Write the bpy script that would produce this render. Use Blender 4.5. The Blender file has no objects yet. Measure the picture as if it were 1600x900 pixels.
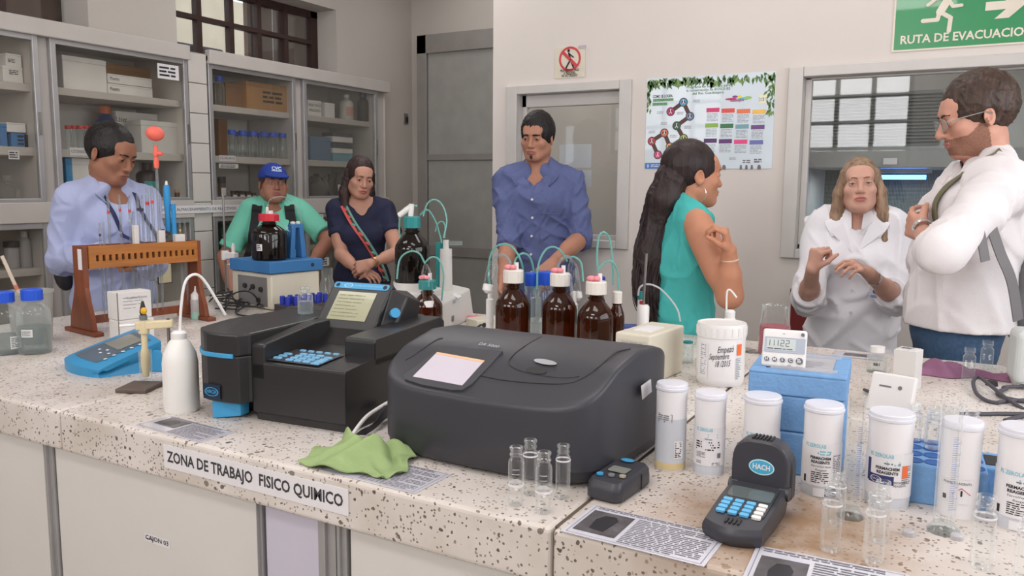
import bpy, bmesh, math, random
import numpy as np
from mathutils import Matrix, Vector
random.seed(7)
SC = bpy.context.scene
COL = SC.collection
# ------------------------------------------------------------ camera
FPX, PITCH, ROLL, YAW, CZ = 1271.13, 0.124769, -0.008340, 0.515383, 1.47
fw = np.array([-math.sin(YAW) * math.cos(PITCH), math.cos(YAW) * math.cos(PITCH), -math.sin(PITCH)])
rt = np.array([math.cos(YAW), math.sin(YAW), 0.0])
dn = np.cross(fw, rt)
_c, _s = math.cos(ROLL), math.sin(ROLL)
RT, DN = _c * rt + _s * dn, -_s * rt + _c * dn
cam = bpy.data.objects.new('camera', bpy.data.cameras.new('camera'))
COL.objects.link(cam)
mw = Matrix.Identity(4)
for i in range(3):
    mw[i][0], mw[i][1], mw[i][2] = RT[i], -DN[i], -fw[i]
mw[2][3] = CZ
cam.matrix_world = mw
cam.data.sensor_width = 36.0
cam.data.lens = FPX / 1600 * 36
cam.data.clip_start = 0.05
SC.camera = cam
# ------------------------------------------------------------ world, lights, exposure
wd = bpy.data.worlds.new('world'); SC.world = wd; wd.use_nodes = True
wd.node_tree.nodes['Background'].inputs[0].default_value = (0.86, 0.93, 1.0, 1)
wd.node_tree.nodes['Background'].inputs[1].default_value = 2.2
def area(name, loc, target, sx, sy, power, col=(1, 1, 1)):
    l = bpy.data.lights.new(name, 'AREA'); l.shape = 'RECTANGLE'; l.size = sx; l.size_y = sy
    l.energy = power; l.color = col
    o = bpy.data.objects.new(name, l); COL.objects.link(o)
    o.location = loc
    o.rotation_euler = (Vector(target) - Vector(loc)).to_track_quat('-Z', 'Y').to_euler()
    return o
area('daylight_right', (1.95, 1.9, 2.15), (-1.5, 2.2, 0.9), 3.2, 1.4, 42, (1.0, 0.96, 0.96))
area('daylight_front', (-1.45, -1.95, 2.45), (-1.8, 3.0, 1.0), 5.6, 1.1, 175, (1.0, 0.96, 0.955))
for lx, ly, lp in ((-3.0, 1.2, 13), (-3.1, 3.9, 15), (-0.6, 1.2, 12), (-0.8, 3.2, 12), (-3.4, 5.5, 5), (-0.4, 5.3, 22), (-1.9, 5.3, 12), (-0.9, -0.7, 29)):
    area('overhead_fill', (lx, ly, 3.3), (lx, ly, 0), 1.2, 0.6, lp, (1.0, 0.965, 0.96))  # added overhead fill lights, no fittings behind them
vs = SC.view_settings
SC.display_settings.display_device = 'sRGB'
vs.view_transform = 'Standard'; vs.look = 'None'; vs.gamma = 1; vs.use_curve_mapping = False
vs.exposure = 0.12
SC.cycles.transparent_max_bounces = 40
SC.cycles.max_bounces = 10
SC.cycles.glossy_bounces = 5
SC.cycles.transmission_bounces = 8
# ------------------------------------------------------------ pixel rays -> world points on known planes
def ray(x, y): return RT * ((x - 800) / FPX) + DN * ((y - 450) / FPX) + fw
O0 = np.array([0, 0, CZ])
ZC, FY, BY, XL = 0.92, 1.128, 2.966, -3.26       # worktop height, front edge, back edge, left end
def G(x, y, z=ZC): d = ray(x, y); return O0 + d * ((z - CZ) / d[2])
def PY(x, y, Y): d = ray(x, y); return O0 + d * (Y / d[1])
def PX(x, y, X): d = ray(x, y); return O0 + d * (X / d[0])
def hz(P, x, y):                                  # height of the point above P seen at pixel y
    d = ray(x, y); r = math.hypot(P[0], P[1]); return CZ + d[2] / math.hypot(d[0], d[1]) * r
def depth(P): return float(np.dot(np.array(P) - O0, fw))
def stand(x, y, hw, z=ZC):                        # centre and radius of a round thing: near foot at (x, y), half width hw px
    N = G(x, y, z); r = hw * depth(N) / FPX
    h = np.array([N[0], N[1], 0.0]); h /= np.linalg.norm(h)
    return N + h * r, r
# ------------------------------------------------------------ materials
def s2l(c): return tuple(((v / 12.92) if v <= 0.04045 else ((v + 0.055) / 1.055) ** 2.4) for v in [x / 255 for x in c])
MATS = {}
def nd(nt, t, **k):
    n = nt.nodes.new(t)
    for a, v in k.items():
        if hasattr(n, a): setattr(n, a, v)
    return n
def M(name, rgb, rough=0.5, metal=0.0, var=0.06, scale=8.0, bump=0.0, bscale=60.0, trans=0.0, alpha=1.0, emit=0.0, coat=0.0, stretch=(1, 1, 1), sss=0.0, spec=0.5, ior=1.45):
    if name in MATS: return MATS[name]
    m = bpy.data.materials.new(name); m.use_nodes = True
    nt = m.node_tree; bs = nt.nodes['Principled BSDF']
    c = s2l(rgb)
    tc = nd(nt, 'ShaderNodeTexCoord'); mp = nd(nt, 'ShaderNodeMapping'); mp.inputs['Scale'].default_value = stretch
    nt.links.new(tc.outputs['Object'], mp.inputs[0])
    nz = nd(nt, 'ShaderNodeTexNoise'); nz.inputs['Scale'].default_value = scale; nz.inputs['Detail'].default_value = 4
    nt.links.new(mp.outputs[0], nz.inputs['Vector'])
    rp = nd(nt, 'ShaderNodeValToRGB')
    rp.color_ramp.elements[0].position = 0.3; rp.color_ramp.elements[1].position = 0.7
    rp.color_ramp.elements[0].color = tuple(v * (1 - var) for v in c) + (1,)
    rp.color_ramp.elements[1].color = tuple(min(1, v * (1 + var)) for v in c) + (1,)
    nt.links.new(nz.outputs[0], rp.inputs[0]); nt.links.new(rp.outputs[0], bs.inputs['Base Color'])
    bs.inputs['Roughness'].default_value = rough; bs.inputs['Metallic'].default_value = metal
    bs.inputs['Transmission Weight'].default_value = trans; bs.inputs['Alpha'].default_value = alpha
    bs.inputs['Coat Weight'].default_value = coat; bs.inputs['IOR'].default_value = ior
    bs.inputs['Specular IOR Level'].default_value = spec
    if sss:
        bs.inputs['Subsurface Weight'].default_value = sss
        bs.inputs['Subsurface Radius'].default_value = (0.012, 0.005, 0.003)
        bs.inputs['Subsurface Scale'].default_value = 0.6
    if emit:
        bs.inputs['Emission Color'].default_value = c + (1,); bs.inputs['Emission Strength'].default_value = emit
    if bump:
        b2 = nd(nt, 'ShaderNodeTexNoise'); b2.inputs['Scale'].default_value = bscale; b2.inputs['Detail'].default_value = 3
        nt.links.new(mp.outputs[0], b2.inputs['Vector'])
        bp = nd(nt, 'ShaderNodeBump'); bp.inputs['Strength'].default_value = bump; bp.inputs['Distance'].default_value = 0.004
        nt.links.new(b2.outputs[0], bp.inputs['Height']); nt.links.new(bp.outputs[0], bs.inputs['Normal'])
    MATS[name] = m
    return m
def thin_glass(name, tint=(245, 250, 250), edge=0.35, gloss=1.0, rough=0.02, body=0.0, bodycol=(255, 255, 255)):
    """thin wall of glass: clear, mirror-like by Fresnel, whiter at grazing angles, optionally a milky body"""
    if name in MATS: return MATS[name]
    m = bpy.data.materials.new(name); m.use_nodes = True; nt = m.node_tree; nt.nodes.clear()
    out = nd(nt, 'ShaderNodeOutputMaterial')
    tr = nd(nt, 'ShaderNodeBsdfTransparent'); tr.inputs[0].default_value = s2l(tint) + (1,)
    d0 = nd(nt, 'ShaderNodeBsdfDiffuse'); d0.inputs[0].default_value = s2l(bodycol) + (1,)
    d1 = nd(nt, 'ShaderNodeBsdfTranslucent'); d1.inputs[0].default_value = s2l(bodycol) + (1,)
    df = nd(nt, 'ShaderNodeMixShader'); df.inputs[0].default_value = 0.4
    nt.links.new(d0.outputs[0], df.inputs[1]); nt.links.new(d1.outputs[0], df.inputs[2])
    lw = nd(nt, 'ShaderNodeLayerWeight'); lw.inputs[0].default_value = 0.35
    ma = nd(nt, 'ShaderNodeMath', operation='POWER'); ma.inputs[1].default_value = 2.0
    nt.links.new(lw.outputs['Facing'], ma.inputs[0])
    m2 = nd(nt, 'ShaderNodeMath', operation='MULTIPLY_ADD'); m2.inputs[1].default_value = edge; m2.inputs[2].default_value = body
    nt.links.new(ma.outputs[0], m2.inputs[0])
    mx = nd(nt, 'ShaderNodeMixShader')
    nt.links.new(m2.outputs[0], mx.inputs[0]); nt.links.new(tr.outputs[0], mx.inputs[1]); nt.links.new(df.outputs[0], mx.inputs[2])
    gl = nd(nt, 'ShaderNodeBsdfGlossy'); gl.inputs['Roughness'].default_value = rough
    fr = nd(nt, 'ShaderNodeFresnel'); fr.inputs[0].default_value = 1.45
    m3 = nd(nt, 'ShaderNodeMath', operation='MULTIPLY'); m3.inputs[1].default_value = gloss
    nt.links.new(fr.outputs[0], m3.inputs[0])
    m5 = nd(nt, 'ShaderNodeMath', operation='MINIMUM'); m5.inputs[1].default_value = 0.28
    nt.links.new(m3.outputs[0], m5.inputs[0])
    m4 = nd(nt, 'ShaderNodeMixShader')
    nt.links.new(m5.outputs[0], m4.inputs[0]); nt.links.new(mx.outputs[0], m4.inputs[1]); nt.links.new(gl.outputs[0], m4.inputs[2])
    nt.links.new(m4.outputs[0], out.inputs[0])
    MATS[name] = m
    return m
def terrazzo():
    m = bpy.data.materials.new('terrazzo'); m.use_nodes = True; nt = m.node_tree; bs = nt.nodes['Principled BSDF']
    tc = nd(nt, 'ShaderNodeTexCoord')
    w = nd(nt, 'ShaderNodeTexNoise'); w.inputs['Scale'].default_value = 55
    nt.links.new(tc.outputs['Object'], w.inputs['Vector'])
    ad = nd(nt, 'ShaderNodeVectorMath', operation='MULTIPLY_ADD'); ad.inputs[1].default_value = (0.012,) * 3
    nt.links.new(w.outputs['Color'], ad.inputs[0]); nt.links.new(tc.outputs['Object'], ad.inputs[2])
    base = nd(nt, 'ShaderNodeTexNoise'); base.inputs['Scale'].default_value = 5; base.inputs['Detail'].default_value = 6
    nt.links.new(tc.outputs['Object'], base.inputs['Vector'])
    rp = nd(nt, 'ShaderNodeValToRGB')
    rp.color_ramp.elements[0].position = 0.32; rp.color_ramp.elements[1].position = 0.62
    rp.color_ramp.elements[0].color = s2l((198, 188, 178)) + (1,); rp.color_ramp.elements[1].color = s2l((220, 213, 207)) + (1,)
    nt.links.new(base.outputs[0], rp.inputs[0])
    prev = rp.outputs[0]
    for sc, th, keep, cA, cB in ((68, 0.27, 0.74, (92, 82, 74), (160, 148, 136)), (135, 0.34, 0.62, (104, 94, 86), (162, 150, 140)), (40, 0.25, 0.90, (92, 84, 78), (164, 154, 144))):
        v = nd(nt, 'ShaderNodeTexVoronoi'); v.inputs['Scale'].default_value = sc
        nt.links.new(ad.outputs[0], v.inputs['Vector'])
        lt = nd(nt, 'ShaderNodeMath', operation='LESS_THAN'); lt.inputs[1].default_value = th
        nt.links.new(v.outputs['Distance'], lt.inputs[0])
        sp = nd(nt, 'ShaderNodeSeparateColor'); nt.links.new(v.outputs['Color'], sp.inputs[0])
        gt = nd(nt, 'ShaderNodeMath', operation='GREATER_THAN'); gt.inputs[1].default_value = keep
        nt.links.new(sp.outputs[0], gt.inputs[0])
        mu = nd(nt, 'ShaderNodeMath', operation='MULTIPLY'); nt.links.new(lt.outputs[0], mu.inputs[0]); nt.links.new(gt.outputs[0], mu.inputs[1])
        cr = nd(nt, 'ShaderNodeMix', data_type='RGBA'); cr.inputs['A'].default_value = s2l(cA) + (1,); cr.inputs['B'].default_value = s2l(cB) + (1,)
        nt.links.new(sp.outputs[1], cr.inputs['Factor'])
        mx = nd(nt, 'ShaderNodeMix', data_type='RGBA')
        nt.links.new(mu.outputs[0], mx.inputs['Factor']); nt.links.new(prev, mx.inputs['A']); nt.links.new(cr.outputs['Result'], mx.inputs['B'])
        prev = mx.outputs['Result']
    ge = nd(nt, 'ShaderNodeNewGeometry'); ds = nd(nt, 'ShaderNodeVectorMath', operation='DISTANCE'); ds.inputs[1].default_value = tuple(G(1215, 825))
    nt.links.new(ge.outputs['Position'], ds.inputs[0]); mr = nd(nt, 'ShaderNodeMapRange', interpolation_type='SMOOTHSTEP')
    for i, v in ((1, .04), (2, .34), (3, 1.0), (4, 0.0)): mr.inputs[i].default_value = v
    nt.links.new(ds.outputs['Value'], mr.inputs[0]); sn = nd(nt, 'ShaderNodeTexNoise'); sn.inputs['Scale'].default_value = 14; sn.inputs['Detail'].default_value = 5
    nt.links.new(tc.outputs['Object'], sn.inputs['Vector']); sm = nd(nt, 'ShaderNodeMath', operation='MULTIPLY'); nt.links.new(mr.outputs[0], sm.inputs[0]); nt.links.new(sn.outputs[0], sm.inputs[1])
    s2 = nd(nt, 'ShaderNodeMath', operation='MULTIPLY'); s2.inputs[1].default_value = 1.7; s2.use_clamp = True; nt.links.new(sm.outputs[0], s2.inputs[0])
    mx = nd(nt, 'ShaderNodeMix', data_type='RGBA'); mx.inputs['B'].default_value = s2l((150, 116, 82)) + (1,)
    nt.links.new(s2.outputs[0], mx.inputs['Factor']); nt.links.new(prev, mx.inputs['A']); nt.links.new(mx.outputs['Result'], bs.inputs['Base Color'])
    bs.inputs['Roughness'].default_value = 0.34
    return m
def checker_mesh(name, ca, cb, scale):
    """woven wire look: fine dark and pale lines"""
    m = bpy.data.materials.new(name); m.use_nodes = True; nt = m.node_tree; bs = nt.nodes['Principled BSDF']
    tc = nd(nt, 'ShaderNodeTexCoord')
    prev = None
    for ax in ('X', 'Z'):
        wv = nd(nt, 'ShaderNodeTexWave', bands_direction=ax); wv.inputs['Scale'].default_value = scale; wv.inputs['Distortion'].default_value = 0.6
        nt.links.new(tc.outputs['Object'], wv.inputs['Vector'])
        if prev is None: prev = wv.outputs['Fac']
        else:
            mu = nd(nt, 'ShaderNodeMath', operation='MULTIPLY'); nt.links.new(prev, mu.inputs[0]); nt.links.new(wv.outputs['Fac'], mu.inputs[1]); prev = mu.outputs[0]
    mx = nd(nt, 'ShaderNodeMix', data_type='RGBA'); mx.inputs['A'].default_value = s2l(ca) + (1,); mx.inputs['B'].default_value = s2l(cb) + (1,)
    nt.links.new(prev, mx.inputs['Factor']); nt.links.new(mx.outputs['Result'], bs.inputs['Base Color'])
    bs.inputs['Roughness'].default_value = 0.5
    return m
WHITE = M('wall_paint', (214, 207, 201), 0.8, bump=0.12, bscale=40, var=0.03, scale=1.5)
SHADEW = M('shade_wall_paint', (190, 184, 177), 0.8, bump=0.12, bscale=40, var=0.03, scale=1.5)  # copy of the wall paint with shade put into its darker colour
ALU = M('aluminium', (176, 175, 176), 0.38, 0.55, var=0.05)
ALUW = M('white_aluminium', (196, 192, 188), 0.45, 0.15, var=0.03)
TERR = terrazzo()
PANE = thin_glass('window_pane', (250, 252, 252), edge=0.12, gloss=0.9)
CPANE = thin_glass('cabinet_pane', (250, 250, 248), edge=0.06, gloss=0.30, body=0.03, bodycol=(190, 184, 178))
GLASS = thin_glass('clear_glass', (252, 254, 254), edge=0.5, gloss=1.1)
GLASSD = thin_glass('bottle_glass', (246, 250, 250), edge=0.5, gloss=1.0, body=0.05)
PAPER = M('white_paper', (222, 220, 222), 0.6, var=0.02)
CARD = M('white_card', (214, 211, 208), 0.6, var=0.03)
INK = M('black_ink', (38, 36, 40), 0.6, var=0.02)
GREYINK = M('grey_ink', (112, 110, 116), 0.6, var=0.02)
BLACKP = M('black_plastic', (40, 39, 40), 0.34, bump=0.08, bscale=500, var=0.05)
GREYP = M('charcoal_plastic', (56, 56, 62), 0.4, bump=0.06, bscale=600, var=0.03)
CYAN = M('cyan_plastic', (64, 152, 200), 0.4)
WHITEP = M('white_plastic', (226, 224, 222), 0.35, var=0.02)
TRANSL = thin_glass('milky_plastic', (235, 235, 238), edge=0.25, gloss=0.7, rough=0.2, body=0.7, bodycol=(236, 234, 236))
CREAM = M('cream_plastic', (214, 208, 190), 0.4, var=0.02)
BLUECAP = M('blue_cap_plastic', (34, 84, 205), 0.4)
TEALP = M('teal_plastic', (36, 132, 132), 0.4)
AMBER = thin_glass('amber_glass', (150, 84, 40), edge=0.25, gloss=1.4, body=0.40, bodycol=(84, 44, 22))
DARKAMB = thin_glass('dark_amber_glass', (70, 38, 24), edge=0.3, gloss=1.3, body=0.7, bodycol=(30, 22, 18))
TUBET = thin_glass('aqua_tubing', (150, 215, 210), edge=0.5, gloss=0.8, rough=0.1, body=0.62, bodycol=(160, 220, 212))
TUBEW = thin_glass('clear_tubing', (225, 232, 232), edge=0.5, gloss=0.9, rough=0.1, body=0.25, bodycol=(210, 220, 222))
RED = M('red_plastic', (200, 40, 56), 0.4)
PINK = M('pink_rubber', (232, 140, 150), 0.5)
STEEL = M('steel', (150, 148, 144), 0.3, 0.85)
WOOD = M('varnished_wood', (166, 104, 46), 0.42, var=0.18, scale=5, stretch=(1, 1, 12), bump=0.05)
WOODD = M('dark_varnished_wood', (124, 66, 40), 0.42, var=0.2, scale=5, stretch=(9, 9, 1), bump=0.05)
RUBBER = M('black_rubber', (44, 42, 44), 0.55)
BROWNF = M('brown_window_wood', (58, 38, 34), 0.55, var=0.12, scale=20)
CARDB = M('cardboard', (166, 122, 76), 0.8, var=0.06)
FOAM = M('blue_foam', (116, 158, 202), 0.85, var=0.06, scale=60, bump=0.35, bscale=160)
# ------------------------------------------------------------ objects
WM = {}
def thing(name, label, cat, loc=(0, 0, 0), rz=0.0, group=None):
    o = bpy.data.objects.new(name, None); COL.objects.link(o); o.empty_display_size = 0.05
    o.location = loc; o.rotation_euler = (0, 0, rz)
    WM[o.name] = Matrix.Translation(Vector(loc)) @ Matrix.Rotation(rz, 4, 'Z')
    o['label'] = label; o['category'] = cat
    if group: o['group'] = group
    return o
def tag(o, label, cat, group=None):
    o['label'] = label; o['category'] = cat
    if group: o['group'] = group
    return o
def mkmesh(name, V, F, mat, parent=None, world=True, smooth=False, auto=None, mats=None, midx=None, bevel=0, seg=2):
    me = bpy.data.meshes.new(name)
    if parent is not None and world:
        Mi = np.array(WM[parent.name].inverted())
        V = np.asarray(V, float) @ Mi[:3, :3].T + Mi[:3, 3]
    me.from_pydata([tuple(v) for v in V], [], [tuple(f) for f in F])
    for mm in (mats or [mat]): me.materials.append(mm)
    if midx is not None: me.polygons.foreach_set('material_index', np.asarray(midx, np.int32))
    if smooth: me.polygons.foreach_set('use_smooth', np.ones(len(me.polygons), bool))
    me.update()
    if auto and smooth: me.set_sharp_from_angle(angle=math.radians(auto))
    o = bpy.data.objects.new(name, me); COL.objects.link(o)
    if parent is not None:
        o.parent = parent; WM[o.name] = WM[parent.name]
    else: WM[o.name] = Matrix.Identity(4)
    if bevel:
        b = o.modifiers.new('bevel', 'BEVEL'); b.width = bevel; b.segments = seg; b.limit_method = 'ANGLE'; b.angle_limit = 0.6
        b.harden_normals = False
    return o
def rotm(ax, a):
    return np.array(Matrix.Rotation(a, 3, ax))
I3 = np.eye(3)
class B:
    """collects shapes of ONE piece"""
    def __init__(s, T=None): s.V = []; s.F = []; s.T = T
    def add(s, V, F):
        n = len(s.V); V = np.asarray(V, float)
        if s.T is not None: V = V @ s.T[0].T + s.T[1]
        s.V.extend(V.tolist()); s.F.extend([tuple(i + n for i in f) for f in F]); return s
    def box(s, c, d, R=I3):
        c = np.asarray(c, float); h = np.asarray(d, float) / 2
        V = np.array([[x, y, z] for x in (-1, 1) for y in (-1, 1) for z in (-1, 1)]) * h
        return s.add(V @ np.asarray(R).T + c, [(0, 1, 3, 2), (4, 6, 7, 5), (0, 4, 5, 1), (2, 3, 7, 6), (0, 2, 6, 4), (1, 5, 7, 3)])
    def span(s, a, b):
        a = np.array(a, float); b = np.array(b, float); return s.box((a + b) / 2, np.abs(b - a))
    def hexa(s, P):   # 8 corners: bottom 4 ccw, top 4 ccw
        return s.add(P, [(3, 2, 1, 0), (4, 5, 6, 7), (0, 1, 5, 4), (1, 2, 6, 5), (2, 3, 7, 6), (3, 0, 4, 7)])
    def lathe(s, prof, c=(0, 0, 0), seg=24, R=I3, cap=True, sx=1, sy=1):
        n = len(prof); V = []
        for r, z in prof:
            for k in range(seg):
                a = 2 * math.pi * k / seg; V.append((r * math.cos(a) * sx, r * math.sin(a) * sy, z))
        F = [(i * seg + k, i * seg + (k + 1) % seg, (i + 1) * seg + (k + 1) % seg, (i + 1) * seg + k) for i in range(n - 1) for k in range(seg)]
        if cap:
            if prof[0][0] > 1e-6: F.append(tuple(range(seg - 1, -1, -1)))
            if prof[-1][0] > 1e-6: F.append(tuple((n - 1) * seg + k for k in range(seg)))
        return s.add(np.array(V) @ np.asarray(R).T + np.asarray(c, float), F)
    def cyl(s, a, b, r, r2=None, seg=16, cap=True):
        a = np.asarray(a, float); b = np.asarray(b, float); L = np.linalg.norm(b - a)
        R = np.array(Vector((b - a)).to_track_quat('Z', 'Y').to_matrix())
        return s.lathe([(r, 0), (r if r2 is None else r2, L)], a, seg, R, cap)
    def tube(s, pts, r, seg=8, cap=True):
        P = np.asarray(pts, float); n = len(P); rr = np.broadcast_to(np.asarray(r, float), (n,))
        T = np.gradient(P, axis=0); T /= np.linalg.norm(T, axis=1)[:, None] + 1e-12
        u = np.cross(T[0], (0, 0, 1.0))
        if np.linalg.norm(u) < 1e-3: u = np.cross(T[0], (0, 1.0, 0))
        u /= np.linalg.norm(u); V = []
        for i in range(n):
            u = u - T[i] * np.dot(u, T[i]); u /= np.linalg.norm(u); w = np.cross(T[i], u)
            for k in range(seg):
                a = 2 * math.pi * k / seg; V.append(P[i] + rr[i] * (math.cos(a) * u + math.sin(a) * w))
        F = [(i * seg + k, i * seg + (k + 1) % seg, (i + 1) * seg + (k + 1) % seg, (i + 1) * seg + k) for i in range(n - 1) for k in range(seg)]
        if cap: F += [tuple(range(seg - 1, -1, -1)), tuple((n - 1) * seg + k for k in range(seg))]
        return s.add(V, F)
    def prism(s, poly, h, R=I3, c=(0, 0, 0)):   # polygon in xy, extruded along z
        n = len(poly); V = [(x, y, 0) for x, y in poly] + [(x, y, h) for x, y in poly]
        F = [tuple(range(n - 1, -1, -1)), tuple(range(n, 2 * n))] + [(i, (i + 1) % n, n + (i + 1) % n, n + i) for i in range(n)]
        return s.add(np.array(V) @ np.asarray(R).T + np.asarray(c, float), F)
    def quad(s, a, b, c, d): return s.add([a, b, c, d], [(0, 1, 2, 3)])
    def grid(s, fn, nu, nv):
        V = [fn(i / nu, j / nv) for j in range(nv + 1) for i in range(nu + 1)]
        return s.add(V, [(j * (nu + 1) + i, j * (nu + 1) + i + 1, (j + 1) * (nu + 1) + i + 1, (j + 1) * (nu + 1) + i) for j in range(nv) for i in range(nu)])
    def sphere(s, c, r, seg=16, rings=10, R=I3):
        rx, ry, rz = (r, r, r) if np.isscalar(r) else r
        return s.lathe([(math.sin(math.pi * i / rings), -math.cos(math.pi * i / rings)) for i in range(rings + 1)], (0, 0, 0), seg) if False else \
            s.add((np.array([(math.sin(math.pi * i / rings) * math.cos(2 * math.pi * k / seg) * rx, math.sin(math.pi * i / rings) * math.sin(2 * math.pi * k / seg) * ry, -math.cos(math.pi * i / rings) * rz) for i in range(rings + 1) for k in range(seg)]) @ np.asarray(R).T + np.asarray(c, float)),
                  [(i * seg + k, i * seg + (k + 1) % seg, (i + 1) * seg + (k + 1) % seg, (i + 1) * seg + k) for i in range(rings) for k in range(seg)])
    def build(s, name, mat, parent=None, smooth=False, auto=35, bevel=0, seg=2, world=True):
        return mkmesh(name, s.V, s.F, mat, parent, world, smooth, auto if smooth else None, bevel=bevel, seg=seg)
def struct(o): o['kind'] = 'structure'; return o
def frame(P, ux, uy):
    """plane mapping: (u, v, n) -> world with unit axes"""
    P = np.asarray(P, float); ux = np.asarray(ux, float); ux = ux / np.linalg.norm(ux); uy = np.asarray(uy, float)
    uy = uy - ux * np.dot(ux, uy); uy /= np.linalg.norm(uy); un = np.cross(ux, uy)
    return lambda u, v, n=0.0: P + ux * u + uy * v + un * n
def cylmap(c, r, a0):
    """wraps (u, v) round an upright cylinder, u=0 at azimuth a0"""
    return lambda u, v, n=0.0: np.array([c[0] + (r + n) * math.cos(a0 + u / r), c[1] + (r + n) * math.sin(a0 + u / r), c[2] + v])
def txt_mesh(s, size, bold=0.0):
    cu = bpy.data.curves.new('t', 'FONT'); cu.body = s; cu.size = size; cu.offset = bold; cu.resolution_u = 2; cu.align_x = 'CENTER'; cu.align_y = 'CENTER'
    ob = bpy.data.objects.new('t', cu); COL.objects.link(ob)
    dg = bpy.context.evaluated_depsgraph_get(); me = bpy.data.meshes.new_from_object(ob.evaluated_get(dg))
    V = [tuple(v.co) for v in me.vertices]; F = [tuple(p.vertices) for p in me.polygons]
    bpy.data.objects.remove(ob); bpy.data.curves.remove(cu); bpy.data.meshes.remove(me)
    return V, F
def text(b, s, size, fn, u=0, v=0, n=0.0006, width=None, bold=0.0, shear=0.0, rot=0.0):
    V, F = txt_mesh(s, size, bold)
    if not V: return
    xs = [p[0] for p in V]; w = max(xs) - min(xs) or 1; k = (width / w) if width else 1
    ca, sa = math.cos(rot), math.sin(rot)
    W = []
    for x, y, _ in V:
        x = x * k + shear * y
        W.append(fn(u + x * ca - y * sa, v + x * sa + y * ca, n))
    b.add(W, F)
def lines(b, fn, u0, v0, w, h, rows, n=0.0005, fill=0.9, thick=0.5, rnd=random):
    """rows of word-shaped marks: print too small to read"""
    dv = h / rows
    for i in range(rows):
        v = v0 - dv * (i + 0.5); u = u0; end = u0 + w * (fill if i % 4 != 3 else fill * rnd.uniform(0.5, 1))
        while u < end:
            l = min(rnd.uniform(1.2, 4.5) * dv, end - u); t = dv * thick / 2
            if l > dv * 0.3: b.add([fn(u, v - t, n), fn(u + l, v - t, n), fn(u + l, v + t, n), fn(u, v + t, n)], [(0, 1, 2, 3)])
            u += l + dv * 0.45
def rectq(b, fn, u0, v0, u1, v1, n=0.0004, nu=1):
    for i in range(nu):
        a = u0 + (u1 - u0) * i / nu; c = u0 + (u1 - u0) * (i + 1) / nu
        b.add([fn(a, v0, n), fn(c, v0, n), fn(c, v1, n), fn(a, v1, n)], [(0, 1, 2, 3)])
def ellq(b, fn, u, v, ru, rv, n=0.0004, seg=28, r_in=0.0):
    o = [fn(u + ru * math.cos(2 * math.pi * k / seg), v + rv * math.sin(2 * math.pi * k / seg), n) for k in range(seg)]
    if r_in:
        i_ = [fn(u + ru * r_in * math.cos(2 * math.pi * k / seg), v + rv * r_in * math.sin(2 * math.pi * k / seg), n) for k in range(seg)]
        b.add(o + i_, [(k, (k + 1) % seg, seg + (k + 1) % seg, seg + k) for k in range(seg)])
    else: b.add(o, [tuple(range(seg))])
def copy_tree(o, loc=None, rz=None, label=None):
    c = o.copy(); COL.objects.link(c)
    if loc is not None: c.location = loc
    if rz is not None: c.rotation_euler = (0, 0, rz)
    WM[c.name] = Matrix.Translation(c.location) @ Matrix.Rotation(c.rotation_euler.z, 4, 'Z')
    if label: c['label'] = label
    for ch in o.children:
        d = ch.copy(); COL.objects.link(d); d.parent = c; WM[d.name] = WM[c.name]
        for g in ch.children:
            e = g.copy(); COL.objects.link(e); e.parent = d; WM[e.name] = WM[c.name]
    return c
def bez(p0, p1, p2, p3, n=16):
    t = np.linspace(0, 1, n)[:, None]; p0, p1, p2, p3 = (np.asarray(p, float) for p in (p0, p1, p2, p3))
    return (1 - t) ** 3 * p0 + 3 * (1 - t) ** 2 * t * p1 + 3 * (1 - t) * t ** 2 * p2 + t ** 3 * p3
def catmull(P, n=8):
    P = np.asarray(P, float); Q = np.vstack([2 * P[0] - P[1], P, 2 * P[-1] - P[-2]]); out = []
    for i in range(1, len(Q) - 2):
        for t in np.linspace(0, 1, n, endpoint=False):
            a, b, c, d = Q[i - 1], Q[i], Q[i + 1], Q[i + 2]
            out.append(0.5 * ((2 * b) + (-a + c) * t + (2 * a - 5 * b + 4 * c - d) * t * t + (-a + 3 * b - 3 * c + d) * t ** 3))
    out.append(P[-1]); return np.array(out)
def rrect(w, h, r, n=4):
    out = []
    for cx, cy, a0 in ((w / 2 - r, h / 2 - r, 0), (-w / 2 + r, h / 2 - r, 90), (-w / 2 + r, -h / 2 + r, 180), (w / 2 - r, -h / 2 + r, 270)):
        for k in range(n + 1):
            a = math.radians(a0 + 90 * k / n); out.append((cx + r * math.cos(a), cy + r * math.sin(a)))
    return out
# ============================================================ ROOM SHELL
YW, YB, XR, YF, ZT = 4.25, 6.08, 1.5, -1.5, 3.4
TILE = M('floor_tile', (176, 168, 158), 0.4, var=0.06, scale=3)
struct(B().span((-6.4, YF - 0.3, -0.1), (XR + 0.1, YB + 0.1, 0)).build('floor', TILE))
struct(B().span((-4.8, YF - 0.1, ZT), (XR + 0.1, YB + 0.1, ZT + 0.1)).build('ceiling', WHITE))
w = B()
w.span((-5.05, YF, 0), (-4.92, 5.6, 2.31))
for a, b in ((YF, 1.3), (2.989, 3.587), (5.089, YB)): w.span((-4.75, a, 2.31), (-4.5, b, ZT))
w.span((-4.75, 1.3, 2.836), (-4.5, 2.989, ZT)); w.span((-4.75, 3.587, 2.836), (-4.5, 5.089, ZT))
w.span((-4.75, 5.6, 0), (-4.5, YB, 2.31)); w.span((-5.05, YF, 2.28), (-4.5, 5.6, 2.318))
struct(w.build('wall_left', SHADEW))
struct(B().span((-4.8, YB, 0), (XR, YB + 0.1, ZT)).build('wall_back', SHADEW))
XP = -2.549
w = B(); zb3, zt3, zb4, zt4 = 1.145, 2.03, 1.142, 2.04
xa3, xb3, xa4, xb4 = -2.427, -1.686, -0.825, 0.95
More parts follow.
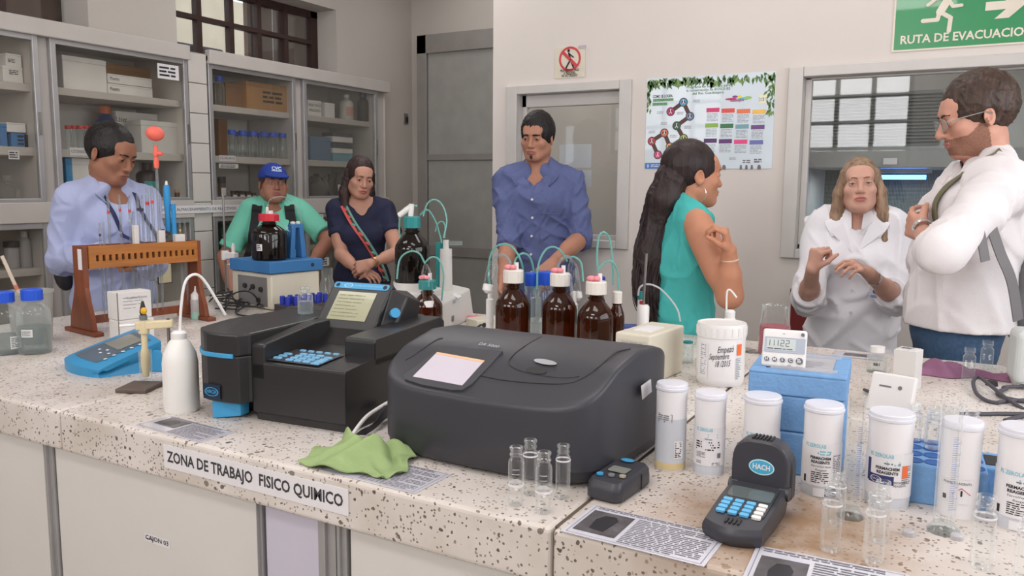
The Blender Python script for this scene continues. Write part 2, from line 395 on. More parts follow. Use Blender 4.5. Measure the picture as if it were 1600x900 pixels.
w.span((XP, YW, 0), (XR, YW + 0.12, zb3)).span((XP, YW, zt4), (XR, YW + 0.12, ZT))
w.span((XP, YW, zb3), (xa3, YW + 0.12, zt4)).span((xb3, YW, zb3), (xa4, YW + 0.12, zt4)).span((xb4, YW, zb3), (XR, YW + 0.12, zt4))
w.span((xa3, YW, zt3), (xb3, YW + 0.12, zt4))
struct(w.build('wall_partition', WHITE))
struct(B().span((XP, YW + 0.12, 0), (XP + 0.12, YB, ZT)).build('wall_middle', SHADEW))
w = B(); w.span((XR, YF, 0), (XR + 0.2, YB, 1.35)).span((XR, YF, 2.85), (XR + 0.2, YB, ZT)).span((XR, YF, 1.35), (XR + 0.2, 0.3, 2.85)).span((XR, 3.6, 1.35), (XR + 0.2, YB, 2.85))
struct(w.build('wall_right', WHITE))
w = B(); w.span((-4.8, YF - 0.2, 0), (XR, YF, 1.9)).span((-4.8, YF - 0.2, 2.85), (XR, YF, ZT))
for a, b in ((-4.8, -4.3), (-2.75, -1.9), (-.68, .45), (1.4, XR)): w.span((a, YF - 0.2, 1.9), (b, YF, 2.85))
struct(w.build('wall_front', WHITE))
struct(B().span((-6.4, YF, 0), (-6.3, YB, 3.2)).build('wall_outside', M('beige_outside_wall', (206, 190, 168), 0.8)))
# barred windows on the daylight sides
def barred(name, org, ux, L, z0, z1, nv, nh):
    f = B(); ux = np.array(ux, float); org = np.array(org, float); n = np.array([-ux[1], ux[0], 0])
    def bar(u0, u1, za, zb, t=0.04):
        a = org + ux * u0; b = org + ux * u1
        f.hexa([a + (0, 0, za), b + (0, 0, za), b + n * t + (0, 0, za), a + n * t + (0, 0, za), a + (0, 0, zb), b + (0, 0, zb), b + n * t + (0, 0, zb), a + n * t + (0, 0, zb)])
    for u in np.linspace(0.03, L - 0.03, nv): bar(u - 0.025, u + 0.025, z0, z1)
    for z in np.linspace(z0 + 0.03, z1 - 0.03, nh): bar(0, L, z - 0.02, z + 0.02, 0.05)
    return struct(f.build(name, BROWNF))
barred('window_5', (-1.9, YF - 0.12, 0), (1, 0, 0), 1.22, 1.9, 2.85, 4, 4)
barred('added_window_7', (-4.3, YF - 0.12, 0), (1, 0, 0), 1.55, 1.9, 2.85, 5, 4)  # added unseen opening, makes up front light lost by the narrower window
barred('added_window_8', (.45, YF - 0.12, 0), (1, 0, 0), .95, 1.9, 2.85, 4, 4)  # another added unseen opening for more front light
barred('window_6', (XR + 0.12, 0.3, 0), (0, 1, 0), 3.3, 1.35, 2.85, 7, 4)
# high brown windows over the cabinets
def high_window(name, y0, y1, cols, dark):
    zl, zt = 2.24, 2.836
    f = B(); X = -4.70
    f.span((X - 0.05, y0, zt - 0.05), (X, y1, zt)); f.span((X - 0.05, y0, 2.32), (X, y1, 2.36))
    f.span((X - 0.05, y1 - 0.10, 2.32), (X, y1, zt)); f.span((X - 0.05, y0, 2.32), (X, y0 + 0.05, zt))
    for y in cols: f.span((X - 0.045, y - 0.02, 2.32), (X + 0.005, y + 0.02, zt))
    f.span((X - 0.045, y0, 2.575), (X + 0.008, y1 - 0.1, 2.605))
    o = struct(f.build(name, BROWNF))
    ys = [y0 + 0.05] + list(cols) + [y1 - 0.1]
    for a, b in zip(ys[:-1], ys[1:]):
        for za, zb in ((2.36, 2.59), (2.59, zt - 0.05)):
            B().span((X - 0.03, a, za), (X - 0.024, b, zb)).build('pane', PANE, o)
    for a, b in dark:
        B().span((X - 0.16, a, 2.30), (X - 0.12, b, zt)).build('shutter', M('brown_shutter', (96, 68, 54), 0.6, var=0.15, scale=10), o)
    return o
high_window('window_1', 1.3, 3.122, (1.75, 2.2, 2.62), ((1.3, 2.25), (2.62, 3.1)))
high_window('window_2', 3.60, 5.117, (3.93, 4.21, 4.47, 4.74), ((4.47, 4.72), (4.76, 5.10)))
tag(B().box((-5.6, 4.35, 1.28), (0.3, 0.9, 2.56)).build('outside_silhouette', M('dark_trunk', (44, 40, 42), 0.6), bevel=0.02), 'dark wardrobe seen through the high brown window', 'silhouette')  # dark box standing in for the silhouettes beyond the glass
# alcove door
dr = struct(B().span((-4.40, YB - 0.06, 0), (-4.30, YB - 0.01, 2.78)).span((-4.40, YB - 0.06, 2.62), (-2.6, YB - 0.01, 2.78)).span((-4.30, YB - 0.055, 1.69), (-2.6, YB - 0.012, 1.745))
            .span((-4.30, YB - 0.055, 0.84), (-2.6, YB - 0.012, 0.93)).span((-4.30, YB - 0.055, 0), (-2.6, YB - 0.012, 0.12)).build('door_1', M('grey_door_frame', (150, 146, 142), 0.5, 0.2), bevel=0.004))
for a, b in ((0.12, 0.84), (0.93, 1.69), (1.745, 2.62)):
    B().span((-4.295, YB - 0.035, a), (-2.62, YB - 0.02, b)).build('panel', M('frosted_grey_panel', (158, 157, 152), 0.35), dr)
sw = thing('light_switch', 'small black light switch on the far wall by the door', 'switch', (-4.495, 5.98, 2.06))
B().box((0.004, 0, 0), (0.008, 0.05, 0.09)).build('plate', M('switch_plate', (120, 114, 108), 0.5), sw, world=False)
B().box((0.012, 0, -0.01), (0.01, 0.03, 0.05)).build('rocker', RUBBER, sw, world=False)
# ------------------------------------------------------------ partition windows
def part_window(name, xa, xb, za, zb, splits, top):
    f = B(); y0, y1 = YW - 0.02, YW + 0.13; t = 0.05
    f.span((xa - 0.02, y0, za - 0.02), (xa + t, y1, zb + 0.02)); f.span((xb - t, y0, za - 0.02), (xb + 0.02, y1, zb + 0.02))
    f.span((xa + t, y0, za - 0.02), (xb - t, y1, za + 0.025)); f.span((xa + t, y0, zb - 0.03), (xb - t, y1, zb + 0.02))
    o = struct(f.build(name, ALUW, bevel=0.004))
    g = B(); yi = YW + 0.05
    g.span((xa + t, yi, za + 0.025), (xa + t + 0.03, yi + 0.04, zb - 0.03)).span((xb - t - 0.03, yi, za + 0.025), (xb - t, yi + 0.04, zb - 0.03))
    g.span((xa + t, yi, za + 0.025), (xb - t, yi + 0.04, za + 0.05)).span((xa + t, yi, zb - 0.03 - top), (xb - t, yi + 0.04, zb - 0.03))
    g.build('sash', ALUW, o, bevel=0.003)
    B().span((xa + t + 0.02, yi + 0.018, za + 0.04), (xb - t - 0.02, yi + 0.024, zb - 0.03 - top)).build('pane', PANE, o)
    return o
w3 = part_window('window_3', xa3, xb3, zb3, zt3, (), 0.07)
w4 = part_window('window_4', xa4, xb4, zb4, zt4, (), 0.01)
for k, (x0, y0, x1, y1) in enumerate(((876, 226, 925, 262), (877, 266, 925, 292))):
    a = PY(x0, y0, YW + 0.1); b = PY(x1, y1, YW + 0.1)
    tag(B().span((a[0], YW + 0.086, b[2]), (b[0], YW + 0.088, a[2])).build('taped_paper', PAPER), ('upper' if k == 0 else 'lower') + ' white sheet taped behind the glass beside the man in the denim shirt', 'paper')
# room behind: safety cabinet with ultraviolet tube
YS = 5.0
def bsc():
    x0 = PY(1262, 300, YS)[0] - 0.06; x1 = XR - 0.15
    zt, zl = 2.6, PY(1350, 262, YS)[2]; zb = 0.85
    body = M('safety_cabinet_enamel', (176, 178, 176), 0.4)
    t = thing('safety_cabinet', 'grey laminar flow safety cabinet behind the large window with a blue ultraviolet tube', 'cabinet', (x0, YS, 0))
    B().span((x0, YS, zl), (x1, YS + 0.75, zt)).build('hood', body, t, bevel=0.01)
    B().span((x0, YS - 0.012, zl - 0.0), (x1, YS - 0.001, zl + 0.10)).build('lower_fascia', M('fascia_grey', (150, 152, 150), 0.4), t, bevel=0.003)
    B().span((x0, YS, 0), (x0 + 0.05, YS + 0.75, zl)).span((x1 - 0.05, YS, 0), (x1, YS + 0.75, zl)).span((x0, YS, 0), (x1, YS + 0.75, zb)).build('stand', body, t)
    B().span((x0 + 0.05, YS + 0.66, zb), (x1 - 0.05, YS + 0.70, zl)).build('woven_back', checker_mesh('wire_mesh', (40, 48, 44), (150, 156, 140), 38), t)
    g0 = PY(1255, 150, YS); g1 = PY(1468, 226, YS)
    for k in range(16):
        z = g1[2] + (g0[2] - g1[2]) * (k + 0.5) / 16
        B().box(((g0[0] + g1[0]) / 2, YS - 0.012, z), (g1[0] - g0[0], 0.03, 0.006), rotm('X', 0.6)).build('slat', M('slat_grey', (140, 143, 142), 0.45), t)
    a = PY(1376, 277, YS + 0.4); b = PY(1447, 277, YS + 0.4)
    a[2] = b[2]
    B().cyl(a, b, 0.013).build('ultraviolet_tube', M('uv_glow', (70, 140, 255), emit=9), t, smooth=True)
    B().box((a + b) / 2 + (0, 0, 0.04), (b[0] - a[0] + 0.06, 0.05, 0.03)).build('tube_holder', body, t)
    c = PY(1391, 252, YS - 0.02)
    B().box(c, (0.07, 0.004, 0.035)).build('paper_tag', PAPER, t)
    p = bpy.data.lights.new('ultraviolet_light', 'AREA'); p.shape = 'RECTANGLE'; p.size = 0.25; p.size_y = 0.03; p.energy = 0.5; p.color = (0.25, 0.5, 1.0)
    lo = bpy.data.objects.new('ultraviolet_light', p); COL.objects.link(lo); lo.location = (a + b) / 2 - np.array([0, 0, 0.02]); 
    p = bpy.data.lights.new('hood_fill', 'AREA'); p.shape = 'RECTANGLE'; p.size = 1.2; p.size_y = 0.05; p.energy = 5; lo = bpy.data.objects.new('hood_fill', p); COL.objects.link(lo); lo.location = (x0 + .8, YS + .2, zl - .03)  # second area light is added fill to brighten the woven back
bsc()
# ------------------------------------------------------------ signs on the partition
def wallplane(x, y):  # frame at a pixel of the partition wall
    return PY(x, y, YW - 0.002)
wf = lambda P: frame(P, (1, 0, 0), (0, 0, 1))
# exit sign
P = PY(1393, 82, YW - 0.001); W, H = 0.60, 0.30
t = thing('exit_sign', 'green and white evacuation route sign with running figure and arrow', 'sign', tuple(P + [W / 2, 0, 0]))
GREEN = M('sign_green', (44, 140, 86), 0.25, var=0.03, coat=0.4); SIGNC = M('sign_cream', (222, 212, 196), 0.4)
f = wf(P)
B().span(P + [0, -0.004, 0], P + [W, 0, H]).build('border_board', SIGNC, t)
b = B(); rectq(b, f, 0.008, 0.008, W - 0.008, H - 0.008, 0.0045); b.build('green_field', GREEN, t)
b = B(); text(b, 'RUTA DE EVACUACION', 0.052, f, 0.295, 0.05, 0.0055, width=0.52, bold=0.0012); b.build('lettering', SIGNC, t)
b = B(); n = 0.0055
def stroke(b, f, pts, w, n):
    for (u0, v0), (u1, v1) in zip(pts[:-1], pts[1:]):
        L = math.hypot(u1 - u0, v1 - v0) or 1; du, dv = -(v1 - v0) / L * w / 2, (u1 - u0) / L * w / 2
        b.add([f(u0 + du, v0 + dv, n), f(u0 - du, v0 - dv, n), f(u1 - du, v1 - dv, n), f(u1 + du, v1 + dv, n)], [(0, 1, 2, 3)])
        n += .0001; ellq(b, f, u1, v1, w / 2, w / 2, n + .0003, 12); ellq(b, f, u0, v0, w / 2, w / 2, n + .0006, 12)
sc = 0.00274  # metres per photo pixel on the wall here
q = lambda x, y: ((x - 1393) * sc, (82 - y) * sc * 1.04 + (x - 1393) * 0.0)
def qq(cx, cy): return q(1380 + cx / 7.27, cy / 7.27 + (1380 + cx / 7.27 - 1393) * 0.062)
stroke(b, f, [qq(420, 245), qq(575, 235), qq(590, 160)], 0.018, n)
stroke(b, f, [qq(600, 150), qq(715, 215), qq(705, 360)], 0.018, n + .001)
stroke(b, f, [qq(600, 150), qq(670, 20)], 0.034, n + .002)
stroke(b, f, [qq(690, 30), qq(730, 90), qq(820, 82)], 0.015, n + .003)
stroke(b, f, [qq(640, -10), qq(545, 5), qq(465, 70)], 0.015, n + .004)
ellq(b, f, *qq(720, -70), 0.02, 0.02, n)
b.build('running_figure', SIGNC, t); b = B()
A = [qq(1070, 55), qq(1270, 45), qq(1190, -60), qq(1330, -60), qq(1480, 70), qq(1310, 230), qq(1165, 240), qq(1275, 135), qq(1065, 150)]
b.add([f(u, v, n) for u, v in A], [(0, 1, 7, 8), (1, 2, 3, 4), (1, 4, 7), (4, 5, 6, 7)])
b.build('arrow', SIGNC, t)
# prohibition sign
P = PY(867, 123, YW - 0.001); P2 = PY(915, 72, YW - 0.001); W, H = P2[0] - P[0], P2[2] - P[2]
t = thing('prohibition_sign', 'cream no-entry notice with red ring and walking figure above the small window', 'sign', tuple(P + [W / 2, 0, 0])); f = wf(P)
B().span(P + [0, -0.003, 0], P + [W, 0, H]).build('board', M('cream_board', (212, 204, 186), 0.5), t)
b = B(); ellq(b, f, W / 2, H * 0.62, W * .36, W * .36, 0.0045, 40, 0.82)
ca = W * .31; cu, cv = W / 2, H * .62
b.add([f(cu + x * ca, cv + y * ca, 0.0052) for x, y in ((-.80, .50), (.60, -.80), (.80, -.56), (-.62, .74))], [(0, 1, 2, 3)])
b.build('red_ring', M('sign_red', (200, 60, 70), 0.5), t)
b = B(); ellq(b, f, cu - .008, cv + .045, .008, .009, .0046)
stroke(b, f, [(cu - .006, cv + .03), (cu + .004, cv - .005), (cu - .022, cv - .048)], .010, .0046); stroke(b, f, [(cu + .004, cv - .005), (cu + .024, cv - .048)], .010, .0046); stroke(b, f, [(cu - .004, cv + .028), (cu + .022, cv + .008)], .007, .0046)
b.build('walking_figure', INK, t)
b = B()
for k, s in enumerate(('PROHIBIDO EL PASO', 'A PERSONAL', 'NO AUTORIZADO')): text(b, s, .02, f, W / 2, H * (.24 - .085 * k), .0045, width=W * (.62, .40, .52)[k], bold=.0004)
b.build('lettering', INK, t)
B().span(P + [W * .78, -0.006, H * .93], P + [W * 1.02, -0.003, H * 1.03]).build('corner_tag', M('lilac_tag', (178, 172, 180), 0.5), t)
# calendar poster
P = PY(1007.5, 264, YW - 0.001); P2 = PY(1213, 111, YW - 0.001); W, H = P2[0] - P[0], P2[2] - P[2]
t = thing('calendar_poster', 'large calendar poster with leaf border, round icons and twelve coloured month headings', 'poster', tuple(P + [W / 2, 0, 0])); f = wf(P)
SKY = M('poster_pale_blue', (206, 218, 226), 0.35, var=0.10, scale=2.5, coat=0.3)
B().span(P + [0, -0.002, 0], P + [W, 0, H]).build('sheet', SKY, t)
u_ = lambda cx, cy: ((cx - 55) / 1070 * W, (1 - (cy - 125 + (cx - 60) * .062 * (1 - (cy - 100) / 765)) / 740) * H)
rnd = random.Random(3)
LEAFS = [M('leaf_green_a', (96, 130, 72), .5), M('leaf_green_b', (124, 152, 92), .5), M('leaf_green_c', (70, 104, 60), .5)]
lv = [B(), B(), B()]
def leaf(u, v, L, a, k):
    d = np.array([math.cos(a), math.sin(a)]); e = np.array([-d[1], d[0]]); p = np.array([u, v])
    pts = [p, p + d * L * .4 + e * L * .2, p + d * L, p + d * L * .4 - e * L * .2]
    pts = [(min(max(x, .002), W - .002), min(max(y, .002), H - .002)) for x, y in pts]
    lv[k].add([f(x, y, .0024 + .0001 * k) for x, y in pts], [(0, 1, 2, 3)])
for i in range(150):
    leaf(rnd.uniform(0, W), H - rnd.uniform(0, .03), rnd.uniform(.02, .05), rnd.uniform(-2.4, -.7), rnd.randrange(3))
for i in range(60):
    leaf(W - rnd.uniform(0, .05) * (1 - i / 80), H - rnd.uniform(0, .2), rnd.uniform(.02, .04), rnd.uniform(-2.4, -1.0), rnd.randrange(3))
for i in range(26): leaf(rnd.uniform(0, .03), H - rnd.uniform(0, .16), rnd.uniform(.02, .04), rnd.uniform(-2.2, -1.2), rnd.randrange(3))
for k in range(3): lv[k].build('leaf_border', LEAFS[k], t)['kind'] = 'stuff'
b = B()
for k, s in enumerate(('Programa de Incentivos para', 'la conservación de BOSQUES', 'del Rio Guadalajara')):
    uu, vv = u_(585, 180 + 27 * k + 4); text(b, s, .018, f, uu, vv, .0024, width=(.23, .23, .165)[k], bold=.0003, rot=.0)
b.build('title', M('title_green', (84, 120, 84), .5), t)
b = B(); uu, vv = u_(197, 268); text(b, 'COMO SE LOGRA', .021, f, uu, vv, .0024, width=.11, bold=.0006); b.build('heading', INK, t)
b = B(); uu, vv = u_(203, 297); rectq(b, f, uu - .057, vv - .008, uu + .057, vv + .008, .0022); uu, vv = u_(175, 331); rectq(b, f, uu - .042, vv - .008, uu + .042, vv + .008, .0022); b.build('heading_band', M('band_green', (134, 178, 138), .5), t)
b = B(); uu, vv = u_(203, 297); text(b, 'LA CONSERVACION', .014, f, uu, vv, .0025, width=.105, bold=.0003); uu, vv = u_(175, 331); text(b, 'DE BOSQUES', .014, f, uu, vv, .0025, width=.075, bold=.0003); b.build('heading', M('dark_green', (60, 110, 80), .5), t)
C_ = [(380, 315), (272, 392), (440, 430), (328, 508), (392, 612), (275, 682), (222, 567), (112, 635), (170, 748)]
cols = [(70, 160, 205), (190, 50, 110), (90, 130, 165), (50, 110, 80), (140, 175, 70), (225, 175, 90), (215, 110, 80), (205, 60, 75), (205, 70, 120)]
uv = [u_(*c) for c in C_]; DKB = M('poster_brown', (84, 60, 56), .5)
b = B()
for a_, c_ in ((1, 0), (0, 2), (2, 3), (3, 4), (4, 5), (5, 6), (6, 7), (7, 8)): stroke(b, f, [uv[a_], uv[c_]], .022, .0023)
for u, v in uv: ellq(b, f, u, v, .0235, .0235, .00235)
b.build('brown_path', DKB, t)
wh = B()
for k, (u, v) in enumerate(uv):
    b = B(); ellq(b, f, u, v, .0185, .0185, .0028); b.build('icon_disc', M('disc_%d' % k, cols[k], .4), t)
    stroke(wh, f, [(u - .006, v - .009), (u, v), (u + .006, v - .009)], .0035, .0031); stroke(wh, f, [(u, v), (u, v + .006)], .005, .0031); ellq(wh, f, u, v + .011, .003, .003, .0031)
wh.build('icon_figures', PAPER, t)
mc = [(205, 60, 110), (215, 80, 70), (225, 120, 80), (235, 185, 90), (140, 180, 80), (60, 115, 75), (120, 165, 175), (110, 70, 130), (85, 50, 100), (95, 50, 110), (225, 70, 130), (105, 110, 170)]
b2 = B()
for r in range(3):
    for c in range(4):
        cx, cy = 632 + 125 * c - 6 * r, 378 + 127 * r - 0; u, v = u_(cx, cy + (cx - 632) * .035 - 0)
        b = B(); rectq(b, f, u - .034, v - .011, u + .034, v + .011, .0024); b.build('month_heading', M('month_%d' % (r * 4 + c), mc[r * 4 + c], .4), t)
        lines(b2, f, u - .03, v - .015, .06, .043, 6, .0023, .98, .45, rnd)
for cx, cy in ((490, 305), (180, 400), (425, 520), (215, 490), (110, 560), (355, 405), (300, 595), (480, 620), (810, 780)):
    u, v = u_(cx, cy); lines(b2, f, u - .018, v + .008, .04, .016, 3, .0023, .9, .5, rnd)
b2.build('small_print', M('pale_print', (150, 156, 164), .6), t)['kind'] = 'stuff'
b = B(); uu, vv = u_(825, 290)
for k, (du, dv, ru, rv, cc) in enumerate(((-.03, .003, .03, .006, (190, 60, 110)), (.012, .008, .012, .012, (240, 200, 70)), (.035, .002, .03, .007, (90, 180, 190)), (-.01, .014, .014, .006, (120, 70, 140)), (.055, .006, .02, .008, (150, 195, 110)))):
    e = B(); ellq(e, f, uu + du, vv + dv, ru, rv, .0024 + .0001 * k); e.build('splash_emblem', M('splash_%d' % k, cc, .4), t)
b = B(); text(b, 'Guadalajara', .02, f, uu, vv - .004, .0032, width=.07, bold=.0004); b.build('lettering', M('magenta_ink', (150, 40, 110), .5), t)
b = B(); uu, vv = u_(1032, 285); rectq(b, f, uu - .02, vv - .022, uu + .02, vv + .022, .0024); b.build('year_panel', M('pale_yellow', (228, 226, 190), .5), t)
b = B(); text(b, '20', .026, f, uu - .009, vv - .003, .0028); text(b, '15', .026, f, uu + .011, vv - .003, .0028); b.build('lettering', M('year_blue', (120, 140, 190), .5), t)
b = B(); rectq(b, f, 0.001, .001, .16, .032, .0024); b.build('blue_footer', M('footer_blue', (60, 120, 190), .4), t)
b = B(); lines(b, f, .035, .026, .08, .018, 2, .0028); stroke(b, f, [(.016, .024), (.016, .01), (.022, .01), (.022, .024)], .003, .0028); b.build('small_print', PAPER, t)
b = B()
for cx, cy, ww in ((695, 840, .012), (742, 838, .02), (880, 838, .012), (925, 838, .013), (968, 838, .012), (1026, 838, .018)):
    u, v = u_(cx, cy + 22); b = B(); rectq(b, f, u - ww / 2, v - .007, u + ww / 2, v + .008, .0024); ellq(b, f, u, v + .011, ww * .4, .005, .0026); b.build('footer_emblem', GREYINK, t)
b = B()
u, v = u_(925, 805); lines(b, f, u - .02, v + .01, .04, .02, 2, .0024, .95, .6); u, v = u_(1015, 800); lines(b, f, u - .02, v + .012, .04, .022, 2, .0024, .95, .7)
b.build('footer_print', GREYINK, t)['kind'] = 'stuff'
# ============================================================ STORAGE CABINETS
XC = -4.40
CABW = M('cabinet_enamel', (192, 186, 181), 0.5, var=0.03); CABI = M('cabinet_inside', (218, 213, 207), 0.6, var=0.03)
def cabinet(label, y0, y1, bays, mull):
    t = thing('storage_cabinet', label, 'cabinet', (XC, (y0 + y1) / 2, 0))
    B().span((-4.92, y0, 0.0), (-4.90, y1, 2.29)).build('back_panel', CABI, t)
    B().span((-4.90, y0, 2.26), (XC + .005, y1, 2.29)).build('top_panel', CABI, t)
    for a, b_ in ((y0, y0 + .02), (y1 - .02, y1)): B().span((-4.90, a, 0), (XC - .03, b_, 2.26)).build('side_panel', CABI, t)
    B().span((XC - .02, y0, 2.24), (XC + .03, y1, 2.33)).build('fascia', CABW, t, bevel=.006)
    for z, h in ((1.97, .042), (1.632, .046), (1.35, .03), (0.982, .04), (.3, .04)):
        B().span((-4.89, y0 + .02, z - h / 2), (XC - .05, y1 - .02, z + h / 2)).build('shelf', CABW, t, bevel=.003)
    B().span((XC - .05, y0, 1.25), (XC + .012, y1, 1.362)).build('middle_rail', CABW, t, bevel=.004)
    B().span((-4.90, y0, 0), (XC, y1, .12)).build('plinth', CABW, t)
    for a, b_ in mull: B().span((-4.88, a, .12), (XC - .03, b_, 2.26)).build('mullion', CABW, t, bevel=.003)
    for ya, yb in bays:
        for za, zb in ((1.362, 2.245), (.13, 1.25)):
            X = XC - .004; w_ = .032
            d = B().span((X - .02, ya, za), (X + .008, ya + w_, zb)).span((X - .02, yb - w_, za), (X + .008, yb, zb)).span((X - .02, ya + w_, zb - w_), (X + .008, yb - w_, zb)).span((X - .02, ya + w_, za), (X + .008, yb - w_, za + .02)).build('sliding_door', ALU, t, bevel=.003)
            B().span((X - .009, ya + w_ - .005, za + .01), (X - .005, yb - w_ + .005, zb - w_ + .005)).build('pane', CPANE, d)
            B().box((X + .012, yb - .016, za + .42), (.008, .012, .12)).build('finger_pull', STEEL, d)
    return t
cabinet('long white storage cabinet with glass sliding doors behind the man with a lanyard', 0.6, 3.58, ((0.7, 1.66), (1.66, 2.625), (2.69, 3.575)), ((2.60, 2.70),))
cabinet('white glass-door storage cabinet behind the cap wearer and the woman in navy', 3.73, 5.6, ((3.735, 4.52), (4.60, 5.46)), ((4.50, 4.64), (5.42, 5.58)))
pil = struct(B().span((-4.92, 3.58, 0), (XC - .012, 3.73, 2.3)).build('trim_1', M('grout', (150, 145, 138), .7)))
for k in range(12):
    B().span((XC - .011, 3.584, .02 + k * .19), (XC - .002, 3.726, .205 + k * .19)).build('tile', M('white_tile', (204, 200, 194), .25, var=.02), pil, bevel=.003)
# things on the shelves
def ybox(x0, x1, yt, zb, X):
    ym = PX((x0 + x1) / 2, yt, X)
    return PX(x0, yt, X)[1], PX(x1, yt, X)[1], ym[2]
Z1, Z2, Z3, Z4 = 1.991, 1.655, 1.365, 1.002
def cbox(x0, x1, yt, zb, label, mat, name='cardboard_box', dep=.22, X=-4.50, cat='box', group=None, print_=None, yb=None):
    a, b_, zt = ybox(x0, x1, yt, zb, X)
    if yb is not None: zb = max(zb, PX((x0 + x1) / 2, yb, X)[2])
    zt = max(zt, zb + .012)
    t = thing(name, label, cat, (X - dep / 2, (a + b_) / 2, zb), 0, group)
    w_, h_ = b_ - a, zt - zb
    B().box((0, 0, h_ * .42), (dep, w_, h_ * .84)).build('body', mat, t, bevel=.003, world=False)
    B().box((0, 0, h_ * .92), (dep + .002, w_ + .002, h_ * .16)).build('lid', mat, t, bevel=.003, world=False)
    if print_:
        f = frame((X + .001, a, zb), (0, 1, 0), (0, 0, 1)); b = B()
        for s, u, v, sz, ww in print_:
            if s: text(b, s, sz * h_, f, u * w_, v * h_, .0006, width=ww * w_ if ww else None)
            else: lines(b, f, u * w_, v * h_, ww * w_, sz * h_, 3, .0006)
        b.build('print', INK, t)
    return t
def jar_prof(r, h, neck=.5, sh=.72): return [(r * .92, 0), (r, .008), (r, h * sh), (r * .85, h * (sh + .07)), (r * neck, h * (sh + .16)), (r * neck, h * .9)]
def cbottle(x, hw, yt, zb, label, glass, capm, name='reagent_bottle', X=-4.56, neck=.5, cat='bottle', group=None, lab=None, caph=.12, sh=.66):
    c = PX(x, yt, X); r = hw * depth(c) / FPX; h = c[2] - zb
    t = thing(name, label, cat, (X, c[1], zb), 0, group)
    B().lathe(jar_prof(r, h, neck, sh), seg=16).build('body', glass, t, True, world=False)
    B().lathe([(r * neck * 1.25, h * (1 - caph)), (r * neck * 1.25, h)], seg=16).build('cap', capm, t, True, world=False)
    if lab:
        b = B(); fm = cylmap((0, 0, 0), r + .0008, -.9); rectq(b, fm, 0, h * .15, r * 1.8, h * .5, 0, 8); b.build('label', lab, t, True, world=False)
    return t
KB = M('dark_contents', (52, 44, 44), .5); BLUEB = M('blue_box', (70, 120, 176), .6); WBOX = M('white_box', (224, 221, 218), .6)
cbox(4, 35, 104, Z1, 'white carton at the bottom of the stack on the top left shelf', WBOX, yb=None, print_=[(None, .3, .8, .3, .5)])
cbox(9, 33, 84, Z1 + .085, 'smaller white carton on top of the stack on the top left shelf', WBOX, dep=.18, print_=[(None, .1, .6, .3, .5), ])
cbox(0, 10, 193, Z2, 'blue tin at the left end of the second shelf', BLUEB, 'tin', cat='tin')
cbox(17, 38, 208, Z2, 'blue and white carton on the second shelf at far left', BLUEB, 'carton', print_=[(None, .45, .9, .8, .5)])
cbox(10, 40, 192, PX(25, 208, -4.52)[2] + .003, 'white carton lying on the blue and white one', WBOX, 'carton')
cbox(40, 49, 211, Z2, 'black round tin next to the blue and white carton', KB, 'tin', cat='tin')
cbox(97, 165, 90, Z1, 'big blank white box on the top shelf beside flat cartons', WBOX, 'storage_box', dep=.3)
cbox(168, 238, 134, Z1, 'flat white carton under another on the top shelf', WBOX, 'flat_carton', print_=[('Muestra', .15, .5, .5, .2)])
cbox(168, 237, 119, PX(200, 134, -4.5)[2] + .004, 'flat white carton lying on its twin, top shelf', WBOX, 'flat_carton', dep=.21, print_=[('Muestra', .15, .5, .5, .2)])
cbox(166, 252, 104, Z1, 'brown cardboard box behind the flat white cartons', CARDB, dep=.1, X=-4.74)
cbox(181, 246, 176, Z2, 'white carton with small print behind the foam cooler lid', WBOX, 'carton', X=-4.68, dep=.15, print_=[('Láser', .12, .8, .18, .25)])
t = cbox(220, 283, 190, Z2, 'white foam box with rounded corners on the second shelf', M('white_foam', (208, 206, 202), .7), 'foam_box', dep=.14)
RCAP = M('red_cap', (196, 60, 62), .5)
for k in range(6): cbottle(106 + 9.6 * k, 4.6, 196 - (0 if k % 2 else 0), Z2, ('first', 'second', 'third', 'fourth', 'fifth', 'sixth')[k] + ' red-capped bottle from the left on the shelf behind the lanyard man', GLASSD, RCAP, 'vial_bottle', X=-4.52 - .03 * (k % 2), neck=.8, group='red-capped bottles on the second shelf', caph=.14)
cbottle(163, 14, 166, Z2, 'blue plastic bottle with an orange cap behind the red-capped bottles', M('blue_plastic', (54, 74, 120), .4), M('orange_cap', (206, 110, 60), .5), X=-4.72, caph=.16)
cbox(102, 112, 247, Z3, 'narrow bright blue carton behind the lanyard man', M('bright_blue', (44, 140, 200), .5), 'carton')
cbox(112, 140, 247, Z3, 'pale carton beside the narrow bright blue carton', WBOX, 'carton', dep=.18)
cbottle(229, 17, 254, Z3, 'dark reagent bottle with a teal label behind the pipette rack', M('black_bottle', (52, 42, 42), .3), KB, X=-4.58, lab=M('teal_label', (64, 150, 150), .5), caph=.2, neck=.36)
cbottle(200, 6, 282, Z3, 'small black bottle left of the teal-labelled bottle', KB, RUBBER, X=-4.56, neck=.7)
for k in range(2): cbottle(277 + 8 * k, 4.4, 296, Z3, ('left' if k == 0 else 'right') + ' of two tiny brown jars near the blue pipette', M('brown_jar', (92, 66, 56), .4), M('pale_cap', (180, 160, 140), .5), 'jar', X=-4.52, neck=.8, cat='jar', caph=.3)
t = thing('round_flask', 'clear round glass flask behind the lower left pane', 'flask', tuple(PX(14, 317, -4.6)))
B().sphere((0, 0, .06), .06).cyl((0, 0, .10), (0, 0, .15), .018).build('bulb', GLASS, t, True, world=False)
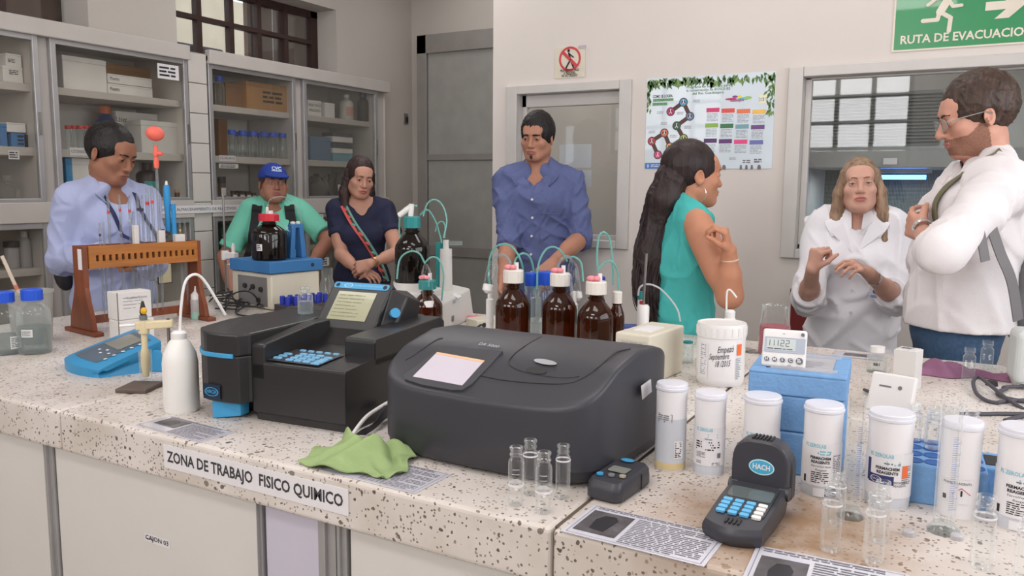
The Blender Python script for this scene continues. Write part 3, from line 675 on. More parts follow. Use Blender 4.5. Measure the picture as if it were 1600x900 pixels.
for x, hw, yt, lab_, nk in ((17, 10, 377, 'squat white jar with a black lid left of the plastic bottle', .9), (37, 9, 361, 'white plastic bottle between two black-lidded jars', .45), (56, 9, 377, 'squat white jar with a black lid right of the plastic bottle', .9)):
    cbottle(x, hw, yt, Z4, lab_, TRANSL, RUBBER if nk > .5 else WHITEP, 'jar' if nk > .5 else 'bottle', X=-4.55, neck=nk, cat='jar' if nk > .5 else 'bottle', caph=.22 if nk > .5 else .18, sh=.7)
cbottle(342, 7.5, 119, Z1, 'clear bottle with blue cap at the left end of the right cabinet top shelf', GLASSD, BLUECAP, X=-4.5, neck=.6, caph=.17)
cbox(385, 453, 131, Z1, 'big brown cardboard box with handwriting on the top shelf', CARDB, dep=.28, X=-4.47, print_=[('U  S', .12, .9, .12, .12), (None, .35, .75, .5, .5)])
cbox(352, 384, 131, Z1, 'dark brown carton left of the handwritten cardboard box', M('dark_cardboard', (132, 96, 66), .8), X=-4.52)
cbox(418, 449, 117, PX(430, 131, -4.6)[2] + .06, 'small brown carton on top of the handwritten cardboard box', M('dark_cardboard', (132, 96, 66), .8), X=-4.62, dep=.14)
cbox(341, 355, 186, Z2, 'upright brown wooden box beside the blue-capped bottles', M('brown_wood_box', (132, 88, 56), .6), 'wooden_box', X=-4.6)
for k, x in enumerate((362, 379, 395, 412, 427, 441)):
    cbottle(x, 7.2, 203 + k * 1.0, Z2, ('first', 'second', 'third', 'fourth', 'fifth', 'last')[k] + ' blue-capped clear bottle right of the upright wooden box, front row', GLASSD, BLUECAP, X=-4.5, neck=.68, group='blue-capped bottles in the right cabinet', caph=.17, sh=.7)
for k, x in enumerate((372, 388, 404, 420)):
    cbottle(x, 7.0, 206 + k, Z2, ('first', 'second', 'third', 'last')[k] + ' blue-capped bottle from the left in the back row near the wooden box', GLASSD, BLUECAP, X=-4.62, neck=.68, group='blue-capped bottles in the back row', caph=.17, sh=.7)
JB = M('brown_jar', (92, 66, 56), .4)
for k, (x, hw, yt) in enumerate(((346, 6, 276), (365, 5, 298), (376.5, 5.5, 298), (387, 5, 299), (396, 4, 301))):
    cbottle(x, hw, yt, Z3, ('tall brown jar with black lid at the left end', 'first small brown jar beside the tall jar', 'second small brown jar from the tall jar', 'third small brown jar from the tall jar', 'last and smallest brown jar of the row')[k] + ' behind the cap wearer', JB, RUBBER, 'jar', X=-4.5, neck=.85, cat='jar', lab=WBOX, caph=.28, sh=.68)
cbox(481, 502, 157, Z1, 'white box labelled for reagents on the top shelf at right', WBOX, 'carton', X=-4.47, print_=[('REACTIVOS', .5, .68, .26, .9), ('PROCESO', .5, .35, .26, .8)])
cbox(508, 523, 161, Z1, 'plain white carton right of the labelled one', WBOX, 'carton', X=-4.47)
cbottle(541, 11, 148, Z1, 'white plastic canister with a handle on the top shelf', M('canister', (190, 186, 180), .5), WHITEP, 'canister', X=-4.5, neck=.32, cat='canister', lab=M('reddish_label', (190, 140, 130), .5))
cbottle(567, 9, 145, Z1, 'black bottle with blue cap at the right end of the top shelf', KB, M('dull_blue_cap', (60, 72, 120), .5), X=-4.5, neck=.45, caph=.16)
cbox(485, 517, 214, Z2, 'pale blue plastic bin on the second shelf behind the woman in navy', M('slate_blue', (96, 122, 150), .6), 'plastic_bin', cat='bin', X=-4.5)
for k, (y, m_) in enumerate(((240, M('cyan_carton', (110, 160, 176), .6)), (232, WBOX), (223, M('dark_carton', (70, 76, 86), .6)), (214, WBOX), (208, M('dark_carton', (70, 76, 86), .6)))):
    zb = Z2 if k == 0 else zprev + .002
    cbox(520, 551, y, zb, ('lowest, cyan', 'second, white', 'third, dark', 'fourth, white', 'topmost, dark')[k] + ' slide carton of the stack beside the pale blue bin', m_, 'slide_carton', X=-4.5, dep=.12); zprev = PX(535, y, -4.5)[2]
t = thing('plastic_bag', 'crumpled dark plastic bag on the lower shelf behind the woman in navy', 'bag', tuple(PX(497, 312, -4.6)))
b = B(); b.sphere((0, 0, .09), (.1, .11, .1), 18, 12); rr = random.Random(4)
b.V = [[p[0] * rr.uniform(.85, 1.1), p[1] * rr.uniform(.85, 1.1), max(0, p[2] * rr.uniform(.8, 1.15))] for p in b.V]
b.build('sack', M('dark_bag', (96, 92, 92), .35), t, True, world=False)
for k, (x, yt) in enumerate(((516, 272), (528, 268), (538, 276))):
    cbottle(x, 6.5, yt, Z3, ('left', 'middle', 'right')[k] + ' of three dark bottles behind the shoulder of the woman in navy', KB, RUBBER, X=-4.52, lab=WBOX if k else None)
for k, (x0, x1, yt) in enumerate(((505, 516, 357), (516, 528, 353))):
    cbottle((x0 + x1) / 2, 5.5, yt, Z4, ('left' if k == 0 else 'right') + ' amber bottle on the lower shelf between cap wearer and woman', JB, RUBBER, X=-4.5, neck=.6, lab=None)
cbox(345, 358, 350, Z4, 'green and white carton behind the lower right pane', M('green_carton', (70, 130, 100), .6), 'carton')
for k, x in enumerate((350, 362)): cbottle(x, 5.5, 366, Z4, ('left' if k == 0 else 'right') + ' pale bottle behind the lower right pane by the stand rod', TRANSL, WHITEP, X=-4.46)
# labels stuck on shelves and panes
def stick(x0, y0, x1, y1, X, label, s=None, name='paper_label', m_=PAPER, sz=.55):
    a = PX(x0, (y0 + y1) / 2, X); b_ = PX(x1, (y0 + y1) / 2, X); zt = PX((x0 + x1) / 2, y0, X)[2]; zb = PX((x0 + x1) / 2, y1, X)[2]
    t = thing(name, label, 'label', (X, (a[1] + b_[1]) / 2, zb)); L, h = b_[1] - a[1], zt - zb
    B().span((X, a[1], zb), (X + .0015, b_[1], zt)).build('strip', m_, t)
    f = frame((X + .0016, a[1], zb), (0, 1, 0), (0, 0, 1)); b = B()
    if s: text(b, s, h * sz, f, L / 2, h / 2, .0005, width=L * .88)
    else: lines(b, f, L * .08, h * .88, L * .84, h * .76, 3, .0005)
    b.build('lettering', INK, t); return t
stick(109, 231, 140, 243, XC - .048, 'white shelf label left of the head of the lanyard man', 'CETENSION')
stick(13, 235, 30, 249, XC - .048, 'white tag under the second shelf at far left', None)
stick(342, 243, 368, 252, XC - .048, 'white shelf label below the wooden box', 'CLORUROS')
stick(342, 256, 372, 263, XC - .05, 'white strip with a yellow dot under the shelf label', None)
stick(246, 101, 279, 124, XC + .006, 'white paper notice stuck on the upper pane', None)
stick(492, 335, 505, 345, XC + .006, 'upper small white tag on the lower pane beside the woman in navy', None)
stick(500, 346, 513, 357, XC + .006, 'lower small white tag on the pane beside the woman in navy', None)
stick(490, 393, 509, 401, XC + .006, 'white strip label under the lower shelf left of the woman', None)
stick(492, 403, 514, 416, XC + .006, 'larger white sheet under the strip label left of the woman', None)
stick(236, 321, 376, 333, XC + .014, 'long white strip reading reagent storage across the cabinet rail', 'ZONA DE ALMACENAMIENTO DE REACTIVOS', name='rail_sign')
# ============================================================ ISLAND BENCH
XE = 0.95
t = thing('worktop', 'speckled cream terrazzo worktop of the island bench', 'worktop', (-1.2, 2.0, 0.82))
for x0, x1 in ((XL, -1.902), (-1.898, -0.564), (-0.560, XE)):
    for y0, y1 in ((FY, 2.068), (2.072, BY)):
        B().span((x0, y0, 0.82), (x1, y1, ZC)).build('slab', TERR, t, bevel=.009, seg=3)
B().span((XL + .02, FY + .02, 0.825), (XE - .02, BY - .02, ZC - .004)).build('grout', M('dark_grout', (92, 80, 68), .8), t)
PANEL = M('cream_laminate', (212, 209, 204), .35, var=.015); LAV = M('lilac_laminate', (196, 192, 206), .35, var=.015)
YD = FY + .03
def bx(px, py): return PY(px, py, YD)[0]
def base_unit(label, x0, x1, doors, frames):
    t = thing('base_cabinet', label, 'cabinet', ((x0 + x1) / 2, YD + .3, 0))
    B().span((x0, YD + .03, .08), (x1, BY - .25 if False else YD + .62, .82)).build('body', PANEL, t)
    B().span((x0, YD + .07, 0), (x1, YD + .6, .08)).build('plinth', M('dark_plinth', (90, 88, 88), .6), t)
    for a, b_, m_ in doors: B().span((a, YD, .1), (b_, YD + .018, .812)).build('door', m_, t, bevel=.002)
    for a, b_ in frames:
        B().span((a, YD - .006, .08), (b_, YD + .03, .818)).span((a + (b_ - a) * .4, YD - .014, .08), (a + (b_ - a) * .55, YD, .818)).build('aluminium_post', ALU, t, bevel=.0015)
xs = [bx(67, 700), bx(92, 800), bx(404, 790), bx(412, 790), bx(497, 812), bx(547, 823)]
base_unit('leftmost white base cabinet under the terrazzo worktop', XL + .03, xs[0] + .012, ((XL + .05, xs[0], PANEL),), ())
base_unit('white base cabinet with a small drawer label under the long worktop sign', xs[0] + .013, xs[3], ((xs[1], xs[2], PANEL),), ((xs[0] + .016, xs[1] - .004), (xs[2] + .002, xs[3] - .001)))
base_unit('base cabinet with a lilac sliding door and aluminium posts', xs[3] + .001, xs[5] - .004, ((xs[3] + .004, xs[4], LAV),), ((xs[4] + .004, xs[4] + .05), (xs[4] + .052, xs[5] - .005)))
base_unit('rightmost white base cabinet under the worktop edge', xs[5] - .003, XE - .05, ((xs[5], xs[5] + .75, PANEL), (xs[5] + .76, XE - .06, PANEL)), ())
struct(B().span((XL + .05, BY - .32, 0), (XE - .05, BY - .28, .82)).build('trim_2', PANEL))
# long sign on the front edge
a = PY(256, 694, FY - .0006); b_ = PY(545.5, 812, FY - .0006); zt = PY(400, 732, FY)[2] + .004; zb = zt - .052
f = frame((a[0], FY - .002, zb), (1, 0, 0), (0, 0, 1)); L = b_[0] - a[0]
t = thing('bench_sign', 'long white paper strip on the worktop edge with large black capitals', 'sign', (a[0] + L / 2, FY - .002, zb))
B().span((a[0], FY - .0022, zb), (b_[0], FY - .0006, zt)).build('strip', PAPER, t)
b = B(); text(b, 'ZONA DE TRABAJO  FISICO QUIMICO', .034, f, L / 2, .026, .0006, width=L * .955, bold=.0009); b.build('lettering', M('sign_ink', (60, 58, 64), .6), t)
a = PY(226, 833, YD - .001); b_ = PY(266, 858, YD - .001)
t = thing('drawer_label', 'small white drawer label on the white cabinet door', 'label', ((a[0] + b_[0]) / 2, YD - .001, b_[2]))
B().span((a[0], YD - .0016, b_[2]), (b_[0], YD - .0002, a[2])).build('strip', PAPER, t)
f = frame((a[0], YD - .0018, b_[2]), (1, 0, 0), (0, 0, 1)); b = B(); text(b, 'CAJON 03', .016, f, (b_[0] - a[0]) / 2, (a[2] - b_[2]) * .6, .0004, width=(b_[0] - a[0]) * .9, bold=.0002); lines(b, f, .004, .010, .03, .004, 1, .0004); b.build('lettering', INK, t)
# ------------------------------------------------------------ big grey spectrophotometer
def zt5(y):
    return float(np.interp(y, [1.27, 1.295, 1.34, 1.39, 1.44, 1.50, 1.56, 1.61, 1.645, 1.68], [1.062, 1.072, 1.100, 1.127, 1.144, 1.153, 1.150, 1.137, 1.120, 1.090]))
def hit5(x, y, lift=0.0):
    d = ray(x, y); lo, hi = .8, 3.0
    for k in range(300):
        s = .9 + k * .006; P = O0 + d * s
        if 1.2 < P[1] < 1.75 and P[2] < zt5(P[1]) + lift: break
    lo, hi = s - .006, s
    for k in range(14):
        m_ = (lo + hi) / 2; P = O0 + d * m_
        if P[2] < zt5(P[1]) + lift: hi = m_
        else: lo = m_
    return O0 + d * hi
t = thing('spectrophotometer', 'large charcoal spectrophotometer with a domed lid and a lit touch screen', 'spectrophotometer', (-.80, 1.48, ZC))
cx, cy, hw_, hd_ = -.803, 1.487, .248, .190
def foot5(a):
    n = 7.0; c, s = math.cos(a), math.sin(a)
    x = hw_ * math.copysign(abs(c) ** (2 / n), c); y = hd_ * math.copysign(abs(s) ** (2 / n), s)
    if y < 0: y -= .018 * (1 - (x / hw_) ** 2)
    return cx + x + .02 * (y / hd_) * .6, cy + y
NA = 96; b = B(); rings = []
for z, s in ((ZC + .004, .93), (ZC + .014, .985), (ZC + .03, .99), (ZC + .032, 1.0), (1.0, 1.0)): rings.append([(cx + (px_ - cx) * s, cy + (py_ - cy) * s, z) for px_, py_ in (foot5(2 * math.pi * k / NA) for k in range(NA))])
for s, dz in ((1.0, -.010), (.996, -.004), (.988, -.0015), (.965, 0), (.93, 0), (.8, .0), (.65, 0), (.5, 0), (.35, 0), (.2, 0), (.08, 0)):
    rings.append([(cx + (px_ - cx) * s, cy + (py_ - cy) * s, zt5(cy + (py_ - cy) * s) + dz) for px_, py_ in (foot5(2 * math.pi * k / NA) for k in range(NA))])
V = [p for r in rings for p in r]; nr = len(rings)
F = [(i * NA + k, i * NA + (k + 1) % NA, (i + 1) * NA + (k + 1) % NA, (i + 1) * NA + k) for i in range(nr - 1) for k in range(NA)] + [tuple((nr - 1) * NA + k for k in range(NA)), tuple(range(NA - 1, -1, -1))]
b.add(V, F); b.build('housing', GREYP, t, True, auto=50)
bez5 = [(631, 585), (650, 572), (692, 540), (785, 548), (770, 566), (737, 600), (722, 609), (705, 609), (660, 601), (632, 592)]
Pb = np.array([hit5(x, y) for x, y in bez5[1:4] + bez5[4:9]]); cb5 = Pb.mean(0); nb5 = np.linalg.svd(Pb - cb5)[2][2]; nb5 *= np.sign(nb5[2])
cb5 = cb5 + nb5 * max(0, float(np.max((Pb - cb5) @ nb5)))
def patch5(pts, lift, name, mat, parent, thick=.004):
    P = []
    for x, y in pts:
        d = ray(x, y); P.append(O0 + d * (float((cb5 + nb5 * lift - O0) @ nb5) / float(d @ nb5)))
    Q = [p - nb5 * thick for p in P]; n = len(P)
    return B().add(P + Q, [tuple(range(n)), tuple(range(2 * n - 1, n - 1, -1))] + [(i, n + i, n + (i + 1) % n, (i + 1) % n) for i in range(n)]).build(name, mat, parent)
bezel = patch5(bez5, .002, 'screen_bezel', M('bezel_grey', (66, 67, 71), .38), t, .018)
patch5([(683, 550), (757, 563), (722, 602), (645, 588)], .003, 'touch_screen', M('lit_screen', (196, 188, 198), .3, var=.02, emit=.06), bezel, .003)
patch5([(684, 550), (757, 563), (754.5, 566), (681, 552.6)], .0036, 'screen_header', M('orange_bar', (226, 180, 140), .3, emit=.06), bezel, .002)
def seam5(pts, r=.0013, name='lid_seam', mat=RUBBER, par=t):
    P = [hit5(x, y, .0004) for x, y in catmull(pts, 6)]
    return B().tube(P, r, 6).build(name, mat, par, True)
seam5([(742, 585), (790, 594), (850, 599), (890, 598), (915, 588), (938, 571), (962, 551), (985, 545)])
seam5([(905, 588), (880, 590), (830, 584), (800, 573), (796, 562), (812, 546), (834, 532), (846, 526)], .0009)
seam5([(633, 563), (645, 556), (680, 532), (692, 528)], .0011)
b = B(); P = hit5(852, 566, .001); f = frame(P, hit5(872, 570, .001) - hit5(832, 562, .001), hit5(846, 556, .001) - P); ellq(b, f, 0, 0, .026, .009, .001); lidb = b.build('oval_badge', M('silver_badge', (176, 178, 182), .3, .4), t)
b = B(); P = hit5(838, 579, .001); f = frame(P, hit5(858, 582, .001) - hit5(818, 576, .001), hit5(833, 570, .001) - P); ellq(b, f, 0, 0, .022, .010, .0008); b.build('lid_grip', M('grip_dark', (44, 45, 48), .5), t)
b = B(); P = hit5(764, 540, .001); f = frame(P, hit5(776, 542, .001) - hit5(752, 538, .001), hit5(760, 534, .001) - P); text(b, 'DR 5000', .014, f, 0, 0, .001); b.build('lettering', M('badge_print', (170, 172, 176), .4), t)
xs5 = -.5455
b = B(); b.quad(PX(1001.5, 603, xs5), PX(1003.5, 625, xs5), PX(1018.5, 612, xs5), PX(1017, 592, xs5)); b.build('asset_sticker', PAPER, t)
# ------------------------------------------------------------ black spectrophotometer with keypad
F4 = G(541, 680); dd = F4 - G(390, 656); a4 = math.atan2(dd[1], dd[0])
t = thing('keypad_spectrophotometer', 'black spectrophotometer with a tilted screen, blue keypad and rounded lamp turret', 'spectrophotometer', tuple(F4), a4)
L_ = dict(world=False)
def side(b, prof, x0, x1):   # profile in (y, z) extruded along x
    n = len(prof); b.add([(x0, y, z) for y, z in prof] + [(x1, y, z) for y, z in prof], [tuple(range(n)), tuple(range(2 * n - 1, n - 1, -1))] + [((i + 1) % n, i, n + i, n + (i + 1) % n) for i in range(n)]); return b
b = B()
side(b, [(.012, .0), (.012, .018), (0, .022), (0, .139), (.004, .143), (.118, .150), (.12, .150), (.30, .150), (.45, .15), (.45, 0)], -.262, 0)
b.build('lower_housing', BLACKP, t, bevel=.004, **L_)
side(B(), [(.115, .13), (.115, .188), (.122, .194), (.43, .204), (.45, .19), (.45, .13)], -.085, 0).build('right_shoulder', BLACKP, t, bevel=.004, **L_)
side(B(), [(0.0, .10), (0, .178), (.006, .184), (.19, .206), (.25, .206), (.25, .10)], -.262, -.224).build('left_rail', BLACKP, t, bevel=.003, **L_)
side(side(side(B(), [(.19, .10), (.20, .19), (.22, .203), (.37, .203), (.37, .10)], -.46, -.285), [(.37, .10), (.37, .203), (.45, .203), (.45, .10)], -.46, -.06), [(.19, .10), (.19, .15), (.37, .15), (.37, .10)], -.285, -.06).build('rear_deck', BLACKP, t, bevel=.004, **L_)
side(B(), [(.115, .149), (.19, .155), (.25, .186), (.25, .149)], -.226, -.08).build('neck', M('black_satin', (30, 29, 31), .3), t, **L_)
# turret: rounded front
pl = [(-.262, .0), (-.266, -.006)]
for k in range(13):
    an = math.radians(-12 + 0 * k) ; s = k / 12; pl.append((-.275 - .155 * s, -.012 - .022 * math.sin(math.pi * (0.28 + .62 * s)) + .06 * max(0, s - .6) ** 1.5 * 2.2))
pl += [(-.44, .05), (-.455, .12), (-.455, .24), (-.262, .24)]
def poly_z(b, poly, z0, z1): return b.prism(poly[::-1] if sum((poly[i][0] * poly[(i + 1) % len(poly)][1] - poly[(i + 1) % len(poly)][0] * poly[i][1]) for i in range(len(poly))) < 0 else poly, z1 - z0, c=(0, 0, z0))
tur = poly_z(B(), pl, .044, .155).build('turret', BLACKP, t, bevel=.003, **L_)
poly_z(B(), pl, .1555, .207).build('turret_cover', BLACKP, t, bevel=.005, **L_)
cxm, cym = -.35, .1
pb = [(cxm + (x - cxm) * 1.025, cym + (y - cym) * 1.03) for x, y in pl[3:16]]
pin = [(cxm + (x - cxm) * .96, cym + (y - cym) * .93) for x, y in pl[3:16]]
poly_z(B(), pb + pin[::-1], .151, .161).build('blue_band', CYAN, t, bevel=.001, **L_)
B().span((-.47, .06, .02), (-.44, .24, .165)).build('outboard_cover', M('black_satin', (30, 29, 31), .3), t, bevel=.006, **L_)
B().span((-.44, .06, 0), (-.262, .45, .04)).build('foot_block', BLACKP, t, bevel=.004, **L_)
b = B(); b.hexa([(-.360, -.028, .0), (-.300, .0, .006), (-.300, .03, .006), (-.372, .02, .0), (-.360, -.028, .046), (-.300, .0, .046), (-.300, .03, .046), (-.372, .02, .046)]); b.build('blue_lever', CYAN, t, bevel=.002, **L_)
fl = frame(np.array([-.350, -.0368, .068]), (1, .0, 0), (0, 0, 1))
HB = M('badge_blue', (44, 120, 168), .35); lb = B(); rectq(lb, fl, -.026, -.018, .026, .018, .0012); lb = lb.build('logo_plate', M('logo_navy', (24, 40, 60), .35), t, **L_)
b = B(); ellq(b, fl, 0, 0, .021, .0105, .0018, 28, .86); text(b, 'HACH', .0125, fl, 0, 0, .0018, width=.030, bold=.0003); b.build('logo', CYAN, lb, **L_)
# monitor head
mb = np.array([[-.282, .25, .18], [-.098, .25, .18], [-.098, .352, .294], [-.282, .352, .294]])
nv = np.array([0, -.114, .102]); nv /= np.linalg.norm(nv)
back = lambda p, k: p - nv * k
fp = [mb[0], mb[1], mb[2], mb[3]]
h_ = B().hexa([back(mb[0], .05), back(mb[1], .05), mb[1], mb[0], back(mb[3], .03), back(mb[2], .03), mb[2], mb[3]]).build('monitor_head', BLACKP, t, bevel=.005, **L_)
b = B().hexa([(-.098, .27, .17), (-.065, .31, .19), (-.065, .42, .19), (-.098, .40, .17), (-.098, .34, .283), (-.06, .365, .262), (-.06, .43, .24), (-.098, .42, .27)]); b.build('monitor_cheek', BLACKP, t, bevel=.006, **L_)
fm = frame((mb[0] + mb[1]) / 2, (1, 0, 0), mb[3] - mb[0]); mh = np.linalg.norm(mb[3] - mb[0])
b = B(); rectq(b, fm, -.062, mh * .20, .057, mh * .78, .001); scr = b.build('lcd_screen', M('lcd_olive', (158, 158, 128), .2, var=.05, coat=.4), h_, **L_)
b = B(); lines(b, fm, -.054, mh * .74, .10, mh * .5, 7, .0014, .8, .25); b.build('screen_text', M('lcd_text', (132, 132, 104), .5), h_, **L_)
b = B(); b.add([fm(x, mh * .905 + y, .0012) for x, y in rrect(.172, .019, .008)], [tuple(range(20))]); bb = b.build('blue_name_band', CYAN, h_, **L_)
b = B(); ellq(b, fm, -.040, mh * .905, .014, .0065, .0018, 24, .8); text(b, 'HACH', .007, fm, -.040, mh * .905, .0018, width=.019); text(b, 'DR/4000U SPECTROPHOTOMETER', .006, fm, .022, mh * .905, .0018, width=.085); b.build('lettering', M('pale_cyan', (160, 214, 236), .4), h_, **L_)
b = B(); ellq(b, fm, -.074, mh * .905, .006, .006, .002); ellq(b, fm, .074, mh * .905, .006, .006, .002); b.build('screws', RUBBER, h_, **L_)
fk = frame(np.array([-.0635, .335, .225]), (.75, .65, 0), (0, .35, 1)); 
B().cyl((-.075, .318, .222), (-.058, .298, .228), .0125, seg=20).build('blue_knob', CYAN, t, True, **L_)
# keypad
fk = frame(np.array([-.155, .006, .1452]), (1, 0, 0), (0, .114, .0072))
b = B(); rectq(b, fk, -.068, .004, .074, .108, .0012); kp = b.build('keypad_panel', M('keypad_grey', (58, 57, 60), .4), t, **L_)
KEY = M('key_blue', (120, 178, 214), .4)
def key(u, v, w_, h_2):
    u *= 1.15; w_ *= 1.15
    B().add([fk(u + x, v + y, .0014) for x, y in rrect(w_, h_2, .002, 1)] + [fk(u + x * .92, v + y * .9, .0042) for x, y in rrect(w_, h_2, .002, 1)], [tuple(range(8, 16))] + [(i, (i + 1) % 8, 8 + (i + 1) % 8, 8 + i) for i in range(8)]).build('key', KEY, t, **L_)
for k in range(5): key(-.035 + k * .021, .097, .014, .009)
for r in range(3): key(-.048, .060 - r * .018 if True else 0, .019, .011)
for r in range(4):
    for c in range(3): key(-.015 + c * .021, .070 - r * .017, .017, .011)
for r in range(2): key(.052, .062 - r * .016, .018, .011)
key(.052, .030, .020, .018); key(.052, .013, .020, .009)
# stoppered cell on the deck
P = F4 + np.array([math.cos(a4), math.sin(a4), 0]) * -.35 + np.array([-math.sin(a4), math.cos(a4), 0]) * .31; z0 = ZC + .2035
t = thing('sample_bottle', 'clear stoppered glass cell standing on the black spectrophotometer', 'bottle', (P[0], P[1], z0))
B().lathe([(.019, 0), (.0205, .003), (.0205, .047), (.018, .053), (.010, .056), (.010, .06)], seg=24).build('body', GLASSD, t, True, **L_)
B().lathe([(.0185, .002), (.0185, .034)], seg=24).build('water', thin_glass('cell_water', (235, 240, 244), edge=.5, body=.1), t, True, **L_)
B().lathe([(.009, .056), (.0135, .062), (.0135, .070), (.010, .073)], seg=20).build('stopper', GLASSD, t, True, **L_)
# ------------------------------------------------------------ generic bench glassware
def lab_bottle(x, y, hw, yt, label, glass=GLASSD, capm=BLUECAP, liquid=None, level=.6, name='lab_bottle', cat='bottle', group=None, capw=.62, caph=.17, neck=.5, sh=.62, lab=None, z=ZC, square=False):
    C, r = stand(x, y, hw, z); h = hz(C, x, yt) - z
    t = thing(name, label, cat, tuple(C), math.atan2(C[1], C[0]) + math.pi / 2 * 0, group)
    B().lathe([(r * .9, 0), (r, .006), (r, h * sh), (r * .94, h * (sh + .06)), (r * .72, h * (sh + .13)), (r * neck * 1.05, h * (sh + .18)), (r * neck, h * (sh + .2)), (r * neck, h * (1 - caph) - .006), (r * neck * 1.18, h * (1 - caph) - .005), (r * neck * 1.18, h * (1 - caph))], seg=28).build('body', glass, t, True, **L_)
    cr = r * capw
    cb = B(); n = 40; prof = []
    for zz in (h * (1 - caph), h * .985): prof.append([(cr * (1 + .025 * (k % 2)) * math.cos(2 * math.pi * k / n), cr * (1 + .025 * (k % 2)) * math.sin(2 * math.pi * k / n), zz) for k in range(n)])
    prof.append([(cr * .9 * math.cos(2 * math.pi * k / n), cr * .9 * math.sin(2 * math.pi * k / n), h) for k in range(n)])
    cb.add(prof[0] + prof[1] + prof[2], [(j * n + k, j * n + (k + 1) % n, (j + 1) * n + (k + 1) % n, (j + 1) * n + k) for j in range(2) for k in range(n)] + [tuple(2 * n + k for k in range(n)), tuple(range(n - 1, -1, -1))])
    cb.build('cap', capm, t, **L_)
    if liquid: B().lathe([(r * .95, .004), (r * .95, h * level)], seg=28).build('liquid', liquid, t, True, **L_)
    if lab:
        m_, u0, u1, v0, v1 = lab; fc = cylmap((0, 0, 0), r + .0006, math.pi)
        b = B(); rectq(b, fc, u0 * r, v0 * h, u1 * r, v1 * h, 0, 8); lo = b.build('label', m_, t, True, **L_)
        b = B(); lines(b, fc, (u0 + .06) * r, (v1 - .02) * h, (u1 - u0 - .12) * r, (v1 - v0 - .04) * h, 6, .0006); b.build('print', GREYINK, lo, **L_)
    return t, C, r, h
WAT = thin_glass('bottle_water', (222, 228, 228), edge=.3, gloss=.2, body=.22, bodycol=(196, 200, 198))
FLAB = M('frosted_label', (206, 210, 208), .6)
lab_bottle(12, 556, 24, 455, 'clear lab bottle with a blue cap cut by the left picture edge', liquid=WAT, level=.3, lab=(FLAB, .2, .9, .1, .3))
lab_bottle(56, 555, 24.5, 451, 'clear lab bottle with a blue cap, half full, beside the cut one', liquid=WAT, level=.42, lab=(FLAB, -.8, -.1, .28, .4))
C, r = stand(52, 540, 33); h = hz(C, 60, 453) - ZC
t = thing('plastic_bucket', 'pale translucent plastic bucket behind the blue-capped lab bottles', 'bucket', tuple(C))
B().lathe([(r * .82, 0), (r * .84, .004), (r * .97, h * .94), (r * 1.03, h * .95), (r * 1.03, h), (r * .98, h), (r * .95, h * .9), (r * .8, .008)], seg=32, cap=False).lathe([(0, .002), (r * .83, .002)], seg=32, cap=False).build('tub', thin_glass('bucket_plastic', (226, 226, 224), edge=.1, gloss=.5, rough=.3, body=.7, bodycol=(206, 204, 200)), t, True, **L_)
e0 = C + np.array([.03, .0, .03]); d = ray(3, 400); e1 = O0 + d * (np.linalg.norm(C[:2]) / np.linalg.norm(d[:2]) * .99)
t = thing('wooden_stick', 'pale stirring stick with a red ring leaning in the bucket', 'stick', tuple(e0))
B().tube([e0, e0 * .4 + e1 * .6, e1], .006, 10).build('shaft', M('pale_wood', (206, 190, 172), .6), t, True)
q0 = e0 * .42 + e1 * .58; q1 = e0 * .36 + e1 * .64; B().cyl(q0, q1, .0066).build('ring', M('red_band', (206, 120, 100), .5), t, True)
# ------------------------------------------------------------ wooden pipette rack
P0 = G(140, 523); P1 = G(316, 499); ax = P1 - P0; Lr = np.linalg.norm(ax); ra = math.atan2(ax[1], ax[0]); HR = hz(P0, 138, 385) - ZC
t = thing('pipette_rack', 'varnished wooden pipette rack with a slotted front board', 'rack', tuple(P0), ra)
dpt = .13
def endp(x0, x1):
    b = B(); prof = [(-.045, .016), (-.035, .06), (-.012, .12), (0, .17), (0, HR), (dpt * .62, HR), (dpt * .62, .17), (dpt * .75, .12), (dpt * .95, .06), (dpt, .016)]
    return side(b, prof, x0, x1)
endp(-.008, .010).build('end_panel', WOODD, t, bevel=.002, **L_); endp(Lr - .012, Lr + .006).build('end_panel', WOODD, t, bevel=.002, **L_)
for x in (0.0, Lr): B().span((x - .018, -.075, 0), (x + .018, dpt + .03, .016)).build('foot', WOODD, t, bevel=.004, **L_)
zb = HR - .082
fb = B(); ns = 17; x0s, x1s = Lr * .065, Lr * .955; wslot = (x1s - x0s) / ns
fb.span((.011, -.006, HR - .034), (Lr - .013, .006, HR)); fb.span((.011, -.006, zb), (Lr - .013, .006, HR - .056))
for k in range(ns + 1):
    xa = .011 if k == 0 else x0s + (k - .28) * wslot; xb = Lr - .013 if k == ns else x0s + (k + .28) * wslot
    fb.span((xa, -.006, HR - .056), (xb, .006, HR - .034))
fb.build('front_board', WOOD, t, **L_)
B().span((.011, .006, HR - .02), (Lr - .013, dpt * .6, HR - .01)).build('top_tray', WOOD, t, **L_)
B().span((.011, .05, .03), (Lr - .013, .058, .06)).build('lower_rail', WOODD, t, **L_)
B().span((.011, dpt * .6 - .01, zb), (Lr - .013, dpt * .6, HR)).build('back_board', WOODD, t, **L_)
b = B(); b.span((-.0105, .008, HR - .085), (-.0085, .035, HR - .01)); b.build('white_label', PAPER, t, **L_)
def rackpt(x, off=.04):   # a point in the rack seen at pixel column x
    d = ray(x, 380); n2 = np.array([-math.sin(ra), math.cos(ra), 0]); o = P0 + n2 * off
    s = float(np.dot(n2, o - O0) / np.dot(n2, d)); P = O0 + d * s; P[2] = ZC; return P
PIP = thin_glass('pipette_glass', (232, 236, 238), edge=.6, gloss=1, body=.16, bodycol=(214, 216, 220))
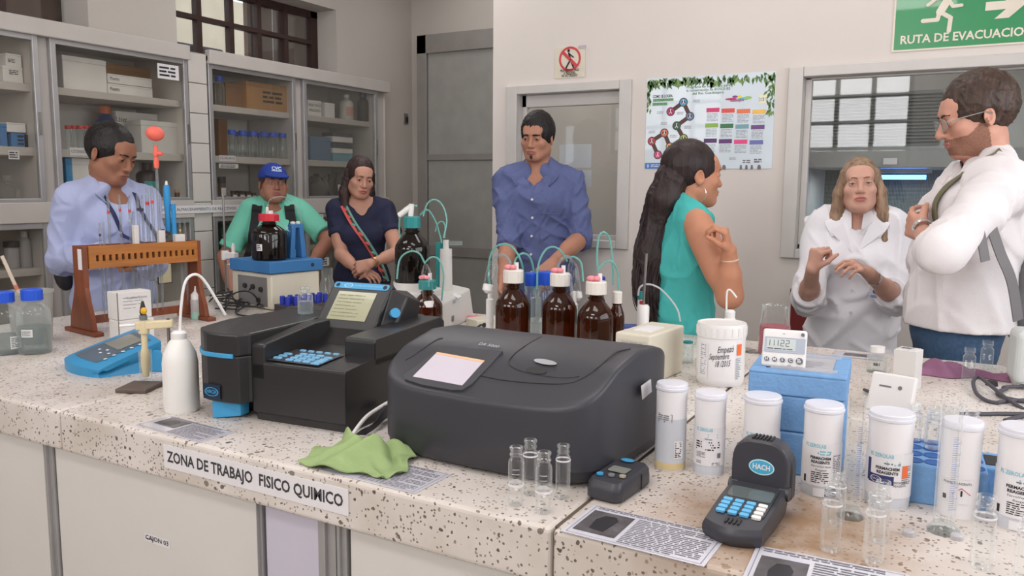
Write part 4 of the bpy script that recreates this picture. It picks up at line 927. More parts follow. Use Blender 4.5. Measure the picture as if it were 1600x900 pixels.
def pipette(x, yt, r, label, off, z0=.05, mark=None, name='pipette'):
    P = rackpt(x, off); zt = hz(P, x, yt)
    t = thing(name, label, 'pipette', (P[0], P[1], ZC + z0)); h = zt - ZC - z0
    B().lathe([(r * .3, 0), (r * .45, .02), (r, .06), (r, h * .93), (r * .8, h * .95), (r * .8, h)], seg=12, cap=False).build('tube', PIP, t, True, **L_)
    if mark: B().lathe([(r * 1.05, h * .86), (r * 1.05, h * .885)], seg=12).build('mark', mark, t, True, **L_)
RM = M('red_mark', (200, 70, 70), .5); DM = M('dark_mark', (60, 56, 70), .5)
for k, (x, yt, r, m_, lb) in enumerate(((157, 348, .004, DM, 'shortest thin pipette at the left end of the rack'), (163, 347, .004, None, 'second short pipette from the left end of the rack'), (172, 308, .005, RM, 'tall pipette with a red mark third from the left'),
      (190, 304, .004, RM, 'slim pipette crossing the badge of the man with a lanyard'), (205, 306, .005, RM, 'pipette in front of the shirt logo'), (210, 330, .006, None, 'shorter pipette right beside the one at the shirt logo'), (218, 303, .005, DM, 'pipette just right of the shirt logo'), (225, 304, .0045, DM, 'thin pipette left of the thick pair'),
      (233, 293, .007, RM, 'thick pipette left of the bulb with a red ring'), (241, 290, .006, RM, 'pipette next to the orange bulb stem'), (282, 342, .004, M('yellow_mark', (200, 180, 90), .5), 'short pipette with a yellow mark near the right end'), (290, 346, .004, None, 'last short pipette at the right end of the rack'))):
    pipette(x, yt, r, lb, .03 + .018 * (k % 3), mark=m_)
pipette(250, 256, .0055, 'tall pipette carrying the orange rubber bulb', .04, mark=None)
P = rackpt(250, .04); d_ = depth(P); k_ = d_ / FPX
zs = hz(P, 250, 258)
t = thing('pipette_bulb', 'orange rubber pipette bulb on the tallest pipette', 'bulb', (P[0], P[1], zs - .01))
BULB = M('orange_rubber', (232, 108, 92), .55)
B().sphere((P[0], P[1], hz(P, 250, 209)), (.034, .034, .028), 22, 14, rotm('Y', .25)).build('bulb', BULB, t, True)
B().lathe([(.008, -.012), (.010, .0), (.010, .02), (.007, .03), (.011, .038), (.011, .052), (.008, .062), (.010, .075)], (P[0], P[1], zs), 14).cyl((P[0], P[1], zs + .045), (P[0] + .028, P[1] + .008, zs + .042), .007, seg=10).build('valve_stem', BULB, t, True)
P = rackpt(264, .06); zt = hz(P, 264, 290); zb_ = hz(P, 266, 362)
t = thing('micropipette', 'bright blue micropipette standing in the rack right of the bulb', 'micropipette', (P[0], P[1], zb_))
CB = M('bright_blue', (44, 140, 200), .5)
B().lathe([(.004, 0), (.010, .01), (.011, .09), (.013, .11), (.013, .17), (.009, .185)], (P[0], P[1], zb_), 14).build('handle', CB, t, True)
B().lathe([(.006, .185), (.004, .20)], (P[0], P[1], zb_), 10).build('plunger', WHITEP, t, True)
B().cyl((P[0] + .02, P[1] + .012, zb_ - .03), (P[0] + .02, P[1] + .012, zb_ + .11), .009).build('side_barrel', CB, t, True)
B().cyl((P[0] + .02, P[1] + .012, zb_ - .09), (P[0] + .02, P[1] + .012, zb_ - .03), .008).build('tip_cone', RUBBER, t, True)
for k, (x0, x1, y0, y1) in enumerate(((247, 257, 360, 379), (272, 288, 366, 378), (209, 216, 352, 378))):
    P = rackpt((x0 + x1) / 2, .025); w_ = (x1 - x0) * depth(P) / FPX; z0 = hz(P, x0, y1); z1 = hz(P, x0, y0)
    z0 = ZC + HR - .0085
    tag(B(((rotm('Z', ra)), np.array([P[0], P[1], 0]))).box((0, .0, (z0 + z1) / 2), (w_, .02, max(.01, z1 - z0))).build('paper_sleeve', CARD, bevel=.001), ('narrow white sleeve below the orange bulb', 'white sleeve at the right end of the rack', 'slim white sleeve near the middle of the rack')[k], 'sleeve')
# ------------------------------------------------------------ boxes under the rack
def boxpx(fc, r, l, yt, label, mat, name='carton', cat='box', z=ZC, dep=None, lidf=.0, xt=None):
    A = G(*fc, z); R_ = G(*r, z); Lx = G(*l, z); w_ = np.linalg.norm(R_ - A); an = math.atan2(*(R_ - A)[[1, 0]])
    n = np.array([-math.sin(an), math.cos(an), 0]); dp = dep or abs(float(np.dot(Lx - A, n))); h = hz(A, xt or fc[0], yt) - z
    t = thing(name, label, cat, tuple(A), an)
    return t, w_, dp, h
t, w_, dp, h = boxpx((187, 541), (242, 533), (166, 528), 502, 'lower white carton with handwriting under the pipette rack', CARD, dep=.07)
B().span((0, 0, 0), (w_, dp, h)).build('body', CARD, t, bevel=.002, **L_)
b = B(); f = frame((0, -.0006, 0), (1, 0, 0), (0, 0, 1)); text(b, 'Laryson T', .022, f, w_ * .5, h * .45, .0004, width=w_ * .7, rot=.2); b.build('handwriting', INK, t, **L_)
for xx in (0, ): B().span((-.001, -.001, 0), (.002, .001, h)).build('taped_edge', M('tape_brown', (120, 110, 100), .6), t, **L_)
P = np.array(t.location); h1 = h
t = thing('carton', 'upper white carton with faint handwriting stacked under the pipette rack', 'box', (P[0] - .006, P[1] + .004, ZC + h1 + .001), math.atan2(math.sin(WM[t.name].to_euler().z), math.cos(WM[t.name].to_euler().z)) + .03)
h2 = hz(P, 183, 459) - ZC - h1
B().span((0, 0, 0), (w_ * .97, dp, h2)).build('body', CARD, t, bevel=.002, **L_)
b = B(); lines(b, f, w_ * .15, h2 * .85, w_ * .7, h2 * .5, 4, .0004, .8, .12); b.build('handwriting', GREYINK, t, **L_)
b = B(); text(b, 'Vaselina Suaves', .014, f, w_ * .55, h2 * .78, .0004, width=w_ * .6); b.build('handwriting', M('faint_ink', (150, 148, 160), .6), t, **L_)
B().span((-.001, -.001, 0), (.002, .001, h2)).build('taped_edge', M('tape_brown', (120, 110, 100), .6), t, **L_)
# ------------------------------------------------------------ blue bench meter
FR = G(134, 594); BR = G(256, 578); FL = G(88, 570)
an = math.atan2(*(BR - FR)[[1, 0]]); Lm = np.linalg.norm(BR - FR); nn = np.array([-math.sin(an), math.cos(an), 0]); Wm = max(.13, float(np.dot(FL - FR, nn)))
MBL = M('meter_blue', (50, 138, 186), .42, var=.03)
t = thing('bench_meter', 'blue wedge-shaped bench meter with a grey display', 'meter', tuple(FR), an)
Hm = hz(BR, 222, 535) - ZC
def mz(u, v):   # top height over u (0 front..1 back)
    return .022 + (Hm - .022) * min(1, u) ** .9
def mtop(i, j):
    u, v = i, j; x = u * Lm * .98; ins = .03 * (1 - u) ** 2 * 4 * (v - .5) ** 2 * 2
    x0 = .035 * (2 * v - 1) ** 2 - .03 * v
    x = x0 * (1 - u) * 1.0 + x * 1.0
    return np.array([x, v * Wm, mz(u, v) + .006 * math.sin(math.pi * v)])
nu, nv_ = 16, 12
b = B(); b.grid(lambda i, j: mtop(i, j), nu, nv_)
edge = [mtop(i / nu, 0) for i in range(nu + 1)] + [mtop(1, j / nv_) for j in range(1, nv_ + 1)] + [mtop(1 - i / nu, 1) for i in range(1, nu + 1)] + [mtop(0, 1 - j / nv_) for j in range(1, nv_)]
n = len(edge); mid = [e * np.array([1, 1, 0]) + np.array([0, .014 if k <= nu else 0, max(.010, e[2] * .45)]) for k, e in enumerate(edge)]; bot = [np.array([e[0], e[1], 0]) for e in edge]
rim = [e - np.array([0, 0, .014 if e[2] > .03 else .006]) for e in edge]
V = edge + rim + mid + bot
b.add(V, [(k * 1 + j * n, (k + 1) % n + j * n, (k + 1) % n + (j + 1) * n, k + (j + 1) * n) for j in range(3) for k in range(n)] + [tuple(3 * n + k for k in range(n))])
mo = b.build('housing', MBL, t, True, auto=40, **L_)
def mpt(u, v, n=0.0): return mtop(u, v) + np.array([0, 0, n])
def mpatch(u0, v0, u1, v1, lift, name, mat, nu=6):
    b = B(); b.grid(lambda i, j: mpt(u0 + (u1 - u0) * i, v0 + (v1 - v0) * j, lift), nu, 4); return b.build(name, mat, t, **L_)
mpatch(.14, .16, .92, .80, .0012, 'control_panel', M('slate_panel', (84, 98, 112), .4))
mpatch(.50, .24, .84, .74, .0022, 'display', M('meter_lcd', (128, 132, 124), .25))
for k in range(5):
    p = mpt(.25 + .125 * k, .08 + .06, .003); B().sphere(p, (.006, .0045, .002), 10, 6).build('key', WHITEP, t, True, **L_)
for u, v in ((.33, .36), (.38, .5), (.42, .36), (.37, .24)): B().sphere(mpt(u, v, .003), (.005, .004, .002), 10, 6).build('key', WHITEP, t, True, **L_)
B().hexa([(Lm * .82, .0, 0), (Lm * 1.0, -.045, 0), (Lm * 1.02, .03, 0), (Lm * .9, .05, 0), (Lm * .84, .01, Hm * .75), (Lm * .95, -.02, Hm * .7), (Lm * .98, .03, Hm * .75), (Lm * .9, .05, Hm * .8)]).build('rear_socket_block', MBL, t, bevel=.004, **L_)
# ------------------------------------------------------------ electrode stand
C0 = G(232, 614); an = math.atan2(*(G(268, 596) - C0)[[1, 0]])
t = thing('electrode_stand', 'cream electrode arm on a dark metal base plate beside the blue meter', 'stand', tuple(C0), an)
B().span((-.012, 0, 0), (.085, .085, .012)).build('base_plate', M('cast_metal', (96, 84, 76), .55, var=.15), t, bevel=.003, **L_)
CRE = M('cream_arm', (214, 200, 164), .5); EP = G(229, 602); RP = G(267, 600); RP[2] = EP[2] = ZC + .012
zarm = hz(EP, 229, 509); zr = hz(RP, 267, 497); ex = (RP - EP) / np.linalg.norm(RP - EP); ey = np.array([-ex[1], ex[0], 0]); ez = np.array([0, 0, 1.0]); La = np.linalg.norm(RP - EP)
wp = lambda x, y, z: EP * [1, 1, 0] + ex * x + ey * y + ez * z
B().cyl(RP, RP + ez * (zr - RP[2]), .0045).build('rod', STEEL, t, True)
B().hexa([wp(-.02, -.012, zarm - .010), wp(La + .012, -.012, zarm - .006), wp(La + .012, .012, zarm - .006), wp(-.02, .012, zarm - .010), wp(-.02, -.012, zarm + .012), wp(La + .012, -.012, zarm + .015), wp(La + .012, .012, zarm + .015), wp(-.02, .012, zarm + .012)]).build('arm', CRE, t, bevel=.003)
B().cyl(wp(0, 0, zarm - .02), wp(0, 0, zarm + .016), .014, seg=14).build('clamp', CRE, t, True)
B().cyl(wp(-.06, 0, zarm + .002), wp(-.018, 0, zarm + .004), .004, seg=8).build('cross_pin', WHITEP, t, True)
he = zarm - ZC - .025
t2 = thing('ph_electrode', 'cream electrode with a yellow-tagged cable held by the cream arm', 'electrode', (EP[0], EP[1], ZC + .025))
B().lathe([(.008, 0), (.012, .03), (.012, .065), (.008, .08), (.008, he + .016)], seg=14).build('body', CRE, t2, True, **L_)
B().lathe([(.010, he + .016), (.010, he + .030)], seg=12).build('collar', M('grey_rubber', (110, 116, 116), .6), t2, True, **L_)
B().lathe([(.007, he + .03), (.009, he + .038), (.006, he + .055), (.003, he + .068)], seg=12).build('connector', RUBBER, t2, True, **L_)
B().sphere((.006, -.002, he + .042), (.010, .008, .010), 10, 8).build('yellow_tag', M('yellow_plastic', (222, 170, 40), .4), t2, True, **L_)
t3 = thing('storage_vial', 'clear storage tube around the tip of the cream electrode', 'tube', (EP[0], EP[1], ZC + .013))
B().lathe([(.004, 0), (.015, .003), (.0165, .02), (.0165, .085)], seg=18, cap=False).build('tube', GLASS, t3, True, **L_)
# ------------------------------------------------------------ wash bottle
def wash(x, y, hw, yt, label, pts, rt_=.0035, capk=.42):
    C, r = stand(x, y, hw); h = hz(C, x, yt) - ZC
    t = thing('wash_bottle', label, 'bottle', tuple(C))
    B().lathe([(r * .92, 0), (r, .008), (r, h * .60), (r * .92, h * .72), (r * .6, h * .86), (r * .42, h * .9)], seg=28).build('body', M('wash_plastic', (228, 226, 222), .35, var=.015, sss=.15), t, True, **L_)
    B().lathe([(r * capk, h * .88), (r * capk * 1.05, h * .97), (r * capk * .7, h)], seg=24).build('cap', WHITEP, t, True, **L_)
    d0 = np.linalg.norm(C[:2]); P = []
    for px_, py_, dk in pts:
        d = ray(px_, py_); P.append(O0 + d * (d0 + dk) / np.linalg.norm(d[:2]))
    B().tube(catmull(P, 8), rt_, 10).build('spout', WHITEP, t, True)
wash(285, 648, 27, 516, 'white wash bottle with a long bent spout at left of the black spectrophotometer', [(281, 520, 0), (283, 480, 0), (289, 442, 0), (303, 429, .01), (318, 437, .02), (338, 468, .03), (352, 492, .04)])
wash(1137, 580, 14, 484, 'small wash bottle with a bent white spout behind the white jar', [(1135, 484, 0), (1135.5, 460, 0), (1138, 453, 0), (1143, 455, 0), (1151, 465, 0)], .003, .55)
C, r = stand(307, 500, 8); h = hz(C, 307, 447) - ZC
t = thing('dropper_bottle', 'small milky dropper bottle with pale green liquid in front of the rack end', 'bottle', tuple(C))
B().lathe([(r, 0), (r, h * .58), (r * .85, h * .62)], seg=16).build('body', TRANSL, t, True, **L_)
B().lathe([(r * .9, h * .6), (r * .9, h * .75), (r * .25, h * .85), (r * .12, h)], seg=16).build('tip', WHITEP, t, True, **L_)
B().lathe([(r * 1.01, .004), (r * 1.01, h * .22)], seg=16).build('liquid', M('pale_green_liquid', (150, 196, 180), .3), t, True, **L_)
# ============================================================ PEOPLE
def smin(a, b, k):
    h = np.clip(.5 + .5 * (b - a) / k, 0, 1); return b + (a - b) * h - k * h * (1 - h)
class Sdf:
    """smooth union of tapered limbs and ellipsoids, meshed with surface nets"""
    def __init__(s): s.ops = []; s.R = I3; s.t = np.zeros(3); s.k = 1.0; s.fold = None; s.cuts = []
    def at(s, R=I3, t=(0, 0, 0), k=1.0): s.R = np.asarray(R, float); s.t = np.asarray(t, float); s.k = k; return s
    def W(s, p): return s.R @ (np.asarray(p, float) * s.k) + s.t
    def rc(s, a, b, ra, rb, k=.02, sub=False, cap=False, flat=None):
        a, b = s.W(a), s.W(b); ra *= s.k; rb *= s.k; k *= s.k; ba = b - a; L2 = float(ba @ ba) + 1e-12; m = max(ra, rb)
        fd = None if flat is None else (s.R @ np.asarray(flat[0], float), flat[1])
        def fn(X, Y, Z):
            px_, py_, pz_ = X - a[0], Y - a[1], Z - a[2]
            h = np.clip((px_ * ba[0] + py_ * ba[1] + pz_ * ba[2]) / L2, 0, 1)
            dx, dy, dz = px_ - h * ba[0], py_ - h * ba[1], pz_ - h * ba[2]
            if fd is not None:
                q_ = (dx * fd[0][0] + dy * fd[0][1] + dz * fd[0][2]) * (fd[1] - 1); dx, dy, dz = dx + fd[0][0] * q_, dy + fd[0][1] * q_, dz + fd[0][2] * q_
            d = np.sqrt(dx * dx + dy * dy + dz * dz) - (ra + h * (rb - ra))
            if cap:
                L = math.sqrt(L2); d = np.maximum(d, (px_ * ba[0] + py_ * ba[1] + pz_ * ba[2]) / L - L)
            return d
        s.ops.append((fn, np.minimum(a, b) - m, np.maximum(a, b) + m, k, sub)); return s
    def el(s, c, r, k=.02, R=None, sub=False):
        c = s.W(c); r = np.asarray(r, float) * s.k; k *= s.k; M_ = s.R if R is None else s.R @ np.asarray(R); ext = np.sqrt((M_ ** 2) @ (r ** 2))
        def fn(X, Y, Z):
            d = [X - c[0], Y - c[1], Z - c[2]]; q_ = [M_[0, i] * d[0] + M_[1, i] * d[1] + M_[2, i] * d[2] for i in range(3)]
            k0 = np.sqrt(sum((q_[i] / r[i]) ** 2 for i in range(3))); k1 = np.sqrt(sum((q_[i] / r[i] ** 2) ** 2 for i in range(3))) + 1e-9
            return k0 * (k0 - 1) / k1
        s.ops.append((fn, c - ext, c + ext, k, sub)); return s
    def cut(s, n, p): s.cuts.append((s.R @ np.asarray(n, float), s.W(p))); return s   # keeps the side n points away from
    def field(s, xs, ys, zs):
        F = np.full((len(xs), len(ys), len(zs)), .1, np.float32); ax = (xs, ys, zs)
        for fn, lo, hi, k, sub in s.ops:
            sl = []
            for i in range(3):
                a = np.searchsorted(ax[i], lo[i] - k - .03); b_ = np.searchsorted(ax[i], hi[i] + k + .03); sl.append(slice(a, b_))
            if any(q_.stop <= q_.start for q_ in sl): continue
            d = fn(xs[sl[0], None, None], ys[None, sl[1], None], zs[None, None, sl[2]]).astype(np.float32)
            sl = tuple(sl)
            F[sl] = -smin(-F[sl], d, k) if sub else smin(F[sl], d, k)
        X, Y, Z = xs[:, None, None], ys[None, :, None], zs[None, None, :]
        if s.fold: F += s.fold(X, Y, Z).astype(np.float32)
        for n, p in s.cuts: F = np.maximum(F, (X - p[0]) * n[0] + (Y - p[1]) * n[1] + (Z - p[2]) * n[2])
        return F
    def mesh(s, lo, hi, vox):
        xs, ys, zs = (np.arange(lo[i], hi[i] + vox, vox) for i in range(3))
        return nets(s.field(xs, ys, zs), xs, ys, zs)
    def bounds(s, pad=.03):
        P = [(o[1], o[2]) for o in s.ops if not o[4]]
        return np.min([p[0] for p in P], 0) - pad, np.max([p[1] for p in P], 0) + pad
    def val(s, p):
        x, y, z = (np.array([v]) for v in p); d = .1
        for fn, lo, hi, k, sub in s.ops:
            e = fn(x[:, None, None], y[None, :, None], z[None, None, :])[0, 0, 0]
            d = -smin(-d, e, k) if sub else smin(d, e, k)
        return d
def nets(F, xs, ys, zs):
    S = F < 0
    c = sum(S[i:S.shape[0] - 1 + i, j:S.shape[1] - 1 + j, k:S.shape[2] - 1 + k].astype(np.int8) for i in (0, 1) for j in (0, 1) for k in (0, 1))
    act = (c > 0) & (c < 8); I, J, K = np.nonzero(act); n = len(I)
    if n == 0: return np.zeros((0, 3)), np.zeros((0, 4), int)
    idx = np.full(c.shape, -1, np.int64); idx[I, J, K] = np.arange(n)
    P = np.zeros((n, 3)); N = np.zeros(n); cor = [(a, b_, d) for a in (0, 1) for b_ in (0, 1) for d in (0, 1)]
    val = {q_: F[I + q_[0], J + q_[1], K + q_[2]] for q_ in cor}
    for a in cor:
        for ax in range(3):
            if a[ax] == 0:
                b_ = list(a); b_[ax] = 1; b_ = tuple(b_); va, vb = val[a], val[b_]; m = (va < 0) != (vb < 0)
                t = np.where(m, va / np.where(m, va - vb, 1), 0); q_ = np.tile(np.array(a, float), (n, 1)); q_[:, ax] += t
                P[m] += q_[m]; N[m] += 1
    P /= N[:, None]
    V = np.stack([xs[I] + P[:, 0] * (xs[1] - xs[0]), ys[J] + P[:, 1] * (ys[1] - ys[0]), zs[K] + P[:, 2] * (zs[1] - zs[0])], 1)
    Q = []
    for ax in range(3):
        sl0 = [slice(None)] * 3; sl1 = [slice(None)] * 3; sl0[ax] = slice(0, -1); sl1[ax] = slice(1, None)
        a = S[tuple(sl0)]; b_ = S[tuple(sl1)]; ii = np.array(np.nonzero(a != b_)).T; u, v = (ax + 1) % 3, (ax + 2) % 3
        ok = (ii[:, u] > 0) & (ii[:, v] > 0) & (ii[:, u] < S.shape[u] - 1) & (ii[:, v] < S.shape[v] - 1); ii = ii[ok]
        ins = a[tuple(ii.T)]
        def cell(du, dv): q_ = ii.copy(); q_[:, u] -= du; q_[:, v] -= dv; return idx[tuple(q_.T)]
        q_ = np.stack([cell(1, 1), cell(0, 1), cell(0, 0), cell(1, 0)], 1); q_[~ins] = q_[~ins][:, ::-1]; Q.append(q_)
    Q = np.vstack(Q); return V, Q[(Q >= 0).all(1)]
def npmesh(name, chunks, mats, parent, midx=None):
    V = []; Fq = []; n = 0
    for v, q_ in chunks: V.append(v); Fq.append(q_ + n); n += len(v)
    V = np.vstack(V).astype(np.float32); Fq = np.vstack(Fq).astype(np.int32)
    me = bpy.data.meshes.new(name); me.vertices.add(len(V)); me.vertices.foreach_set('co', V.ravel())
    me.loops.add(Fq.size); me.loops.foreach_set('vertex_index', Fq.ravel()); me.polygons.add(len(Fq))
    me.polygons.foreach_set('loop_start', np.arange(0, Fq.size, 4, dtype=np.int32)); me.polygons.foreach_set('loop_total', np.full(len(Fq), 4, np.int32))
    for m in mats: me.materials.append(m)
    if midx is not None: me.polygons.foreach_set('material_index', midx(V[Fq].mean(1)).astype(np.int32))
    me.polygons.foreach_set('use_smooth', np.ones(len(Fq), bool)); me.update(calc_edges=True); me.validate()
    o = bpy.data.objects.new(name, me); COL.objects.link(o); o.parent = parent; WM[o.name] = WM[parent.name]
    return o
def folds(seed, amp, f=28.0, dirs=6, vert=.5):
    r = np.random.RandomState(seed); D = r.normal(size=(dirs, 3)); D[:, 2] *= vert; D /= np.linalg.norm(D, axis=1)[:, None]; E = r.normal(size=(dirs, 3)); ph = r.uniform(0, 6.28, (dirs, 2)); fr = f * r.uniform(.5, 1.5, dirs)
    def fn(X, Y, Z):
        o = 0
        for i in range(dirs):
            w_ = np.sin(fr[i] * .45 * (E[i, 0] * X + E[i, 1] * Y + E[i, 2] * Z) + ph[i, 1])
            o = np.maximum(o, (1 - np.abs(np.sin(fr[i] * (D[i, 0] * X + D[i, 1] * Y + D[i, 2] * Z) * .5 + 1.3 * w_ + ph[i, 0]))) ** 2 * (w_ * .5 + .5))
        return -amp * (o * 2 - .7)
    return fn
def euler(yaw, pitch, roll): return np.array((Matrix.Rotation(math.radians(yaw), 3, 'Z') @ Matrix.Rotation(math.radians(pitch), 3, 'X') @ Matrix.Rotation(math.radians(roll), 3, 'Y')))
def hand_ops(S, wrist, d, n, side, curl=(25, 30, 32, 36), thumb=25, s=1.0, spread=1.0):
    """wrist->knuckles direction d, palm-side normal n, side +1: thumb on the +l side"""
    d = np.asarray(d, float); d /= np.linalg.norm(d); n = np.asarray(n, float); n = n - d * (n @ d); n /= np.linalg.norm(n); l = np.cross(d, n) * side
    S.at(); w_ = np.asarray(wrist, float)
    kn = [w_ + d * (.085 * s - .004 * abs(i - 1)) + l * (.033 - .0215 * i) * s for i in range(4)]
    for i in range(4): S.rc(w_ + l * (.016 - .011 * i) * s, kn[i], .0165 * s, .0125 * s, .012)
    S.el(w_ + d * .03 * s + l * .022 * s + n * .010 * s, np.array((.018, .018, .018)) * s, .012)
    Ls = ((.042, .026, .020), (.047, .030, .021), (.043, .028, .021), (.034, .021, .019))
    for i in range(4):
        p = kn[i]; a = 0; dd_ = d + l * (.10 - .065 * i) * spread; dd_ = dd_ / np.linalg.norm(dd_); r0 = (.0095, .0098, .0094, .0083)[i] * s
        for j in range(3):
            a += math.radians(curl[i] * (1.0, 1.15, .7)[j]); q_ = p + (dd_ * math.cos(a) + n * math.sin(a)) * Ls[i][j] * s
            S.rc(p, q_, r0 * (1 - .1 * j), r0 * (1 - .1 * (j + 1)), .004); p = q_
    p = w_ + d * .022 * s + l * .028 * s + n * .006 * s; ta = math.radians(thumb); td = d * .72 + l * .6 + n * (.2 + .5 * math.sin(ta)); td /= np.linalg.norm(td); q_ = p + td * .042 * s; S.rc(p, q_, .014 * s, .0115 * s, .008)
    td = d * .95 + l * .15 + n * (.2 + .7 * math.sin(ta)); td /= np.linalg.norm(td); r_ = q_ + td * .030 * s; S.rc(q_, r_, .0112 * s, .0095 * s, .005); td = td + n * .4 * math.sin(ta); td /= np.linalg.norm(td); S.rc(r_, r_ + td * .022 * s, .0098 * s, .0075 * s, .004)
    return kn
def torso_ops(S, s, fem, fat, e=0.0, lean=0.0):
    Sh = np.eye(3); Sh[1, 2] = lean; S.at(Sh, (0, -lean * 1.4 * s, 0), s); w_ = .93 if fem else 1.0
    S.el((0, .005, .93), ((.165 if not fem else .172) + e + fat * .5, .118 + e + fat * .5, .15 + e), .05)
    S.el((0, .0 - fat * .25, 1.06), ((.142 if not fem else .126) + e + fat, .102 + e + fat * .9, .17 + e), .06)
    S.el((0, .008, 1.235), (.160 * w_ + e + fat * .5, .112 + e + fat * .4, .185 + e), .06)
    S.rc((-.135 * w_, .012, 1.372), (.135 * w_, .012, 1.372), .060 + e, .060 + e, .05, flat=((0, 1, 0), .95))
    for q_ in (-1, 1):
        S.rc((0, .022, 1.455), (.135 * w_ * q_, .012, 1.392), .042 + e, .046 + e, .04)
        if fem: S.el((.068 * q_, -.085, 1.225), (.062 + e, .058 + e, .062 + e), .035)
        else: S.el((.07 * q_, -.065, 1.27), (.075 + e, .05 + e, .07 + e), .05)
def head_ops(S, R, c, k, fem=False, lids=.5, jaw=1.0, nose=1.0, wide=1.0, mouth=0.0, chinf=0.0, pouch=0.0):
    S.at(R, c, k)
    S.el((0, .018, .028), (.0745 * wide, .094, .086), .03)
    S.el((0, -.035, -.040), (.060 * wide, .058, .078), .03)
    S.el((0, -.012, -.055), (.062 * wide * jaw, .055, .055), .03)
    S.el((0, -.066 - chinf, -.098), (.026 * jaw, .022, .017), .028)
    for q_ in (-1, 1):
        S.rc((.050 * q_ * wide * jaw, .005, -.062), (.020 * q_ * jaw, -.068, -.096), .020, .018, .025)
        S.el((.044 * q_ * wide, -.060, -.026), (.022, .022, .020), .022)
        if pouch: S.el((.040 * q_, -.058, -.062), (.024, .026, .026 * pouch), .022)
    S.rc((-.030, -.083, .022), (.030, -.083, .022), .013, .013, .018)
    S.el((0, -.060, .046), (.052, .028, .032), .03)
    for q_ in (-1, 1): S.el((.032 * q_, -.103, -.002), (.0185, .014, .0125), .012, sub=True)
    S.rc((0, -.088, .010), (0, -.108 * nose, -.032), .0078, .0112 * nose, .010); S.el((0, -.112 * nose + .004, -.036), (.0105, .010, .009), .008)
    for q_ in (-1, 1): S.el((.0125 * q_, -.098, -.038), (.0085, .011, .0078), .006); S.el((.007 * q_, -.106, -.047), (.004, .006, .003), .003, sub=True)
    S.el((0, -.088, -.066), (.026, .014, .018), .014)
    S.el((0, -.0985, -.0635 + .001), (.0225, .0085, .0048), .004); S.el((0, -.0965, -.0735 - mouth), (.0195, .0088, .0058), .004)
    S.rc((-.024, -.103, -.0685), (.024, -.103, -.0685), .0022, .0022, .003, sub=True)
    for q_ in (-1, 1):
        S.el((.0315 * q_, -.0800, .0), (.0142, .0142, .0136), .004)
        if lids > .05: S.el((.0315 * q_, -.0955, -.0015), (.0125, .010, .0062 * lids), .002, sub=True)
        Re = np.array(Matrix.Rotation(.35 * q_, 3, 'Z') @ Matrix.Rotation(-.2, 3, 'X'))
        S.el((.0775 * q_ * wide, .012, -.012), (.0085, .019, .031), .006, R=Re); S.el((.0845 * q_ * wide, .008, -.010), (.006, .0105, .018), .004, R=Re, sub=True)
    nb = R.T @ (np.zeros(3))
SKIN = {}
def skin(name, rgb): return M('skin_' + name, rgb, .5, sss=.12, var=.05, scale=30, bump=.05, bscale=500, spec=.35)
def hairm(name, rgb): return M('hair_' + name, rgb, .45, var=.45, scale=60, stretch=(1, 1, .12), bump=.5, bscale=220, spec=.4)
EYEW = M('eye_white', (214, 208, 204), .2); IRIS = M('iris_brown', (60, 40, 30), .15); PUP = M('pupil', (14, 12, 12), .1)
